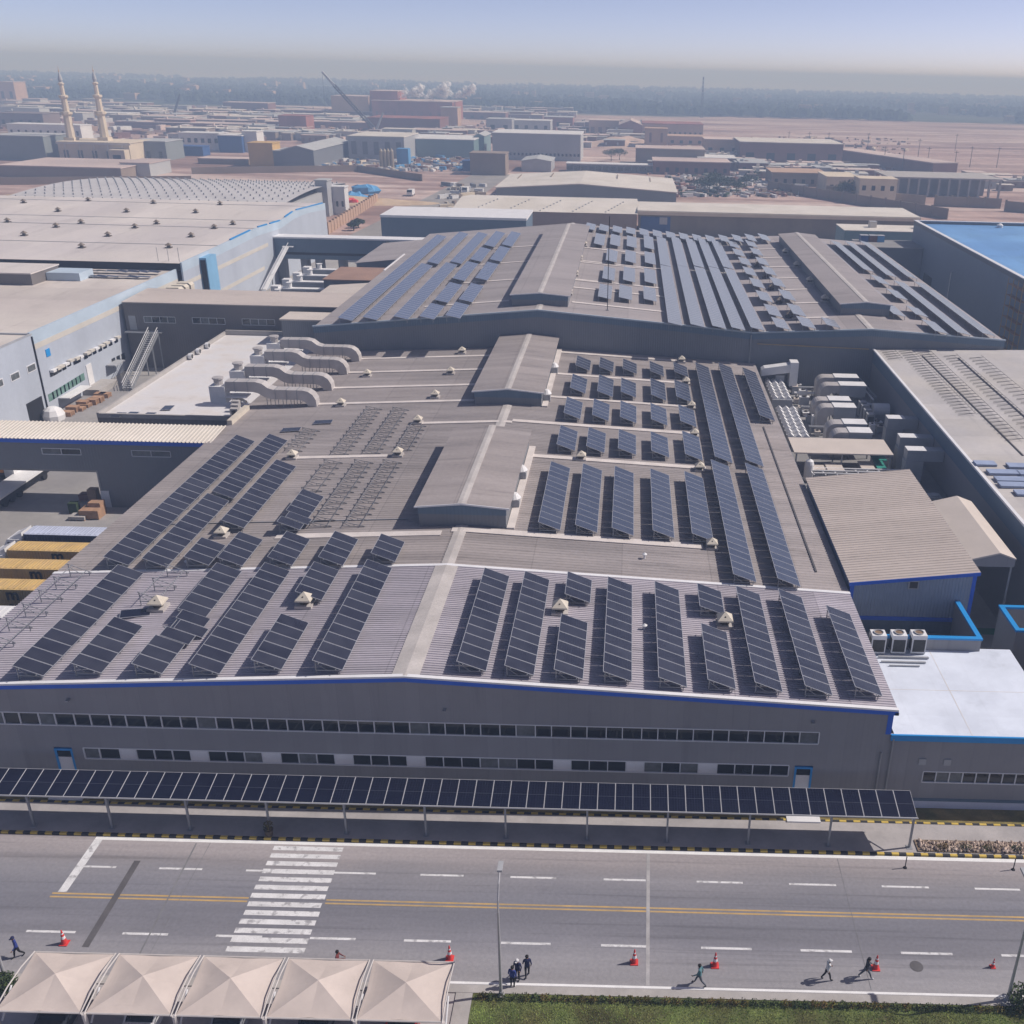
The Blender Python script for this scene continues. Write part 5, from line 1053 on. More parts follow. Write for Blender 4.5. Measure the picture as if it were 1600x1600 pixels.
# small plant between the air handlers
rnd = random.Random(12)
for i in range(16):
    u, v = [(480, 370), (540, 395), (500, 430), (580, 470), (520, 520), (590, 545), (560, 610), (610, 640), (640, 700), (690, 740), (720, 830), (1120, 480), (1250, 720), (1290, 760), (1330, 800), (1240, 820)][i]
    p = G(*yz(u, v), PZ + .5); w_, d_, h_ = rnd.uniform(.6, 1.5), rnd.uniform(.6, 1.3), rnd.uniform(.5, 1.5)
    o = thing('small_unit', f'small pale equipment box among the plant yard machines, {ORD[i]} from the back', 'equipment', (p[0], p[1], PZ), 'small boxes in the plant yard')
    b = MB(); b.box(-w_ / 2, w_ / 2, -d_ / 2, d_ / 2, .1, h_); b.build('casing', (m_ductw, m_duct, m_unit)[i % 3], o); b = MB(); b.box(-w_ / 2 - .03, w_ / 2 + .03, -d_ / 2 - .03, d_ / 2 + .03, h_ + .001, h_ + .06); b.build('lid', m_ductw if i % 2 else m_tan, o); b = MB(); b.lathe([(w_ * .25, h_ + .06), (w_ * .25, h_ + .2), (.05, h_ + .2)], n=10); b.build('fan', m_grille, o)
for i, (u0, v0, u1, v1, z) in enumerate([(460, 400, 700, 405, 6.0), (500, 455, 690, 460, 5.8), (560, 590, 660, 592, 6.2), (600, 680, 790, 690, 5.9), (640, 780, 840, 788, 6.1), (1090, 330, 1260, 520, 7.0), (1130, 320, 1290, 500, 7.4), (1190, 560, 1400, 590, 6.4)]):
    a = G(*yz(u0, v0), z); c = G(*yz(u1, v1), z); o = thing('pipe_run', f'pale pipe run across the plant yard, {ORD[i]} counted from the left rear', 'pipe', (a[0], a[1], PZ), 'pipes in the plant yard')
    for k in (0, .35): kid(o, 'pipe', m_ductw if i % 2 else m_steel, lambda b: b.tube((a[0], a[1] + k, z), (c[0], c[1] + k, z), .11, 8))
    for t in (.1, .9): kid(o, 'support', m_steel, lambda b: b.box(a[0] + (c[0] - a[0]) * t - .06, a[0] + (c[0] - a[0]) * t + .06, a[1] + (c[1] - a[1]) * t - .1, a[1] + (c[1] - a[1]) * t + .45, PZ, z - .1))
# ------------------------------------------------------------------ left side: bridge, yard, left halls
BY = 107.1
br = thing('bridge_building', 'grey bridge building with pale ribbed roof and blue eave over the left yard gate', 'building', (-62, BY, 0))
def brw(b):
    b.box(-130, -61.4, BY, BY + .2, 4.66, 6.5); b.box(-61.399, XL0 - .01, BY, BY + .2, 0, 6.5); b.box(-130, XL0 - .01, BY, BY + .2, 7.3, 8.4)
    for a, c in ((-130, -67.4), (-62.9, -57.0), (-52.5, XL0 - .01)): b.box(a, c, BY, BY + .2, 6.5, 7.3)
    b.box(-61.4, -61.2, BY + .201, BY + 4.2, 0, 8.4)
kid(br, 'front_wall', m_walldk, brw)
kid(br, 'floor_slab', m_concd, lambda b: b.box(-130, -61.41, BY + .05, BY + 4.2, 4.4, 4.65))
kid(br, 'rear_wall', m_walldk, lambda b: (b.box(-130, XL0 - .01, BY + 4.201, BY + 4.4, 4.4, 8.7)))
def brr(b):
    n = 180; x0, x1 = -130, XL0 + .4; st_ = (x1 - x0) / n; pr = []
    for i in range(n): x = x0 + i * st_; pr += [(x, 0), (x + st_ * .6, 0), (x + st_ * .7, .09), (x + st_ * .92, .09)]
    pr.append((x1, 0)); vs = []
    for x, h in pr: vs += [(x, BY - .35, 8.5 + h), (x, BY + 4.6, 8.9 + h)]
    b.add(vs, [(2 * i, 2 * i + 2, 2 * i + 3, 2 * i + 1) for i in range(len(pr) - 1)])
kid(br, 'roof', m_cream, brr); kid(br, 'eave_fascia', m_bluetrim, lambda b: b.box(-130, XL0 - .3, BY - .3, BY - .02, 8.0, 8.49))
for a, c in ((-67.4, -62.9), (-57.0, -52.5)):
    xm = (a + c) / 2; band = panes(br, [a, xm, c], 6.5, 7.3, BY, rw); pane_row(band, [(a, xm), (xm, c)], 6.5, 7.3, BY, rw, .4)
dx = AT(166, 780, BY)[0]; kid(br, 'door', m_whitetrim, lambda b: b.box(dx - .5, dx + .5, BY - .06, BY - .005, 0, 2.1))
kid(br, 'gate_edge', m_steel, lambda b: b.box(-61.55, -61.38, BY - .05, BY - .003, 0, 4.66))
# white flat roof block
wf = thing('white_flat_block', 'low block with white flat roof and grey parapets left of the main hall', 'building', (-58, 119, 0)); WFZ = 6.6; wy0, wy1, wx0_, wx1_ = 120.2, 163.5, -67.5, XL0 - .05
kid(wf, 'wall', m_wallbr, lambda b: b.box(wx0_, wx1_, wy0, wy1, 0, WFZ)); kid(wf, 'roof', m_white2, lambda b: b.box(wx0_ + .31, wx1_, wy0 + .31, wy1 - .31, WFZ + .001, WFZ + .1))
kid(wf, 'parapet', m_conc, lambda b: (b.box(wx0_ - .02, wx0_ + .3, wy0 - .02, wy1, WFZ + .002, WFZ + .65), b.box(wx0_ + .301, wx1_, wy0 - .02, wy0 + .3, WFZ + .002, WFZ + .55), b.box(wx0_ + .301, wx1_, wy1 - .3, wy1, WFZ + .002, WFZ + .9)))
for i, (u, v, a_) in enumerate([(185, 648, 0), (205, 647, .0), (232, 648, .0), (262, 637, .15)]):
    p = G(u, v, WFZ + .2); o = place(ME_PANEL, 'loose_panel', None, (p[0], p[1], WFZ + .18), (0, .05, R(90) + a_)); tag(o, ['loose solar panel at the front left corner of the white flat roof', 'loose solar panel second from the front left corner of the white flat roof', 'loose solar panel third from the corner on the white flat roof', 'loose solar panel lying alone behind three others on the white flat roof'][i], 'solar panel', 'loose panels on the white flat roof')
for i, (u, v) in enumerate([(313, 557), (324, 549), (344, 540)]):
    p = G(u, v, WFZ + .6); o = thing('wall_fan', f'round white fan on left parapet of white flat roof, {ORD[i]} from front', 'fan', (wx0_ + .5, p[1], WFZ + .1), 'parapet fans'); b = MB(); b.tube((0, 0, .5), (.5, 0, .5), .45, 12); b.build('housing', m_ductw, o); b = MB(); b.tube((.5, 0, .5), (.52, 0, .5), .36, 12); b.build('grille', m_grille, o)
for i, (u, v) in enumerate([(352, 668), (368, 652), (378, 640), (388, 630)]):
    p = G(u, v, 7.6); o = thing('split_unit', f'small grey cooling unit at right edge of white flat roof, {ORD[i]} from front', 'air conditioner', (-50.5 - i * .5, 122 + i * 1.6, WFZ + .1), 'small cooling units'); b = MB(); b.box(-.5, .5, -.35, .35, 0, 1.0); b.build('casing', m_duct, o); b = MB(); b.box(-.3, .3, -.37, -.351, .2, .8); b.build('grille', m_grille, o)
# second cross building with windows
GY = 165.6
g2 = thing('grey_cross_building', 'dark grey cross building with tan roof and three window groups', 'building', (-66, GY, 0))
gw = [(-81.7, -76.4), (-73.5, -68.0), (-65.1, -59.6), (-56.8, -51.5)]
def g2w(b):
    b.box(-84.9, -47.4, GY, GY + .2, 0, 7.85); b.box(-84.9, -47.4, GY, GY + .2, 8.95, 11.2); e = [-84.9] + [q for g_ in gw for q in g_] + [-47.4]
    for i in range(0, len(e), 2): b.box(e[i], e[i + 1], GY, GY + .2, 7.85, 8.95)
    b.box(-84.9, -47.4, GY + 9.2, GY + 9.4, 0, 11.2)
kid(g2, 'wall', m_wallbr, g2w); kid(g2, 'roof', m_beige, lambda b: b.prism([(GY - .3, 11.2), (GY + 9.7, 11.5), (GY + 9.7, 11.65), (GY - .3, 11.35)], 'x', -84.9, -47.4)); kid(g2, 'interior', m_dark, lambda b: b.box(-84, -48, GY + .8, GY + .9, 7, 10))
for a, c in gw:
    xs = [a + (c - a) * i / 4 for i in range(5)]; band = panes(g2, xs, 7.85, 8.95, GY, rw); pane_row(band, list(zip(xs, xs[1:])), 7.85, 8.95, GY, rw, .1)
kid(g2, 'door', m_unit, lambda b: b.box(-84.3, -83.1, GY - .06, GY - .004, 6.6, 9.0)); kid(g2, 'door', m_dark, lambda b: b.box(-74.4, -73.2, GY - .05, GY - .004, 0, 2.4))
st = thing('outside_stair', 'long steel stair with rails from the grey cross building down to the left yard', 'stair', (-80, 158, 0))
kid(st, 'landing', m_steel, lambda b: b.box(-84.6, -78.5, GY - 1.6, GY - .3, 6.4, 6.55))
for xx in (-80.4, -78.9):
    kid(st, 'stringer', m_steel, lambda b: boxbar(b, (xx, GY - 1.7, 6.45), (xx, GY - 13.5, .3), .12, .35)); kid(st, 'handrail', m_ductw, lambda b: boxbar(b, (xx, GY - 1.7, 7.5), (xx, GY - 13.5, 1.35), .08)); kid(st, 'handrail', m_ductw, lambda b: boxbar(b, (xx, GY - 1.7, 7.0), (xx, GY - 13.5, .85), .06))
for i in range(28): t = i / 28; kid(st, 'tread', m_unit, lambda b: b.box(-80.35, -78.95, GY - 1.7 - 11.8 * t - .28, GY - 1.7 - 11.8 * t, 6.4 - 6.1 * t - .04, 6.4 - 6.1 * t))
for yy, zz_ in ((GY - 4.5, 4.7), (GY - 1.5, 6.4)):
    for xx in (-80.3, -79.0): kid(st, 'post', m_steel, lambda b: b.box(xx - .07, xx + .07, yy - .07, yy + .07, 0, zz_))
# left hall, near part and high part
LX = -85.2
lh = thing('left_hall', 'long left hall with tan flat roof and pale blue-grey side wall', 'factory', (LX, 140, 0))
def onx(u, v, x=LX):
    rx, ry, k = ray(u, v); t = x / rx; return ry * t, CAM_H + k * t
kid(lh, 'side_wall', m_leftwall, lambda b: (b.box(LX - .3, LX, 118, 139, 0, 12.2), b.box(LX - .5, LX - .2, 139.01, 189, 0, 9.9)))
kid(lh, 'wall_band', m_leftband, lambda b: b.box(LX - .5, LX - .18, 139.01, 189, 9.901, 10.7)); kid(lh, 'parapet', m_leftpar, lambda b: b.box(LX - .5, LX - .2, 139.01, 189, 10.701, 12.5))
kid(lh, 'roof', m_lroof, lambda b: b.box(-190, LX - .3, 118, 189, 11.6, 12.2)); kid(lh, 'edge_trim', m_unit, lambda b: (b.box(LX - .32, LX + .04, 118, 139.2, 12.201, 12.35), b.box(-190, LX - .33, 138.8, 139.2, 12.201, 12.4)))
kid(lh, 'front_wall', m_walldk, lambda b: b.box(-190, LX - .31, 117.7, 118, 0, 12.1)); kid(lh, 'downpipe', m_dark, lambda b: b.tube((LX + .1, 138.9, .1), (LX + .1, 138.9, 12), .12, 6))
for (u, v) in ((93, 752), (195, 700), (-10, 800)):
    y, z = onx(u / 4, 400 + v / 4); w_ = kid(lh, 'window', m_frame, lambda b: b.box(LX + .002, LX + .05, y - 1.1, y + 1.1, z - .55, z + .55)); kid(w_, 'pane', m_glassc, lambda b: b.box(LX + .051, LX + .06, y - .95, y + .95, z - .42, z + .42))
# shaded windows with hoods
for i, (u, v) in enumerate([(325, 730), (345, 720), (370, 705), (400, 690), (430, 668), (470, 655), (490, 645), (535, 622), (560, 605), (590, 592), (625, 575), (655, 558), (690, 540), (725, 522)]):
    y, z = onx(u / 4, 400 + v / 4, LX - .2); w_ = kid(lh, 'window', m_glass, lambda b: b.box(LX - .199, LX - .15, y - .5, y + .5, z - .5, z + .5)); kid(w_, 'hood', m_leftband if i % 3 else m_ductw, lambda b: b.prism([(y - .6, z + .55), (y + .6, z + .55), (y + .6, z + .2), (y - .6, z + .2)], 'x', LX - .14, LX + .45))
for i, (u, v) in enumerate([(710, 665), (740, 650), (770, 635)]):
    y, z = onx(u / 4, 400 + v / 4, LX - .2); w_ = kid(lh, 'window', m_glass, lambda b: b.box(LX - .199, LX - .15, y - .6, y + .6, z - .7, z + .7)); kid(w_, 'frame', m_frame, lambda b: b.box(LX - .21, LX - .16, y - .7, y - .61, z - .75, z + .75))
for i in range(9):
    y, z = onx((320 + i * 24) / 4, 400 + (880 - i * 15) / 4, LX - .2); kid(lh, 'window', mat('green_glass', (.10, .20, .17), .15, .2, 1, spec=.6), lambda b: b.box(LX - .199, LX - .17, y - .75, y + .75, z - .55, z + .55))
y, z = onx(300 / 4, 400 + 605 / 4, LX - .2); kid(lh, 'sign', m_bluelight, lambda b: b.box(LX - .199, LX - .12, y - .6, y + .5, z - .5, z + .6))
kid(lh, 'doorway', m_dark, lambda b: b.box(LX + .002, LX + .04, 134.2, 138.2, 0, 3.4)); 
y, z = onx(570 / 4, 400 + 780 / 4, LX - .2); kid(lh, 'door', m_ductw, lambda b: b.box(LX - .199, LX - .1, y - .8, y + .8, 0.6, 4.2)); kid(lh, 'loading_ramp', m_conc, lambda b: b.box(LX - .15, LX + 2.4, y - 3, y + 3, 0, .9)); kid(lh, 'bench', m_ductw, lambda b: b.box(LX - .1, LX + 1.6, 142.5, 149.0, 1.6, 1.75)); kid(lh, 'bench', m_unit, lambda b: b.box(LX - .1, LX + 1.4, 157.5, 161, 2.4, 2.6))
# raised roof part with louvre wall on the left hall
rl = block('roof_plant_room', 'dark low plant room with pale roof on the left hall roof', 'building', -150, -103.5, 172.5, 181.5, 12.21, 14.1, m_wallbr, m_lhigh); kid(rl, 'side_panel', m_leftpar, lambda b: b.box(-103.4, -97.5, 177, 181.8, 12.22, 13.6))
o = thing('solar_table', 'jumble of flat pale solar panels on the left hall roof before the high roof', 'solar panels', (-95, 184, 12.2), None)
for i in range(16):
    x = -101 + (i % 8) * 1.9; y = 180.5 + (i // 8) * 4.2; place(ME_PANEL, 'panel', o, (x + 95, y - 184, .25 + .02 * i), (random.uniform(-.1, .1), .08, random.uniform(-.3, .3)))
HP = [(189, 13.65), (208, 13.85), (229.5, 14.25), (246, 13.6), (257, 14.5), (268, 14.4), (284, 13.3)]
hh = thing('left_high_hall', 'higher left hall with pale roof dotted with dark vents and light blue stepped verge', 'factory', (-84.3, 189, 0)); HX = -84.3
kid(hh, 'side_wall', m_leftwall, lambda b: b.prism([(189, 0), (284, 0)] + [(y, z - 1.7) for y, z in reversed(HP)], 'x', HX - .3, HX)); kid(hh, 'verge', m_leftpar, lambda b: b.prism([(y, z - 1.69) for y, z in HP] + [(y, z + .05) for y, z in reversed(HP)], 'x', HX - .3, HX + .02))
kid(hh, 'verge_cap', m_bluelight, lambda b: [b.prism([(a, HPz(a) + .06), (c, HPz(c) + .06), (c, HPz(c) + .3), (a, HPz(a) + .3)], 'x', HX - .25, HX + .06) for a, c in ((216, 226), (231, 237), (239, 246), (250, 256), (259, 272))]) if False else None
def HPz(y):
    for (a, b), (c, d) in zip(HP, HP[1:]):
        if y <= c: break
    return b + (d - b) * (y - a) / (c - a)
for a, c in ((214, 226), (231, 237), (239, 246), (250, 256), (259, 282)): kid(hh, 'verge_cap', m_bluelight, lambda b: b.prism([(a, HPz(a) + .06), (c, HPz(c) + .06), (c, HPz(c) + .32), (a, HPz(a) + .32)], 'x', HX - .25, HX + .06))
kid(hh, 'wall_band', m_leftband, lambda b: (b.box(HX + .001, HX + .04, 189, 236, 9.3, 10.1), b.box(HX + .001, HX + .04, 200, 232, 4.6, 5.4)))
kid(hh, 'front_wall', m_dark, lambda b: b.box(-190, HX - .31, 188.9, 189.1, 12.2, 13.5)); kid(hh, 'roof', m_lhigh, lambda b: b.add([(x, y, z - .05) for y, z in [(188.7, 13.65)] + HP[1:] for x in (-200, HX - .3)], [(2 * i, 2 * i + 1, 2 * i + 3, 2 * i + 2) for i in range(len(HP) - 1)]))
kid(hh, 'rear_wall', m_leftwall, lambda b: b.box(-200, HX - .31, 283.7, 284, 0, 13.2))
for yy in (208, 229.5, 246, 268): kid(hh, 'roof_joint', m_unit, lambda b: b.box(-200, HX - .4, yy - .1, yy + .1, HPz(yy) - .04, HPz(yy) + .03))
kid(hh, 'stair_tower', mat('pale_blue_panel', (.20, .40, .60), .5, .08, .5), lambda b: b.box(HX, HX + 1.4, 197, 202, 4.5, 13.2)); kid(hh, 'stair_opening', m_dark, lambda b: b.box(HX + .2, HX + 1.2, 196.9, 196.99, 4.5, 12.8))
for i in range(3): kid(hh, 'wall_duct', m_vent, lambda b: b.prism([(HX - .0, 10.6), (HX + 2.2, 10.6), (HX + 2.6, 10.2), (HX + 2.6, 8.6), (HX + 1.9, 8.6), (HX + 1.9, 9.8), (HX, 9.8)], 'y', 181 + i * 2.3, 182.6 + i * 2.3))
gL_ = 'dark vents on the high left roof'
vv = [(37, 235), (138, 232), (240, 236), (344, 238), (91, 248), (198, 249), (306, 250), (12, 265), (88, 273), (127, 267), (211, 274), (245, 268), (335, 275), (364, 269), (38, 286), (169, 287), (299, 288), (128, 305), (264, 305)]
for i, (u, v) in enumerate(vv):
    yy = 240
    for k in range(6): x, y = G(u, 80 + v + 2, HPz(yy)); yy = min(283, max(189, y))
    if x > -190 and y < 283: vent(x, y, HPz(y) - .05, f'dark vent on high left roof, {ORD[i]} counting rear row first, left to right', gL_, .75, True)
for sx in range(3): kid(hh, 'mast', m_steel, lambda b: b.tube((HX - 1 - sx * 2, 190.5, 13.6), (HX - 1 - sx * 2, 190.5, 16.2), .05, 5))
# gate bridge further back, and blue-grey hall behind
gb = thing('rear_bridge', 'dark teal bridge building between left high hall and far hall', 'building', (-72, 240, 0)); kid(gb, 'wall', m_wallblue, lambda b: b.box(-86, -57.6, 240, 243.5, 5.8, 10.6)); kid(gb, 'roof', m_whitetrim, lambda b: b.box(-86.3, -47, 239.6, 244, 10.601, 10.95)); kid(gb, 'window_band', m_dark, lambda b: b.box(-82, -60, 239.95, 239.99, 6.8, 7.4))
for xx in (-84, -78.5, -75, -69.5): kid(gb, 'pier', m_walldk, lambda b: b.box(xx, xx + 1.6, 240.3, 243, 0, 5.79))
bs = block('slate_blue_hall', 'slate blue hall with white roof edge behind the far hall at left', 'building', -66.3, -27.6, 272, 290, 0, 11.6, m_wallblue, m_whitetrim, rt=.6)
o = thing('rooftop_stair', 'white external stair at the corner of the rear bridge building', 'stair', (-83, 230, 0)); kid(o, 'flight', m_ductw, lambda b: boxbar(b, (-81, 238.5, 8.8), (-83, 226, 1.2), 1.3, .25)); kid(o, 'rail', m_ductw, lambda b: boxbar(b, (-80.4, 238.5, 9.8), (-82.4, 226, 2.2), .1)); kid(o, 'post', m_steel, lambda b: b.box(-82.3, -82.1, 230, 230.2, 0, 4)); kid(o, 'landing', m_ductw, lambda b: b.box(-82, -79.5, 238.6, 239.6, 8.7, 8.9))

# containers on the left apron
def container(x0, y0, z0, mm, mt, label, logo=None, L=12.2, cab=False):
    o = thing('shipping_container', label, 'container', (x0, y0, z0), 'containers parked beside the main hall'); W, Hh = 2.1, 2.75
    b = MB(); n = 40; vs = []; fs = []
    b.box(0, L, .03, W - .03, .1, Hh - .05)
    for i in range(n): b.box(.2 + i * (L - .4) / n, .2 + (i + .55) * (L - .4) / n, 0, .029, .25, Hh - .2)
    b.build('body', mm, o)
    b = MB(); b.box(-.01, L + .01, -.01, W + .01, Hh - .049, Hh); 
    for i in range(22): b.box(.3 + i * (L - .6) / 22, .3 + (i + .5) * (L - .6) / 22, .2, W - .2, Hh, Hh + .03)
    b.build('top', mt, o)
    for xx in (.0, L - .12):
        b = MB(); b.box(xx, xx + .12, -.02, .1, 0, Hh); b.box(xx, xx + .12, W - .1, W + .02, 0, Hh); b.build('corner_post', mm, o)
    if logo:
        for s, px_, pz, sz in ((logo[0], logo[2], 1.72, 1.6), (logo[1], logo[2] + .05, .6, 1.3)):
            cu = bpy.data.curves.new('logo', 'FONT'); cu.body = s; cu.size = sz; cu.extrude = .01; cu.offset = .05
            tmp = bpy.data.objects.new('logo_tmp', cu); COL.objects.link(tmp)
            me = bpy.data.meshes.new_from_object(tmp.evaluated_get(bpy.context.evaluated_depsgraph_get())); bpy.data.objects.remove(tmp)
            me.materials.clear(); me.materials.append(m_black); place(me, 'logo', o, (px_, -.03, pz), (R(90), 0, 0))
    return o
def lorry(x, y, z0, label, mcab=m_ductw):
    o = thing('truck_cab', label, 'truck', (x, y, 0), 'trucks on the left apron')
    kid(o, 'cab', mcab, lambda b: b.prism([(x - 2.2, .7), (x, .7), (x, 3.2), (x - 1.5, 3.2), (x - 2.1, 2.2)], 'y', y + .1, y + 2.4)); kid(o, 'windscreen', m_glass, lambda b: b.add([(x - 2.12, y + .25, 2.2), (x - 2.12, y + 2.25, 2.2), (x - 1.56, y + 2.25, 3.1), (x - 1.56, y + .25, 3.1)], [(0, 1, 2, 3)])); kid(o, 'side_window', m_glass, lambda b: b.box(x - 1.5, x - .5, y + .07, y + .099, 2.0, 2.9))
    kid(o, 'deflector', mcab, lambda b: b.prism([(x - 1.4, 3.201), (x, 3.201), (x, 3.9)], 'y', y + .3, y + 2.2))
    for yy in (y + .05, y + 2.05): kid(o, 'wheel', m_tyre, lambda b: b.tube((x - 1.2, yy, .5), (x - 1.2, yy + .35, .5), .5, 16))
    kid(o, 'chassis', m_black, lambda b: b.box(x - .1, x + 13, y + .7, y + 1.8, .8, 1.1))
    for xx in (x + 1.5, x + 9, x + 10.3, x + 11.6):
        for yy in (y + .05, y + 2.05): kid(o, 'wheel', m_tyre, lambda b: b.tube((xx, yy, .5), (xx, yy + .35, .5), .5, 14))
zc = 1.15; zt_ = zc + 2.75
specs = [((20, 845), (5, 860), 'yellow', 'm', 'upper yellow container with black lettering, behind two others'), ((-5, 872), (-22, 887), 'yellow', 'm', 'middle yellow container with black lettering'), ((-32, 903), (-48, 920), 'yellow', 'm', 'nearest yellow container with black lettering')]
cy = []
for i, (bk, ft_, c, lg, lab) in enumerate(specs):
    y1 = G(*bk, zt_)[1]; x0 = G(20, 852, zt_)[0]; y0 = y1 - 2.1; cy.append(y0); lx = G((92, 56, 20)[i], (872, 902, 934)[i], zc + 2)[0] - x0 - .7
    container(x0, y0, zc, m_yellow, m_yellow, lab, ('m', 'sc', lx))
    lorry(x0 - .4, y0, 0, f'white truck cab with trailer under the {("upper", "middle", "nearest")[i]} yellow container')
y1 = G(48, 821, zt_)[1]; x0 = G(42, 830, zt_)[0]; container(x0, y1 - 2.1, zc, m_navy, m_lilac, 'dark navy container with lilac top behind the yellow ones'); lorry(x0 - .4, y1 - 2.1, 0, 'white truck cab pulling the navy container')
y1 = G(10, 940, zt_)[1]; container(G(20, 852, zt_)[0], y1 - 2.44 - .4, zc, m_navy, m_ductw, 'container with plain white top in front of the yellow ones')
lorry(G(20, 852, zt_)[0] - .4, y1 - 2.84, 0, 'truck cab with trailer under the white-topped container')
o = thing('flatbed_trailer', 'white flatbed trailer parked under the bridge opening', 'trailer', (-74, 104, 0)); kid(o, 'deck', m_ductw, lambda b: b.box(-75.4, -72.6, 105.2, 116.5, 1.25, 1.45)); kid(o, 'tail_box', m_unit, lambda b: b.box(-75.4, -72.6, 104.2, 105.19, .6, 1.7)); kid(o, 'side_skirt', m_black, lambda b: b.box(-72.7, -72.62, 105.2, 116, .7, 1.24))
for yy in (106.5, 108, 109.5, 115): 
    for xx in (-75.3, -73.0): kid(o, 'wheel', m_tyre, lambda b: b.tube((xx, yy, .5), (xx + .35, yy, .5), .5, 14))
o = thing('orange_loader', 'orange machine body at the left edge under the bridge', 'machine', (-78, 114, 0)); kid(o, 'body', m_orange, lambda b: b.box(-84, -76.5, 113, 115, 1.6, 3.2)); kid(o, 'cab', m_ductw, lambda b: b.box(-76.4, -75.2, 113, 115, 1.0, 3.4)); kid(o, 'chassis', m_black, lambda b: b.box(-84, -75.3, 113.2, 114.8, .6, 1.2))
for xx in (-83, -80, -76): kid(o, 'wheel', m_tyre, lambda b: b.tube((xx, 112.9, .5), (xx, 113.25, .5), .5, 12))
# crates, machines and a water tank in the left yard
for i, (u, v, w_, d_, h_, mm, lab) in enumerate([(140, 812, 2.2, 1.6, 1.1, m_wood, 'brown timber crate at the end of the navy container'), (150, 806, 1.4, 1.2, 1.6, m_wood, 'taller brown timber crate beside the hall eave'), (120, 814, 1.8, 1.2, .5, m_conc, 'low pallet load left of the timber crates'), (146, 786, 1.0, .9, 1.7, m_wood, 'stacked cartons beside the gate edge'), (132, 784, 1.2, 1.0, .9, m_brickd, 'small dark pallet load beside stacked cartons'), (115, 803, 1.0, .8, 1.3, m_leafd, 'small green machine in front of the pallet load')]):
    p = G(u, v); o = thing('crate', lab, 'crate', (p[0], p[1], 0), 'crates in the left yard'); b = MB(); b.box(-w_ / 2, w_ / 2, 0, d_, .12, h_); b.build('body', mm, o)
    for k in range(4): b = MB(); b.box(-w_ / 2 - .02, w_ / 2 + .02, -.02, -.001, .15 + k * (h_ - .15) / 4, .15 + (k + .7) * (h_ - .15) / 4); b.build('board', mm, o)
    for xx in (-w_ / 2, -.06, w_ / 2 - .12): b = MB(); b.box(xx, xx + .12, 0, d_, 0, .12); b.build('skid', m_wood, o)
for i, (u, v, s, lab) in enumerate([(55, 655, 1.3, 'white tank box at the left hall doorway, left one'), (85, 655, 1.5, 'round white tarpaulin dome beside the doorway'), (60, 645, .8, 'small white bag pile in front of the doorway')]):
    p = G(u, v); o = thing('tarp_cover', lab, 'tarpaulin', (p[0], p[1], 0)); b = MB(); b.lathe([(s, 0), (s * 1.05, s * .5), (s * .8, s * 1.0), (s * .4, s * 1.25), (.02, s * 1.3)], n=9); b.build('sheet', m_ductw, o); b = MB(); b.box(-s * .7, s * .7, -s * .7, s * .7, 0, .2); b.build('pallet', m_wood, o)
rnd = random.Random(21)
for i in range(9):
    p = G(108 + i * 7 + rnd.uniform(-3, 3), 648 - i * 3.6 + rnd.uniform(-3, 3)); o = thing('pallet_stack', f'brown pallet stack in the left yard before the stair, {ORD[i]} from the left', 'pallets', (p[0], p[1], 0), 'pallet stacks'); n_ = rnd.randint(2, 5)
    for k in range(n_): b = MB(); b.box(-.8, .8, -.6, .6, k * .17 + .1, k * .17 + .16); b.box(-.8, .8, -.6, -.45, k * .17, k * .17 + .1); b.box(-.8, .8, .45, .6, k * .17, k * .17 + .1); b.build('pallet', m_wood, o, (0, 0, 0))
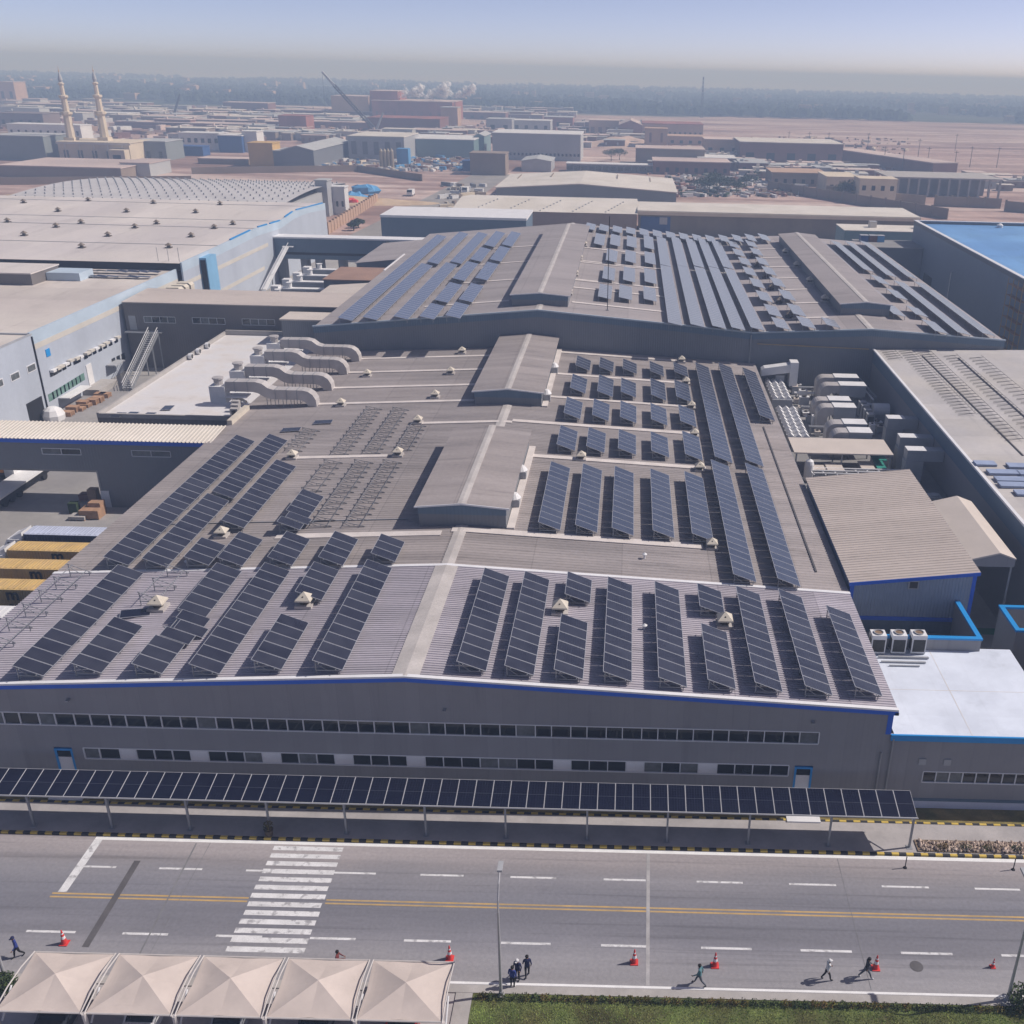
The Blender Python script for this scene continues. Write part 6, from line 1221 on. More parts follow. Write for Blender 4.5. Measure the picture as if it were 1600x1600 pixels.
# ------------------------------------------------------------------ foreground: shade tents, lamps, cones, people
tu = [(55, 1483), (190, 1487), (318, 1492), (448, 1499), (583, 1506), (712, 1508)]
TZ = 3.0
ty1 = 40.25; ty0 = 36.45
tx = [G(u, v, TZ)[0] for u, v in tu]
tx = [tx[-1] - (tx[-1] - tx[0]) / 5 * (5 - i) for i in range(6)]
m_tentpole = mat('tent_pole', (.52, .49, .47), .5, .06, 2)
def tent(i):
    x0, x1 = tx[i] + .12, tx[i + 1] - .12; xm, ym = (x0 + x1) / 2, (ty0 + ty1) / 2
    o = thing('shade_tent', ['leftmost tan shade tent over the parking beside the road', 'second tan shade tent from the left', 'middle tan shade tent of the row of five', 'fourth tan shade tent from the left with darker crease', 'rightmost tan shade tent next to the lawn'][i], 'shade tent', (x0, ty0, .02), 'row of shade tents at bottom left')
    n, q = 10, 8; ap = .6; vs = [(xm - x0, ym - ty0, TZ + ap)]; fs = []
    per = [(-1 + 2 * k / q, -1) for k in range(q)] + [(1, -1 + 2 * k / q) for k in range(q)] + [(1 - 2 * k / q, 1) for k in range(q)] + [(-1, 1 - 2 * k / q) for k in range(q)]; m_ = len(per)
    for r in range(1, n + 1):
        d = r / n
        for s, t in per:
            e_ = 1 - min(abs(s), abs(t)); sc = 1 - .045 * e_ * d
            vs.append((xm - x0 + s * d * sc * (x1 - x0) / 2, ym - ty0 + t * d * sc * (ty1 - ty0) / 2, TZ + ap * (1 - d) ** 1.12 - .06 * e_ * d * (1 - d) * 4))
    for k in range(m_): fs.append((0, 1 + k, 1 + (k + 1) % m_))
    for r in range(n - 1):
        for k in range(m_): a = 1 + r * m_; fs.append((a + k, a + m_ + k, a + m_ + (k + 1) % m_, a + (k + 1) % m_))
    b = MB(); b.add(vs, fs); ob = b.build('fabric', m_tent, o); md = ob.modifiers.new('thick', 'SOLIDIFY'); md.thickness = .015
    for xx in (x0 - .02, x1 + .02):
        b = MB(); px = xx - x0
        pts = [(px, -.1, TZ + .05), (px, (ty1 - ty0) * .33, TZ + .28), (px, (ty1 - ty0) * .66, TZ + .28), (px, ty1 - ty0, TZ + .05)]
        for p, q in zip(pts, pts[1:]): b.tube(p, q, .04, 6)
        b.build('frame_arm', m_tentpole, o)
    for xx in ([x0 - .06] + ([x1 + .06] if i == 4 else [])):
        b = MB(); b.tube((xx - x0, .05, 0), (xx - x0, -.05, TZ + .05), .12, 10); b.build('post', m_tentpole, o); b = MB(); b.tube((xx - x0, .3, 1.9), (xx - x0, 1.6, TZ + .02), .05, 6); b.build('brace', m_whitetrim, o)
    b = MB(); b.tube((0, ty1 - ty0, TZ), (x1 - x0, ty1 - ty0, TZ), .05, 6); b.build('edge_bar', m_tentpole, o); b = MB(); b.tube((0, 0, TZ), (x1 - x0, 0, TZ), .05, 6); b.build('edge_bar', m_tentpole, o)
for i in range(5): tent(i)
# parked cars under the tents (roofs just seen below the front edge)
def car(x, y, mm, label):
    o = thing('parked_car', label, 'car', (x, y, .02), 'cars under the shade tents')
    prof = [(-2.1, .35), (-2.15, .75), (-1.9, .95), (-1.0, 1.02), (-.45, 1.45), (.9, 1.48), (1.6, 1.0), (2.1, .92), (2.15, .4)]
    b = MB(); b.prism(prof, 'x', -.85, .85); b.build('body', mm, o)
    for s in (-1, 1): b = MB(); b.prism([(-.85, 1.03), (-.42, 1.38), (.85, 1.40), (1.35, 1.03)], 'x', s * .851, s * .865); b.build('side_window', m_glass, o)
    b = MB(); b.add([(-.75, -1.0, 1.04), (.75, -1.0, 1.04), (.7, -.47, 1.44), (-.7, -.47, 1.44)], [(0, 1, 2, 3)]); b.build('windscreen', m_glass, o)
    for sx in (-.86, .66):
        for sy in (-1.3, 1.3): b = MB(); b.tube((sx, sy, .32), (sx + .2, sy, .32), .32, 14); b.build('wheel', m_tyre, o)
cm = [mat('car_white', (.6, .6, .61), .25, .03, 1, spec=.5), mat('car_silver', (.3, .31, .33), .25, .03, 1, spec=.5), mat('car_dark', (.03, .035, .045), .25, .03, 1, spec=.5), mat('car_red', (.35, .03, .03), .25, .03, 1, spec=.5)]
for i in range(5): car((tx[i] + tx[i + 1]) / 2 - .3, (ty0 + ty1) / 2 + .2, cm[(2, 0, 1, 2, 3)[i]], ['dark car shaded under the leftmost tent', 'white car shaded under the second tent', 'silver car shaded under the middle tent', 'dark car shaded under the fourth tent', 'red car shaded under the rightmost tent'][i])

def lamp(u, v, label, h=9.0, lean=(0, 1.2)):
    p = G(u, v, .05); o = thing('street_lamp', label, 'street lamp', (p[0], p[1], .05), 'street lamps along the lawn')
    b = MB(); b.tube((0, 0, 0), (0, 0, h * .78), .10, 10, .065); b.build('pole', m_pole, o)
    b = MB(); b.lathe([(.2, 0), (.2, .05), (.13, .08), (.12, .35)], n=12); b.build('base', m_pole, o)
    b = MB(); pts = [(0, 0, h * .78), (lean[0] * .15, lean[1] * .12, h * .86), (lean[0] * .5, lean[1] * .5, h * .95), (lean[0], lean[1], h)]
    for a, c in zip(pts, pts[1:]): b.tube(a, c, .055, 8)
    arm = b.build('arm', m_pole, o)
    b = MB(); b.box(lean[0] - .14, lean[0] + .14, lean[1] - .1, lean[1] + .62, h - .04, h + .09); hd = b.build('lamp_head', m_unit, o); b = MB(); b.box(lean[0] - .1, lean[0] + .1, lean[1], lean[1] + .5, h - .06, h - .041); b.build('lens', m_glassc, hd)
lamp(783, 1555, 'slim grey street lamp standing at the lawn edge near the group of people', 8.2)
lamp(1574, 1563, 'slim grey street lamp at the right edge of the lawn', 8.2)
lamp(8, 1527, 'street lamp foot at left edge beside the leftmost shade tent', 8.2)

def cone(u, v, label, s=1.06):
    p = G(u, v, .01); o = thing('traffic_cone', label, 'traffic cone', (p[0], p[1], .008), 'traffic cones on the road')
    b = MB(); b.box(-.22 * s, .22 * s, -.22 * s, .22 * s, 0, .05); b.build('base', m_red, o)
    b = MB(); b.lathe([(.165 * s, .05), (.125 * s, .40 * s)], n=14); b.build('lower_body', m_red, o)
    b = MB(); b.lathe([(.125 * s, .401 * s), (.098 * s, .58 * s)], n=14); b.build('white_band', m_whitetrim, o)
    b = MB(); b.lathe([(.098 * s, .581 * s), (.075 * s, .72 * s)], n=14); b.build('middle_body', m_red, o)
    b = MB(); b.lathe([(.075 * s, .721 * s), (.06 * s, .80 * s)], n=14); b.build('white_band', m_whitetrim, o)
    b = MB(); b.lathe([(.06 * s, .801 * s), (.03 * s, 1.0 * s), (.005, 1.02 * s)], n=14); b.build('tip', m_red, o)
for u, v, lab in [(101, 1474, 'red and white traffic cone at the left, behind the leftmost tent'), (703, 1498, 'red and white traffic cone just behind the rightmost tent'), (991, 1504, 'red and white traffic cone in the lane between lamp and striding person'), (1117, 1509, 'red and white traffic cone behind the person in teal'), (1368, 1513, 'red and white traffic cone beside the dark-dressed striding person')]: cone(u, v, lab)
cone(1551, 1511, 'small dark red traffic cone at far right near the lamp', .68)
p = G(1432, 1510); o = thing('manhole_cover', 'round dark manhole cover in the near lane at right', 'manhole', (p[0], p[1], .004)); b = MB(); b.lathe([(.40, 0), (.40, .008)], n=24); b.build('rim', m_seal, o); b = MB(); b.lathe([(.34, .008), (.34, .014)], n=24); b.build('lid', m_seal, o)
for i, (u, v) in enumerate([(1414, 1356), (1583, 1359)]):
    p = G(u, v); o = thing('marker_post', ['thin black marker post at the road edge near the canopy end', 'thin black marker post at the road edge at far right'][i], 'post', (p[0], p[1], .004), 'marker posts'); b = MB(); b.tube((0, 0, 0), (0, 0, .95), .035, 8); b.build('shaft', m_black, o); b = MB(); b.lathe([(.14, 0), (.12, .05), (.04, .06)], n=10); b.build('foot', m_black, o)
p = G(421, 1305, .12); o = thing('litter_bin', 'brown dry planter bin standing by a canopy post left of the crossing', 'planter', (p[0], p[1], .12)); b = MB(); b.lathe([(.25, 0), (.3, .5), (.33, .52)], n=10); b.build('pot', m_bark, o); b = MB(); leaf_blob(b, (0, 0, .8), .35, .35, .4, 160, .07, rnd); b.build('foliage', m_leafdry, o)
for i, (u, v) in enumerate([(105, 1246), (1255, 1281)]):
    p = G(u, v, .12); o = thing('entrance_step', ['pale step plate before the left blue-framed door', 'pale step plate before the right blue-framed door'][i], 'step', (p[0], p[1], .1)); b = MB(); b.box(-1.2, 1.2, -.3, .5, 0, .12); b.build('slab', m_whitetrim, o); b = MB(); b.box(-1.0, 1.0, .51, .9, 0, .2); b.build('tread', m_whitetrim, o)

# ---- people
def skin_body(verts, edges, rad, root=0, sub=1):
    me = bpy.data.meshes.new('tmp'); me.from_pydata(verts, edges, []); ob = bpy.data.objects.new('tmp', me); COL.objects.link(ob)
    md = ob.modifiers.new('Skin', 'SKIN'); md.use_smooth_shade = True
    for i, r in enumerate(rad): me.skin_vertices[0].data[i].radius = r if isinstance(r, tuple) else (r, r)
    me.skin_vertices[0].data[root].use_root = True
    s = ob.modifiers.new('Sub', 'SUBSURF'); s.levels = sub; s.render_levels = sub
    dg = bpy.context.evaluated_depsgraph_get(); dg.update()
    out = bpy.data.meshes.new_from_object(ob.evaluated_get(dg)); bpy.data.objects.remove(ob); return out
def lerp(a, b, t): return tuple(a[i] + (b[i] - a[i]) * t for i in range(3))
def person(u, v, heading, label, shirt, trousers, shoe=m_black, pose='stand', head=None, hood=False, scale=.96, z=.008, xy=None):
    p = xy or G(u, v, z)
    o = thing('person', label, 'person', (p[0], p[1], z), None, heading); 
    st_ = {'stand': .0, 'walk': .55, 'stride': .82, 'step': .3, 'sit': 0}[pose]
    ln = .05 * st_
    pel = (0, 0, .93 - .05 * st_); sp = (0, ln * .5, 1.14 - .05 * st_); ch = (0, ln, 1.36 - .05 * st_); nk = (0, ln + .02, 1.48 - .05 * st_); hb = (0, ln + .05, 1.57 - .05 * st_); ht = (0, ln + .05, 1.70 - .05 * st_)
    V = [pel, sp, ch, nk, hb, ht]; Rd = [(.15, .115), (.145, .105), (.175, .115), (.058, .06), (.082, .10), (.07, .085)]; E = [(0, 1), (1, 2), (2, 3), (3, 4), (4, 5)]
    def chain(start, pts, rs):
        k = start
        for q, r in zip(pts, rs): V.append(q); Rd.append(r); E.append((k, len(V) - 1)); k = len(V) - 1
        return k
    hands = []
    for s in (-1, 1):
        f = st_ * s
        hip = (s * .095, 0, pel[2] - .06)
        kn = (s * .10, .20 * f + .04, .50 - .02 * abs(f)); an_ = (s * .10, .40 * f - (.10 if f < 0 else 0), .09 + (.07 if f < -.5 else 0)); toe = (s * .12, an_[1] + .17, .04 if f >= -.5 else .03)
        if pose == 'sit': kn = (s * .14, .42, pel[2] - .02); an_ = (s * .14, .45, pel[2] - .42); toe = (s * .15, .60, pel[2] - .46)
        chain(0, [hip, lerp(hip, kn, .5), kn, lerp(kn, an_, .35), an_, toe], [.095, .088, .062, .062, .042, .04])
        sh_ = (s * .19, ln, 1.42 - .05 * st_); el = (s * .25, ln - .16 * f - .02, 1.13 - .05 * st_); wr = (s * .24, ln - .30 * f + .10, .90 + .06 * abs(f) - .05 * st_)
        if pose == 'sit': el = (s * .27, .10, 1.14); wr = (s * .18, .34, 1.10)
        hd = lerp(el, wr, 1.28)
        chain(2, [sh_, lerp(sh_, el, .5), el, lerp(el, wr, .4), wr, hd], [.062, .052, .044, .042, .030, (.042, .02)])
        hands.append((s, Vector(el), Vector(wr), Vector(hd)))
    me = skin_body(V, E, Rd)
    me.materials.clear()
    for q in (m_skin, shirt, trousers, shoe): me.materials.append(q)
    bm = bmesh.new(); bm.from_mesh(me)
    # face: nose, brow and chin drawn out of the head surface; ears
    hc = Vector((0, hb[1], (hb[2] + ht[2]) / 2))
    for vt in bm.verts:
        d = vt.co - hc
        if d.length < .2 and d.y > .05:
            if abs(d.x) < .025 and -.05 < d.z < .03: vt.co.y += .022
    def cyl(a, b_, r, r2, n=5, mi=0):
        a, b_ = Vector(a), Vector(b_); d = (b_ - a).normalized(); t1 = d.orthogonal().normalized(); t2 = d.cross(t1); A = []; B = []
        for i in range(n):
            g = 2 * math.pi * i / n; A.append(bm.verts.new(a + (t1 * math.cos(g) + t2 * math.sin(g)) * r)); B.append(bm.verts.new(b_ + (t1 * math.cos(g) + t2 * math.sin(g)) * r2))
        for i in range(n): bm.faces.new((A[i], A[(i + 1) % n], B[(i + 1) % n], B[i]))
        bm.faces.new(B[::-1]); bm.faces.new(A)
    for s, el, wr, hd in hands:
        d = (hd - wr).normalized(); side = Vector((0, 1, 0)) - d * d.y; side.normalize(); inn = Vector((-s, 0, 0))
        for k, L_ in enumerate((.066, .074, .07, .055)):
            a = hd - d * .01 + side * (.027 - .018 * k); m_ = a + d * L_ * .55 + inn * .01; cyl(a, m_, .0095, .009); cyl(m_, m_ + d * L_ * .45 + inn * .022, .009, .007)
        a = lerp(wr, hd, .45); a = Vector(a) + side * .025; m_ = a + side * .03 + d * .03; cyl(a, m_, .011, .010); cyl(m_, m_ + d * .032 + inn * .01, .010, .008)
    for s in (-1, 1): cyl((s * .078, hc.y, hc.z - .03), (s * .095, hc.y - .01, hc.z + .02), .018, .02)
    bm.faces.ensure_lookup_table()
    for f in bm.faces:
        c = f.calc_center_median(); mi = 1
        if c.z > nk[2] + .01 and abs(c.x) < .13: mi = 0
        elif any((c - h[3]).length < .13 and (c - h[2]).dot(h[3] - h[2]) > 0 for h in hands): mi = 0
        elif (c.z < pel[2] + .0 and abs(c.x) < .235 and not any((c - h[1]).length < .12 or (c - h[2]).length < .14 for h in hands)): mi = 2
        if c.z < .095 and pose != 'sit': mi = 3
        if pose == 'sit' and c.y > .25 and c.z < pel[2] - .36: mi = 3
        f.material_index = mi; f.smooth = True
    bm.to_mesh(me); bm.free()
    body = place(me, 'body', o); body.name = 'body'
    b = MB(); rr = .105
    b.lathe([(.098, -.02), (.112, .03), (.108, .075), (.08, .115), (.03, .138), (.005, .14)], (0, hb[1] - .018, hb[2] + .045), 12); hr = b.build('cap' if head else 'hair', head or m_hair, o)
    if head: b = MB(); b.prism([(-.07, hb[1] + .07), (.07, hb[1] + .07), (.05, hb[1] + .17), (-.05, hb[1] + .17)], 'z', hb[2] + .055, hb[2] + .067); b.build('peak', head, hr)
    if hood: b = MB(); b.lathe([(.05, 0), (.13, .02), (.12, .1), (.06, .14)], (0, ln - .03, nk[2] - .05), 10); b.build('hood', shirt, o)
    for s in (-1, 1):
        b = MB(); b.lathe([(.001, -.008), (.008, 0), (.001, .008)], (s * .032, hb[1] + .105, hb[2] + .06), 6); b.build('eye', m_black, o)
    b = MB(); b.box(-.025, .025, hb[1] + .098, hb[1] + .104, hb[2] - .012, hb[2] - .004); b.build('mouth', m_brick, o)
    o.scale = (scale,) * 3
    return o
c_navy = mat('cloth_navy', (.018, .022, .075), .85, .15, 6); c_blue = mat('cloth_royal', (.03, .05, .22), .85, .12, 6); c_teal = mat('cloth_teal', (.08, .19, .22), .85, .12, 6); c_white = mat('cloth_white', (.62, .62, .63), .85, .08, 6); c_char = mat('cloth_charcoal', (.045, .047, .055), .85, .15, 6); c_blk = mat('cloth_black', (.014, .014, .017), .85, .15, 6); c_mar = mat('cloth_maroon', (.16, .04, .04), .85, .15, 6); c_grey = mat('cloth_grey', (.09, .10, .12), .85, .12, 6)
person(30, 1495, R(140), 'person in blue jacket and black trousers walking at the far left of the road', c_blue, c_blk, pose='walk', head=c_navy)
person(533, 1500, R(-90), 'person in maroon top sitting low behind the fourth shade tent', c_mar, c_char, pose='sit', z=-.25, xy=(G(533, 1501)[0], 42.3))
person(824, 1526, R(10), 'person all in navy standing right of the lamp, apart from the pair', c_navy, c_blk, pose='step')
person(809, 1531, R(160), 'person with white cap and navy jacket standing behind another by the lamp', c_navy, c_blk, pose='stand', head=c_white)
person(801, 1543, R(-20), 'person in blue and black standing nearest the lawn beside the lamp', c_blue, c_blk, pose='stand', shoe=c_white)
person(1093, 1539, R(75), 'person in pale teal striding along the road in front of a cone', c_teal, c_grey, pose='stride')
person(1291, 1531, R(-80), 'person in white top and black trousers walking in the near lane', c_white, c_blk, pose='walk', head=c_white)
person(1352, 1528, R(-85), 'person in dark grey clothes and pale shoes striding beside a cone', c_char, c_grey, shoe=c_white, pose='stride')

# ------------------------------------------------------------------ background: town and desert
def bgb(name, label, cat, u0, u1, vb, vt, depth, mw, mr, win=None, gable=0., par=0., group=None, winm=None):
    x0, Y = G(u0, vb); x1 = G(u1, vb + (u1 - u0) * .025)[0]; h = AT((u0 + u1) / 2, vt + (u1 - u0) * .0125, Y)[1]
    o = thing(name, label, cat, ((x0 + x1) / 2, Y, 0), group)
    xm = (x0 + x1) / 2
    if gable:
        kid(o, 'wall', mw, lambda b: b.prism([(x0, 0), (x1, 0), (x1, h - gable), (xm, h), (x0, h - gable)], 'y', Y, Y + depth))
        kid(o, 'roof', mr, lambda b: b.prism([(x0 - .4, h - gable + .02), (xm, h + .05), (x1 + .4, h - gable + .02), (x1 + .4, h - gable + .3), (xm, h + .35), (x0 - .4, h - gable + .3)], 'y', Y - .4, Y + depth + .4))
    else:
        kid(o, 'wall', mw, lambda b: b.box(x0, x1, Y, Y + depth, 0, h))
        kid(o, 'roof', mr, lambda b: b.box(x0 - .3, x1 + .3, Y - .3, Y + depth + .3, h + .001, h + .4))
    if par: kid(o, 'roof_edge', m_cream, lambda b: b.box(x0 - .35, x1 + .35, Y - .36, Y - .301, h - .2, h + par))
    if win:
        n, zf0, zf1, wf_ = win; pit = (x1 - x0) / n; mb = MB(); mb.box(-pit * wf_ / 2, pit * wf_ / 2, -.06, -.01, 0, (zf1 - zf0) * h); me = mb.mesh('window', winm or m_glass)
        for i in range(n): place(me, 'window', o, (x0 + (i + .5) * pit - xm, 0, zf0 * h))
    return o
B = bgb
m_lgrey = mat('light_grey_paint', (.40, .41, .42), .7, .06, .1); m_wht = mat('white_paint_far', (.62, .62, .63), .7, .05, .1); m_gg = mat('grey_green_cladding', (.21, .235, .24), .7, .06, .1); m_brn = mat('brown_wall', (.25, .20, .165), .85, .1, .1)
# near background
B('white_roof_hall', 'low hall with off-white roof and dotted skylights behind the far hall', 'factory', 735, 993, 345, 334, 8, m_brn, m_cream)
o = thing('pale_ridged_hall', 'broad hall with pale cream low gabled roof behind the dotted roof hall', 'factory', (-18, 413, 0)); x0, x1 = -53, 18
kid(o, 'wall', m_gg, lambda b: b.prism([(x0, 0), (x1, 0), (x1, 5.0), (-20, 7.3), (x0, 5.2)], 'y', 408, 462)); kid(o, 'roof', m_cream, lambda b: b.prism([(x0 - .5, 5.22), (-20, 7.35), (x1 + .5, 5.02), (x1 + .5, 5.35), (-20, 7.7), (x0 - .5, 5.55)], 'y', 407.5, 463))
for i in range(9): kid(o, 'roof_light', m_brn, lambda b: b.box(-48 + i * 7, -47.6 + i * 7, 440, 455, 5.9, 7.2 if 1 < i < 7 else 6.2))
o = thing('cream_roof_hall', 'long hall with cream roof sheets directly behind the far hall', 'factory', (-25, 330, 0)); kid(o, 'wall', m_brn, lambda b: b.box(-56, 2.2, 328, 368, 0, 6.8)); kid(o, 'roof', m_cream, lambda b: b.add([(-57, 327.5, 6.9), (2.4, 327.5, 6.9), (2.4, 348, 8.6), (-57, 348, 8.6), (2.4, 369, 6.9), (-57, 369, 6.9)], [(0, 1, 2, 3), (3, 2, 4, 5)]))
for i in range(5): kid(o, 'skylight_row', m_unit, lambda b: [b.box(-50 + i * 10.5 + k * .9, -49.6 + i * 10.5 + k * .9, 329 + k * 2.6, 330.2 + k * 2.6, 7.0 + k * .22, 7.25 + k * .22) for k in range(7)])
o = thing('long_cream_hall', 'very long low hall with cream roof and drab wall behind the far hall at right', 'factory', (50, 322, 0)); kid(o, 'wall', mat('drab_wall', (.20, .175, .14), .8, .12, .08, streak=(2, 1, .2)), lambda b: b.box(2.8, 92, 330, 352, 0, 7.4)); kid(o, 'roof', m_cream, lambda b: b.box(2.3, 93, 329, 353, 7.401, 7.9)); kid(o, 'eave', m_sandst, lambda b: b.box(2.3, 93, 328.7, 328.99, 6.6, 7.6)); kid(o, 'blue_door', m_bluebg, lambda b: b.box(3.4, 13, 329.9, 329.98, 0, 6)); kid(o, 'door_panel', m_lgrey, lambda b: b.box(9.5, 12, 329.85, 329.89, 3.6, 5.8))
o = thing('dotted_white_hall', 'wide hall with white roof covered in rows of small vents at left', 'factory', (-120, 300, 0)); kid(o, 'wall', m_lgrey, lambda b: b.box(-190, -106, 300, 385, 0, 8)); 
def arch(b):
    vs = []; n = 12
    for j in range(n + 1):
        y = 299 + 87 * j / n; z = 8 + 2.2 * math.sin(math.pi * j / n)
        vs += [(-191, y, z), (-105.5, y, z)]
    b.add(vs, [(2 * j, 2 * j + 1, 2 * j + 3, 2 * j + 2) for j in range(n)])
kid(o, 'roof', mat('weathered_white_roof', (.50, .49, .50), .7, .08, .1), arch)
def dots(b):
    for i in range(28):
        for j in range(15):
            y = 303 + j * 5.6; z = 8 + 2.2 * math.sin(math.pi * (y - 299) / 87); b.box(-188 + i * 2.95, -187.6 + i * 2.95, y, y + .4, z, z + .55)
dd = kid(o, 'small_vents', m_unit, dots); dd['kind'] = 'stuff'
struct('back_road', mat('grey_back_road', (.27, .255, .245), .9, .15, .1), lambda b: b.add([(-88, 290, -.02), (-64, 290, -.02), (-60, 520, -.02), (-78, 520, -.02)], [(0, 1, 2, 3)]))
B('tower_block', 'narrow grey tower block beside the dotted white roof', 'building', 497, 515, 338, 283, 6, m_unit, m_lgrey); B('white_notice_block', 'small white block right of the grey tower', 'building', 516, 541, 335, 293, 5, m_wht, m_wht, win=(3, .3, .5, .4))
rnd = random.Random(33)
for i, (u, v, s, mm, lab) in enumerate([(552, 312, 3.2, m_bluetank, 'blue tarpaulin heap beside the back road, front one'), (570, 302, 3.6, m_bluetank, 'blue tarpaulin heap beside the back road, rear one'), (548, 318, 2.0, m_red, 'small red heap before the blue tarpaulins')]):
    p = G(u, v); o = thing('tarpaulin_heap', lab, 'tarpaulin', (p[0], p[1], 0)); b = MB(); b.lathe([(s, 0), (s * 1.1, s * .3), (s * .9, s * .65), (s * .5, s * .85), (s * .2, s * .9), (.02, s * .9)], n=11); b.v = [tuple(Vector(q) * (1 + .35 * noise.noise(Vector(q) * 1.1 / s * 2 + Vector((i * 3, 0, 0)))) + Vector((0, 0, 0))) for q in b.v]; b.v = [(x * 1.5, y, max(0, z)) for x, y, z in b.v]; b.build('sheet', mm, o); b = MB(); b.box(-s * .6, s * .6, -s * .6, s * .6, 0, .3); b.build('pallet', m_wood, o)
def van(u, v, label, mm):
    p = G(u, v); x, y = p; o = thing('van', label, 'van', (x, y, 0)); kid(o, 'body', mm, lambda b: b.prism([(y, .5), (y + 5.5, .5), (y + 5.5, 2.5), (y + .6, 2.6), (y, 1.6)], 'x', x - 1.1, x + 1.1)); kid(o, 'windscreen', m_glass, lambda b: b.add([(x - 1, y - .02, 1.65), (x + 1, y - .02, 1.65), (x + 1, y + .5, 2.5), (x - 1, y + .5, 2.5)], [(0, 1, 2, 3)]))
    for xx in (x - 1.1, x + .85):
        for yy in (y + 1, y + 4.4): kid(o, 'wheel', m_tyre, lambda b: b.tube((xx, yy, .4), (xx + .25, yy, .4), .4, 10))
van(640, 307, 'white van driving on the back road', m_wht); van(580, 316, 'blue and white van beside the tarpaulin heaps', m_bluetank); van(726, 303, 'white truck parked right of the back road', m_wht); van(1243, 300, 'pale blue bus standing by the diagonal wall at right', m_bluetank)
def wall_run(pts, h, mm, label, pil=None):
    a = [G(u, v) for u, v in pts]; o = thing('perimeter_wall', label, 'wall', (a[0][0], a[0][1], 0))
    for p, q in zip(a, a[1:]): kid(o, 'wall_section', mm, lambda b: boxbar(b, (p[0], p[1], h / 2), (q[0], q[1], h / 2), .4, h))
    if pil:
        for p, q in zip(a, a[1:]):
            n = max(2, int(math.hypot(q[0] - p[0], q[1] - p[1]) / pil))
            for i in range(n): t = i / n; kid(o, 'pillar', mm, lambda b: b.box(p[0] + (q[0] - p[0]) * t - .35, p[0] + (q[0] - p[0]) * t + .35, p[1] + (q[1] - p[1]) * t - .35, p[1] + (q[1] - p[1]) * t + .35, 0, h + .5))
wall_run([(513, 366), (590, 316)], 3.2, m_brickl, 'pinkish pillared boundary wall behind the high left hall', 4)
wall_run([(0, 289), (300, 286)], 3.0, m_brn, 'long brown boundary wall behind the sand heap at left'); wall_run([(300, 272), (560, 268), (660, 283)], 3.0, m_brn, 'brown boundary wall behind the dotted white hall')
wall_run([(1200, 297), (1480, 343)], 4.0, m_brn, 'dark diagonal boundary wall at right behind the long cream hall', 8)
wall_run([(1290, 305), (1400, 318), (1445, 322)], 4.2, m_brn, 'inner drab wall below the sand coloured house at right'); wall_run([(1460, 322), (1563, 326)], 4.0, m_brn, 'drab wall with pale arches at right, middle stretch', 6); wall_run([(1570, 330), (1640, 336)], 4.0, m_brn, 'drab wall at the right picture edge', 6)
# named background buildings
B('long_shed', 'long shed with pale roof and dark wall at far left', 'shed', 0, 191, 276, 259, 40, m_brn, m_pinkroof); B('shed_end', 'bright end block of the long pale-roofed shed', 'building', 191, 236, 275, 255, 22, m_lgrey, m_pinkroof)
mq = B('mosque', 'sandstone mosque prayer hall at the feet of two minarets', 'mosque', 95, 206, 252, 222, 26, m_sandst, m_sandst, win=(5, .15, .6, .35)); 
x0_, y0_ = G(95, 252)
for i in range(5): kid(mq, 'arch_frame', m_cream, lambda b: b.box(x0_ + 3.4 + i * 7.2, x0_ + 3.9 + i * 7.2, y0_ - .3, y0_ - .02, 0, 8.5))
kid(mq, 'cornice', m_cream, lambda b: b.box(x0_ - .6, x0_ + 37, y0_ - .5, y0_ - .31, 8.4, 9.4)); kid(mq, 'porch', m_sandst, lambda b: b.box(x0_ + 28, x0_ + 36, y0_ - 6, y0_ - .52, 0, 6.5)); kid(mq, 'porch_opening', m_dark, lambda b: b.box(x0_ + 30, x0_ + 34, y0_ - 6.06, y0_ - 6.01, 0, 4.2))
def minaret(u, v, vt, lab):
    x, y = G(u, v); h = AT(u, vt, y)[1]; o = thing('minaret', lab, 'minaret', (x, y, 0), 'pair of minarets'); k = h / 44.
    b = MB(); b.box(-2.6 * k, 2.6 * k, -2.6 * k, 2.6 * k, 0, 11 * k); b.build('base', m_sandst, o)
    b = MB(); b.lathe([(2.2 * k, 11 * k), (1.9 * k, 21.5 * k)], n=8); b.build('lower_shaft', m_sandst, o)
    b = MB(); b.lathe([(1.9 * k, 21 * k), (2.9 * k, 22 * k), (2.9 * k, 23 * k), (1.8 * k, 23.1 * k)], n=8); b.build('balcony', m_sandst, o)
    b = MB(); b.lathe([(1.65 * k, 23.1 * k), (1.45 * k, 29.2 * k)], n=8); b.build('middle_shaft', m_sandst, o)
    b = MB(); b.lathe([(1.45 * k, 28.8 * k), (2.3 * k, 29.8 * k), (2.3 * k, 30.6 * k), (1.3 * k, 30.8 * k)], n=8); b.build('balcony', m_sandst, o)
    b = MB(); b.lathe([(1.1 * k, 30.8 * k), (1.0 * k, 35.3 * k), (1.5 * k, 35.8 * k), (1.5 * k, 36.3 * k), (.8 * k, 36.6 * k)], n=8); b.build('lantern', m_sandst, o)
    b = MB(); b.lathe([(.75 * k, 36.6 * k), (1.05 * k, 37.8 * k), (.7 * k, 39.6 * k), (.3 * k, 41 * k), (.15 * k, 41.2 * k)], n=10); b.build('bulb', m_lgrey, o)
    b = MB(); b.lathe([(.15 * k, 41 * k), (.35 * k, 41.8 * k), (.12 * k, 42.2 * k), (.05 * k, 44 * k)], n=6); b.build('finial', m_ochre, o)
minaret(118, 250, 104, 'left one of two tall sandstone minarets'); minaret(170, 250, 103, 'right one of two tall sandstone minarets')
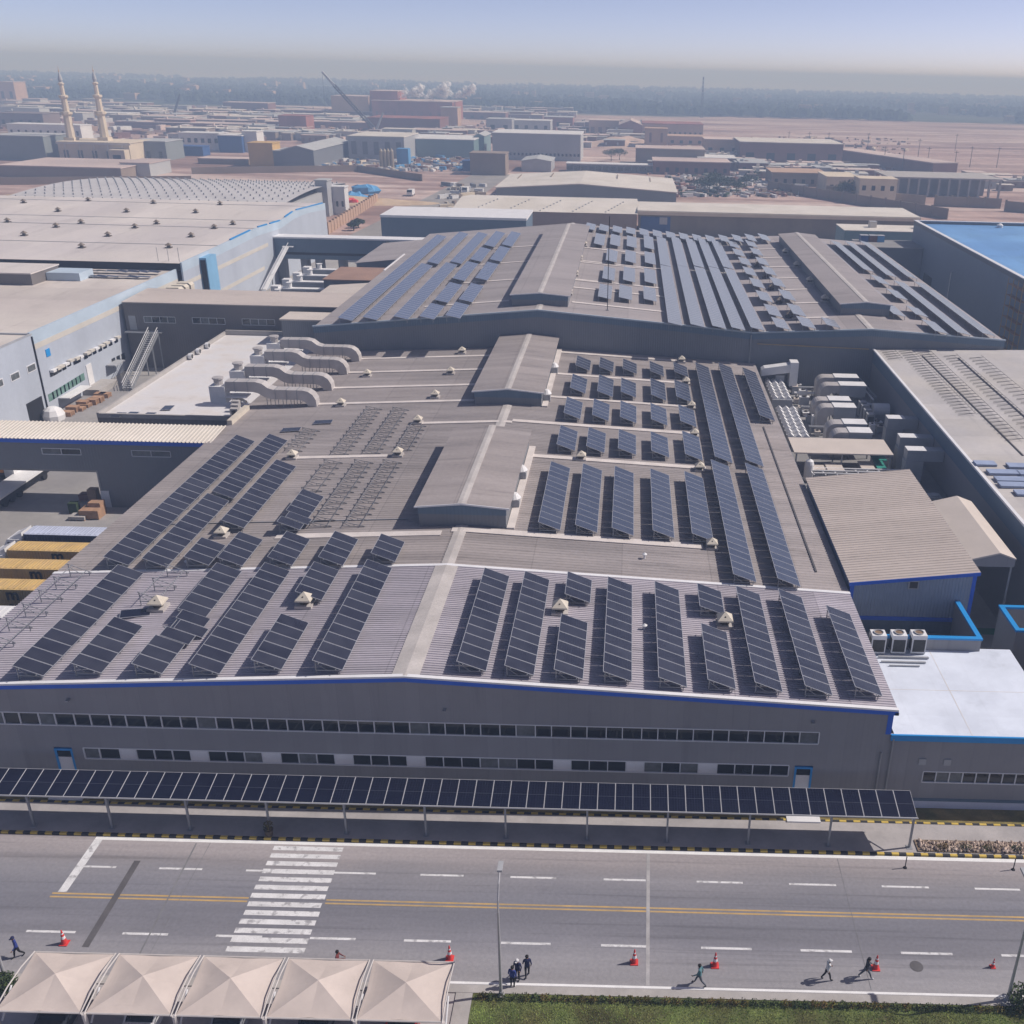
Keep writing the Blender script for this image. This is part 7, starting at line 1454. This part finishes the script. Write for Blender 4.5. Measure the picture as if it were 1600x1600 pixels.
B('white_long_house', 'white long house with a row of small windows behind the mosque', 'building', 16, 130, 222, 194, 14, m_wht, m_wht, win=(10, .45, .7, .3)); B('grey_green_hall', 'grey-green hall left of the mosque', 'building', -8, 74, 250, 212, 24, m_gg, m_lgrey); B('grey_low_hall', 'low grey hall right of the mosque', 'building', 206, 262, 250, 221, 22, m_gg, m_lgrey, win=(3, .1, .5, .3)); B('white_office', 'white office house with windows right of the mosque', 'building', 282, 345, 234, 208, 14, m_wht, m_wht, win=(6, .45, .72, .5)); B('blue_showroom', 'dark blue fronted showroom beside the white office', 'building', 343, 380, 238, 212, 12, m_bluebg, m_wht); B('white_shop', 'small white block right of the blue showroom', 'building', 381, 404, 238, 206, 12, m_wht, m_wht); B('blue_forecourt', 'flat blue forecourt roof before the white office', 'canopy', 272, 318, 243, 229, 10, m_bluebg, m_bluebg); B('tan_low_shed', 'low tan shed right of the long pale shed', 'shed', 310, 388, 256, 248, 12, m_brn, m_pinkroof)
B('ochre_house', 'ochre yellow cube house in the middle distance', 'building', 391, 429, 261, 224, 12, m_ochre, m_ochre)
B('dark_gable_hall', 'dark grey gabled hall right of the ochre house', 'building', 442, 492, 263, 228, 70, m_walldk, m_lgrey, gable=2.0); B('dark_side_shed', 'dark low shed between ochre house and gabled hall', 'shed', 429, 443, 262, 236, 20, m_walldk, m_lgrey)
B('grey_bay_hall', 'grey hall with tall dark bays right of the gabled hall', 'building', 546, 633, 250, 213, 40, m_unit, m_cream, win=(5, .25, .8, .45), winm=m_walldk); B('teal_hall', 'long teal hall with white roof', 'building', 637, 741, 245, 217, 40, m_teal, m_wht); B('teal_hall_end', 'teal gabled hall end behind the long teal hall', 'building', 741, 757, 243, 209, 30, m_teal, m_lgrey, gable=1.5)
B('window_hall', 'pale grey hall with a long row of dark windows in the centre', 'building', 770, 907, 249, 208, 36, m_lgrey, m_wht, win=(22, .18, .28, .55)); B('grey_gable_shed', 'small grey gabled shed before the window hall', 'shed', 815, 861, 268, 248, 26, m_unit, m_lgrey, gable=1.2); B('brown_cube', 'grey-brown cubic block left of the window hall', 'building', 735, 790, 273, 240, 14, m_brn, m_brn); B('blue_box_shed', 'small dark blue box left of the brown cubic block', 'shed', 723, 735, 268, 252, 6, m_bluebg, m_bluebg); B('thin_roof_shed', 'long thin white-roofed shed with window wall behind the pale ridged hall', 'shed', 885, 1020, 268, 256, 10, m_walldk, m_wht, win=(12, .2, .8, .8))
for i in range(4):
    p = G(597 + i * 5.5, 264); o = thing('silo', f'brownish metal silo in the tight group, {ORD[i]} from the left', 'silo', (p[0], p[1], 0), 'silo group'); b = MB(); b.lathe([(1.0, 0), (1.0, 8.6), (.2, 9.8), (.02, 9.9)], n=12); b.build('shell', m_silo, o); b = MB(); b.tube((1.05, -.1, 0), (1.05, -.1, 9), .08, 5); b.build('ladder', m_steel, o)
p = G(630, 261); o = thing('blue_tank', 'bright blue square tank right of the silos', 'tank', (p[0], p[1], 0)); b = MB(); b.box(-3, 3, 0, 6, 1.5, 9); b.build('shell', m_bluetank, o)
for xx in (-2.5, 2.5): b = MB(); b.box(xx - .3, xx + .3, .2, .8, 0, 1.5); b.build('leg', m_steel, o)
# brick works
B('brick_works', 'large dark red brickworks with flat pale roof in the distance', 'factory', 583, 708, 190, 157, 60, m_brick, m_pinkroof, win=(9, .1, .5, .25), winm=m_brickd); B('brick_tower', 'taller red block on the left end of the brickworks', 'factory', 581, 624, 189, 142, 40, m_brick, m_pinkroof); B('brick_works_low', 'lower dark red wing before the brickworks', 'factory', 575, 688, 208, 184, 40, m_brickd, m_brick); B('beige_cone_tower', 'beige tower at the right end of the brickworks', 'tower', 690, 716, 203, 168, 18, m_brickl, m_lgrey); B('pink_block', 'pale pink block left of the brickworks', 'building', 520, 578, 188, 144 + 6, 40, m_brickl, m_pinkroof)
B('red_cube', 'dark red cube house on the low pink roofs', 'building', 437, 480, 206, 181, 20, m_brick, m_brick); 
for i, (u0, u1, vb, vt, mw, mr, lab) in enumerate([(0, 70, 198, 177, m_brownroof, m_brownroof, 'brown roofed shed at far left behind the white long house'), (36, 100, 176, 162, m_brn, m_pinkroof, 'far pale shed left of the left minaret'), (118, 200, 186, 176, m_lgrey, m_wht, 'far white shed behind the minarets'), (180, 400, 199, 190, m_brickd, m_pinkroof, 'very long pink roof right of the minarets'), (215, 330, 182, 174, m_brickd, m_pinkroof, 'distant pink roof above the very long one'), (350, 420, 178, 160, m_brickd, m_pinkroof, 'red brown block at the end of distant pink roof'), (400, 580, 213, 205, m_brickd, m_pinkroof, 'flat pink roof before the red cube'), (400, 437, 200, 190, m_brickd, m_pinkroof, 'short pink roof left of the red cube'), (480, 575, 200, 190, m_brickd, m_pinkroof, 'pink roof right of the red cube'), (405, 520, 176, 166, m_lgrey, m_pinkroof, 'far grey pink roof left of crane'), (440, 590, 186, 172, m_brickd, m_pinkroof, 'far wide roof behind the crane boom'), (640, 730, 214, 203, m_brickd, m_pinkroof, 'flat pale roof before the beige tower'), (716, 790, 186, 175, m_brickd, m_pinkroof, 'long low brick roof right of the beige tower'), (760, 800, 205, 186, m_unit, m_lgrey, 'grey distant hall right of the brickworks'), (800, 860, 204, 188, m_lgrey, m_wht, 'distant white roofed hall behind the window hall'), (850, 895, 200, 183, m_brick, m_lgrey, 'distant brick block behind the window hall'), (0, 27, 160, 128, m_brickl, m_pinkroof, 'pink cubic tower at the upper left edge'), (1100, 1155, 245, 218, m_brickl, m_pinkroof, 'long ochre brick wall of sheds at right of the brick cube'), (1043, 1100, 226, 213, m_brickl, m_brickl, 'low ochre wall with rubble before the gabled brick hall'), (1020, 1140, 272, 252, m_brickd, m_pinkroof, 'row of low brown sheds in the centre right'), (1090, 1150, 262, 247, m_brickd, m_wht, 'low shed with white roof in the centre right'), (1155, 1200, 268, 255, m_brickd, m_lgrey, 'low grey roof shed before the dark brick hall'), (1205, 1290, 290, 270, m_brn, m_brickl, 'tan flat building before the dark brick hall at right'), (1290, 1340, 302, 277, m_sandst, m_sandst, 'tan walled yard building left of the sand house')]):
    B('distant_building', lab, 'building', u0, u1, vb, vt, 24, mw, mr, win=(max(2, int((u1 - u0) / 14)), .2, .55, .35) if vb - vt > 10 else None, winm=m_dark)
B('brick_gable_hall', 'brick gabled hall with long tan roof at centre right', 'factory', 967, 1003, 213, 188, 46, m_brick, m_pinkroof, gable=3.5); B('brick_long_wing', 'long tan brick wing right of the gabled brick hall', 'factory', 1003, 1098, 213, 193, 46, m_brickl, m_brick, win=(12, .1, .4, .4), winm=m_dark); B('brick_cube', 'tall plain brick cube with two openings at centre right', 'building', 1007, 1042, 231, 201, 14, m_brickl, m_brickl, win=(2, .3, .8, .2), winm=m_brickd); B('tan_row', 'row of tan brick kiln sheds left of the gabled brick hall', 'factory', 920, 967, 208, 188, 30, m_brickl, m_pinkroof, win=(4, .0, .5, .5), winm=m_brickd); B('brown_compound', 'brown walled compound with flat roof at centre right', 'building', 993, 1100, 258, 232, 24, m_brn, m_pinkroof)
B('dark_brick_hall', 'dark brick hall with flat pale roof on the desert edge at right', 'factory', 1155, 1315, 253, 222, 44, m_brickd, m_cream, win=(5, .0, .5, .4), winm=m_dark); B('sand_house', 'sand coloured two-storey house with window openings at right', 'house', 1340, 1398, 318, 280, 12, m_sandst, m_sandst, win=(4, .55, .75, .4), winm=m_dark)
o = thing('diagonal_shed', 'long low shed with tan roof running away at right', 'shed', (160, 660, 0)); a, c = G(1318, 250), G(1475, 275)
kid(o, 'wall', m_brickd, lambda b: boxbar(b, (a[0], a[1], 3.2), (c[0], c[1], 3.2), 16, 6.4)); kid(o, 'roof', m_pinkroof, lambda b: boxbar(b, (a[0], a[1], 6.7), (c[0], c[1], 6.7), 17, .5))
o = thing('concrete_frame', 'unfinished grey concrete frame building at right behind the arched wall', 'building', (140, 468, 0)); x0, y0 = G(1385, 306); x1 = G(1560, 310)[0]
kid(o, 'roof_slab', m_conc, lambda b: b.box(x0, x1, y0, y0 + 30, 7.6, 8.2))
for i in range(12):
    xx = x0 + (x1 - x0 - .8) * i / 11
    for yy in (y0 + .3, y0 + 14, y0 + 28): kid(o, 'column', m_conc, lambda b: b.box(xx, xx + .8, yy, yy + .8, 0, 7.59))
kid(o, 'core', m_concd, lambda b: b.box(x0 + 3, x1 - 4, y0 + 10, y0 + 12, 0, 7.58))
# crane
o = thing('mobile_crane', 'tall mobile crane with long lattice boom leaning left over the brick roofs', 'crane', (-191.8, 786, 0)); YC = 786
xb, zb = AT(588, 207, YC); xt, zt2 = AT(503, 112, YC)
def lattice(b, p, q, w0, w1, n):
    p, q = Vector(p), Vector(q); prev = None
    for i in range(n + 1):
        t = i / n; c = p.lerp(q, t); ww = w0 + (w1 - w0) * t; d = (q - p).normalized(); s = d.cross(Vector((0, 1, 0))).normalized()
        cur = [c + s * ww + Vector((0, ww, 0)), c - s * ww + Vector((0, ww, 0)), c - s * ww - Vector((0, ww, 0)), c + s * ww - Vector((0, ww, 0))]
        if prev:
            for k in range(4): b.tube(prev[k], cur[k], .34, 4, cap=False); b.tube(prev[k], cur[(k + 1) % 4], .16, 4, cap=False)
        prev = cur
kid(o, 'boom', m_sky, lambda b: lattice(b, (xb, YC, 3.5), (xb + (xt - xb) * .78, YC, zb + (zt2 - zb) * .78), 1.0, .8, 16)); kid(o, 'jib', m_lgrey, lambda b: lattice(b, (xb + (xt - xb) * .78, YC, zb + (zt2 - zb) * .78), (xt, YC, zt2), .6, .3, 7))
kid(o, 'counter_mast', m_lgrey, lambda b: lattice(b, (xb, YC, 4), (xb + 6, YC, 16), .5, .3, 5)); kid(o, 'carrier', m_unit, lambda b: (b.box(xb - 3, xb + 8, YC - 1.5, YC + 1.5, .9, 2.6), b.box(xb - 1, xb + 4, YC - 1.4, YC + 1.4, 2.61, 4.6)))
for k in range(4): kid(o, 'wheel', m_tyre, lambda b: b.tube((xb - 2 + k * 3, YC - 1.6, .8), (xb - 2 + k * 3, YC - 1.2, .8), .8, 10))
kid(o, 'hoist_rope', m_black, lambda b: b.tube((xt, YC, zt2), (xt, YC, 14), .08, 4))
x, y = G(271, 184); o = thing('small_crane', 'small distant crane boom among the far roofs at left', 'crane', (x, y, 0)); kid(o, 'boom', m_sky, lambda b: lattice(b, (x, y, 1), (x + 9, y, 20), .6, .3, 8)); kid(o, 'carrier', m_unit, lambda b: b.box(x - 4, x + 3, y - 1.5, y + 1.5, .3, 3))
# power poles on the desert
for i, (u, v) in enumerate(sorted([(1231, 233), (1293, 235), (1355, 235), (1434, 247), (1515, 261), (1492, 236), (1380, 262), (1409, 268), (1448, 263), (1490, 270), (1557, 262), (1600, 270), (1263, 234)])):
    x, y = G(u, v); o = thing('power_pole', f'thin power pole on the desert at right, {ORD[i]} of the scattered line', 'pole', (x, y, 0), 'power poles on the desert'); o['label'] = f'thin dark power pole on the pink desert at right, {ORD[i]} from the left'; kid(o, 'mast', m_sky, lambda b: b.tube((x, y, 0), (x, y, 12), .22, 5, .14)); kid(o, 'crossarm', m_sky, lambda b: b.box(x - 1.3, x + 1.3, y - .1, y + .1, 10.8, 11.05))
x, y = G(1096, 184); o = thing('radio_mast', 'faint tall radio mast on the horizon at centre right', 'mast', (x, y, 0)); kid(o, 'mast', m_sky, lambda b: lattice(b, (x, y, 0), (x, y, 44), 1.2, .4, 10)); kid(o, 'foot', m_conc, lambda b: b.box(x - 2, x + 2, y - 2, y + 2, 0, .6))
# thin lightning mast on the far hall roof
x, y, z = ON(949, 485, fz); o = thing('lightning_mast', 'thin dark guyed mast rising from the far hall roof in the centre', 'mast', (x, y, z)); kid(o, 'mast', m_black, lambda b: b.tube((x, y, z), (x + .1, y, z + 14), .06, 6)); kid(o, 'foot', m_steel, lambda b: b.box(x - .2, x + .2, y - .2, y + .2, z, z + .12))
# trees
def tree(u, v, h, r, label, n=700, group='trees among the sheds', mm=m_leafd):
    x, y = G(u, v); o = thing('tree', label, 'tree', (x, y, 0), group); rnd = random.Random(int(u * 7 + v)); b = MB(); b.tube((0, 0, 0), (0, 0, h * .45), .22, 7, .14)
    limbs = []
    for k in range(5):
        a = k * 1.26 + rnd.random(); q = (math.cos(a) * r * .5, math.sin(a) * r * .5, h * rnd.uniform(.55, .75)); b.tube((0, 0, h * .35), q, .1, 5, .04); limbs.append(q)
    b.build('trunk', m_bark, o); b = MB()
    for q in limbs + [(0, 0, h * .78)]: leaf_blob(b, q, r * rnd.uniform(.45, .65), r * rnd.uniform(.45, .65), h * rnd.uniform(.16, .24), n // 6, .32, rnd)
    b.build('crown', mm, o)
for i, (u, v, h, r) in enumerate([(1095, 302, 7, 5), (1108, 300, 8, 5), (1122, 303, 8, 6), (1137, 300, 7, 5), (1150, 303, 6, 5), (1117, 292, 7, 5), (1166, 290, 5, 4), (1315, 312, 8, 4), (1326, 313, 9, 4), (1337, 314, 7, 4), (955, 252, 7, 6), (968, 250, 7, 5), (305, 190, 8, 9), (318, 190, 8, 9), (1175, 282, 5, 4), (1348, 300, 5, 3), (745, 262, 5, 4), (560, 356, 3, 2.5), (553, 360, 3, 2)]):
    tree(u, v, h, r, ['leftmost tree of the dark clump behind the long cream hall', 'second tree of the dark clump behind the long cream hall', 'largest tree in the middle of the dark clump behind the long cream hall', 'fourth tree of the dark clump behind the long cream hall', 'rightmost tree of the dark clump behind the long cream hall', 'rear tree of the dark clump behind the long cream hall', 'lone small tree right of the dark clump', 'left tree of the group beside the sand house', 'tall middle tree of the group beside the sand house', 'right tree of the group beside the sand house', 'left round tree right of the window hall', 'right round tree right of the window hall', 'left dark tree among the far pink roofs', 'right dark tree among the far pink roofs', 'small tree before the dark brick hall', 'small tree behind the sand house', 'small tree beside the brown cubic block', 'green shrub inside the pinkish boundary wall, right one', 'green shrub inside the pinkish boundary wall, left one'][i])
# far palm belt: one mass
def belt():
    rnd = random.Random(77); vs = []; fs = []
    for i in range(15000):
        y = 1290 + 1750 * rnd.random() ** 1.3; x = rnd.uniform(-.66, .44) * y * 1.02
        if noise.noise(Vector((x * .004, y * .0025, 0))) < -.28: continue
        h = rnd.uniform(5, 12); r = rnd.uniform(3.5, 8); k = len(vs); n = 6
        for j in range(n):
            a = 6.283 * j / n + rnd.random() * .5; q = r * rnd.uniform(.7, 1.2); vs.append((x + math.cos(a) * q, y + math.sin(a) * q, h * rnd.uniform(.15, .4)))
        for j in range(n):
            a = 6.283 * (j + .5) / n; q = r * rnd.uniform(.4, .8); vs.append((x + math.cos(a) * q, y + math.sin(a) * q, h * rnd.uniform(.7, 1.0)))
        vs.append((x, y, h * 1.05))
        for j in range(n): fs += [(k + j, k + (j + 1) % n, k + n + j), (k + (j + 1) % n, k + n + (j + 1) % n, k + n + j), (k + n + j, k + n + (j + 1) % n, k + 2 * n)]
    me = bpy.data.meshes.new('palm_belt'); me.from_pydata(vs, [], fs); me.materials.append(mat('palm_green', (.03, .042, .026), .9, .4, .01, spec=.05))
    o = place(me, 'palm_belt', kind='stuff'); tag(o, 'hazy blue-green belt of palms and trees along the horizon', 'trees')
    vs = []; fs = []
    b = MB()
    for i in range(260):
        y = 1350 + 1600 * rnd.random() ** 1.3; x = rnd.uniform(-.66, .44) * y; w_ = rnd.uniform(6, 16); h = rnd.uniform(5, 14); b.box(x, x + w_, y, y + w_, 0, h)
    o = b.build('far_villages', m_brickl); o['kind'] = 'stuff'; tag(o, 'scattered tiny village houses inside the hazy palm belt', 'houses')
belt()
# sand heap and low mounds at left
def mound(name, cx, cy, rx, ry, h, mm):
    n = 40; vs = []; fs = []
    for i in range(n + 1):
        for j in range(n + 1):
            s, t = i / n * 2 - 1, j / n * 2 - 1; d = min(1, math.hypot(s, t)); z = h * (math.cos(d * math.pi) * .5 + .5) * (.75 + .5 * noise.noise(Vector((s * 3, t * 3, cx)))) ; vs.append((cx + s * rx, cy + t * ry, -.05 + z))
    for i in range(n):
        for j in range(n): k = i * (n + 1) + j; fs.append((k, k + n + 1, k + n + 2, k + 1))
    struct(name, mm, lambda b: b.add(vs, fs))
m_sand = mat('heap_sand', (.50, .39, .28), .95, .12, .15, tint=((.44, .33, .23), .2), bump=.3)
mound('sand_heap', -200, 352, 60, 40, 6.5, m_sand); mound('sand_heap', -130, 398, 60, 14, 4, m_sand); mound('spoil_heap', -6, 760, 36, 40, 7, mat('pink_spoil', (.48, .36, .30), .95, .15, .1)); mound('spoil_heap', 60, 700, 30, 30, 3, m_sand)
# clutter of stored goods too small to tell apart
def clutter(name, label, u0, u1, v0, v1, n, mats, smax, seed):
    rnd = random.Random(seed); bs_ = [MB() for q in mats]
    for i in range(n):
        x, y = G(rnd.uniform(u0, u1), rnd.uniform(v0, v1)); s = rnd.uniform(.4, smax); k = rnd.randrange(len(mats)); a = rnd.uniform(0, 3.14); L_ = s * rnd.uniform(.5, 2.5)
        boxbar(bs_[k], (x - math.cos(a) * L_, y - math.sin(a) * L_, s * .5), (x + math.cos(a) * L_, y + math.sin(a) * L_, s * .5), s, s)
    o = thing(name, label, 'stored goods', (0, 0, 0)); o['kind'] = 'stuff'
    for b, q in zip(bs_, mats): b.build('goods', q, o, kind='stuff')
clutter('yard_goods', 'jumble of pale pipes, vehicles and pallets before the teal hall', 500, 735, 246, 268, 420, [m_wht, m_unit, m_brickd, m_bluetank, m_sandst], 1.6, 1)
clutter('site_goods', 'jumble of building material right of the pale ridged hall', 1040, 1260, 268, 308, 520, [m_brn, m_unit, m_brickd, m_wht, m_leafd], 1.5, 2)
clutter('village_goods', 'scattered rubble and sheds on the desert edge at right', 1000, 1420, 215, 275, 420, [m_brn, m_brickd, m_brickl, m_sandst], 1.8, 3)
clutter('town_goods', 'small roofs and yards among the far pink halls', 0, 900, 168, 222, 700, [m_pinkroof, m_brickd, m_brickl, m_wht, m_brn], 3.6, 4)
clutter('road_goods', 'stored goods right of the back road', 690, 760, 290, 330, 60, [m_brn, m_walldk, m_wht, m_sandst], 1.6, 5)
def town(name, label, boxes, seed):
    rnd = random.Random(seed); wb = [MB(), MB(), MB()]; rb = [MB(), MB(), MB()]
    for (u0, u1, v0, v1, n, smin, smax, hmax) in boxes:
        for i in range(n):
            x, y = G(rnd.uniform(u0, u1), rnd.uniform(v0, v1)); wx, wy = rnd.uniform(smin, smax) * rnd.choice((1, 1, 2.2)), rnd.uniform(smin, smax); h = rnd.uniform(2.5, hmax); k = rnd.randrange(3); q = rnd.randrange(3)
            wb[k].box(x, x + wx, y, y + wy, 0, h); rb[q].box(x - .4, x + wx + .4, y - .4, y + wy + .4, h + .01, h + .35)
            if rnd.random() < .5: rb[q].box(x + wx * .3, x + wx * .3 + 1.6, y + 1, y + 2.6, h + .36, h + 1.8)
            for j in range(int(wx / 4)):
                if rnd.random() < .6: wb[(k + 1) % 3].box(x + 1 + j * 4, x + 2.2 + j * 4, y - .1, y - .01, h * .3, h * .7)
    o = thing(name, label, 'buildings', (0, 0, 0)); o['kind'] = 'stuff'
    for b, q in zip(wb, (m_brn, m_brickd, m_lgrey)): b.build('walls', q, o, kind='stuff')
    for b, q in zip(rb, (m_pinkroof, m_cream, m_lgrey)): b.build('roofs', q, o, kind='stuff')
town('distant_town', 'dense mass of small industrial roofs between the mosque and the brickworks', [(190, 580, 176, 200, 120, 8, 26, 7), (0, 200, 165, 190, 50, 8, 24, 7), (560, 900, 172, 186, 60, 8, 26, 7), (250, 760, 205, 226, 60, 6, 18, 6), (430, 560, 214, 224, 16, 6, 14, 5), (860, 1000, 190, 232, 40, 5, 14, 5)], 41)
town('desert_edge_sheds', 'packed low brown sheds and yards on the desert edge at right', [(1000, 1160, 240, 268, 40, 4, 12, 4), (1150, 1330, 262, 285, 40, 4, 12, 3.5), (1380, 1600, 280, 300, 28, 4, 12, 3.5)], 42)
# steam from the brickworks
def steam(u, v, s, label, seed):
    Ys = 1000.; x, z = AT(u, v, Ys); rnd = random.Random(seed); o = thing('steam_plume', label, 'steam', (x, Ys, z), 'steam plumes over the brickworks')
    bm = bmesh.new()
    for i in range(70):
        t = rnd.random(); c = Vector((t * s * 3.0 + rnd.gauss(0, .28) * s, rnd.gauss(0, .4) * s, t * s * 1.1 + rnd.gauss(0, .30) * s)); r = s * rnd.uniform(.16, .42) * (.7 + .6 * t)
        g = bmesh.ops.create_icosphere(bm, subdivisions=2, radius=r, matrix=Matrix.Translation(c))
        for vt in g['verts']: vt.co += (vt.co - c) * .8 * noise.noise(vt.co * (2.4 / s) + Vector((seed, 0, 0)))
    me = bpy.data.meshes.new('cloud'); bm.to_mesh(me); bm.free()
    M = MATS.get('steam')
    if not M:
        M = bpy.data.materials.new('steam'); M.use_nodes = True; n = M.node_tree.nodes; n.remove(n['Principled BSDF']); df = n.new('ShaderNodeBsdfDiffuse'); df.inputs[0].default_value = (.92, .93, .95, 1); tr = n.new('ShaderNodeBsdfTransparent'); mx = n.new('ShaderNodeMixShader'); mx.inputs[0].default_value = .30
        L = M.node_tree.links; L.new(tr.outputs[0], mx.inputs[1]); L.new(df.outputs[0], mx.inputs[2]); L.new(mx.outputs[0], n['Material Output'].inputs['Surface']); MATS['steam'] = M
    for pl in me.polygons: pl.use_smooth = True
    me.materials.append(M); place(me, 'cloud', o)
steam(630, 150, 5.5, 'white steam puff right above the brickworks roof, left one', 1); steam(668, 150, 6.5, 'largest white steam plume over the brickworks, middle one', 2); steam(712, 150, 5.5, 'faint white steam plume right of the brickworks', 3)
# ------------------------------------------------------------------ haze: the dusty air over the plain
hz = bpy.data.materials.new('haze'); hz.use_nodes = True; hz.node_tree.nodes.remove(hz.node_tree.nodes['Principled BSDF'])
pv = hz.node_tree.nodes.new('ShaderNodeVolumePrincipled'); pv.inputs['Color'].default_value = (.50, .67, 1, 1); pv.inputs['Absorption Color'].default_value = (.74, .85, 1, 1); pv.inputs['Density'].default_value = HAZE_D = .00092; pv.inputs['Anisotropy'].default_value = 0
hz.node_tree.links.new(pv.outputs[0], hz.node_tree.nodes['Material Output'].inputs['Volume'])
b = MB(); b.box(-9100, 9100, -400, 14100, -1.1, 58); o = b.build('haze', hz); o['kind'] = 'stuff'; tag(o, 'pale dusty haze over the whole plain', 'haze')
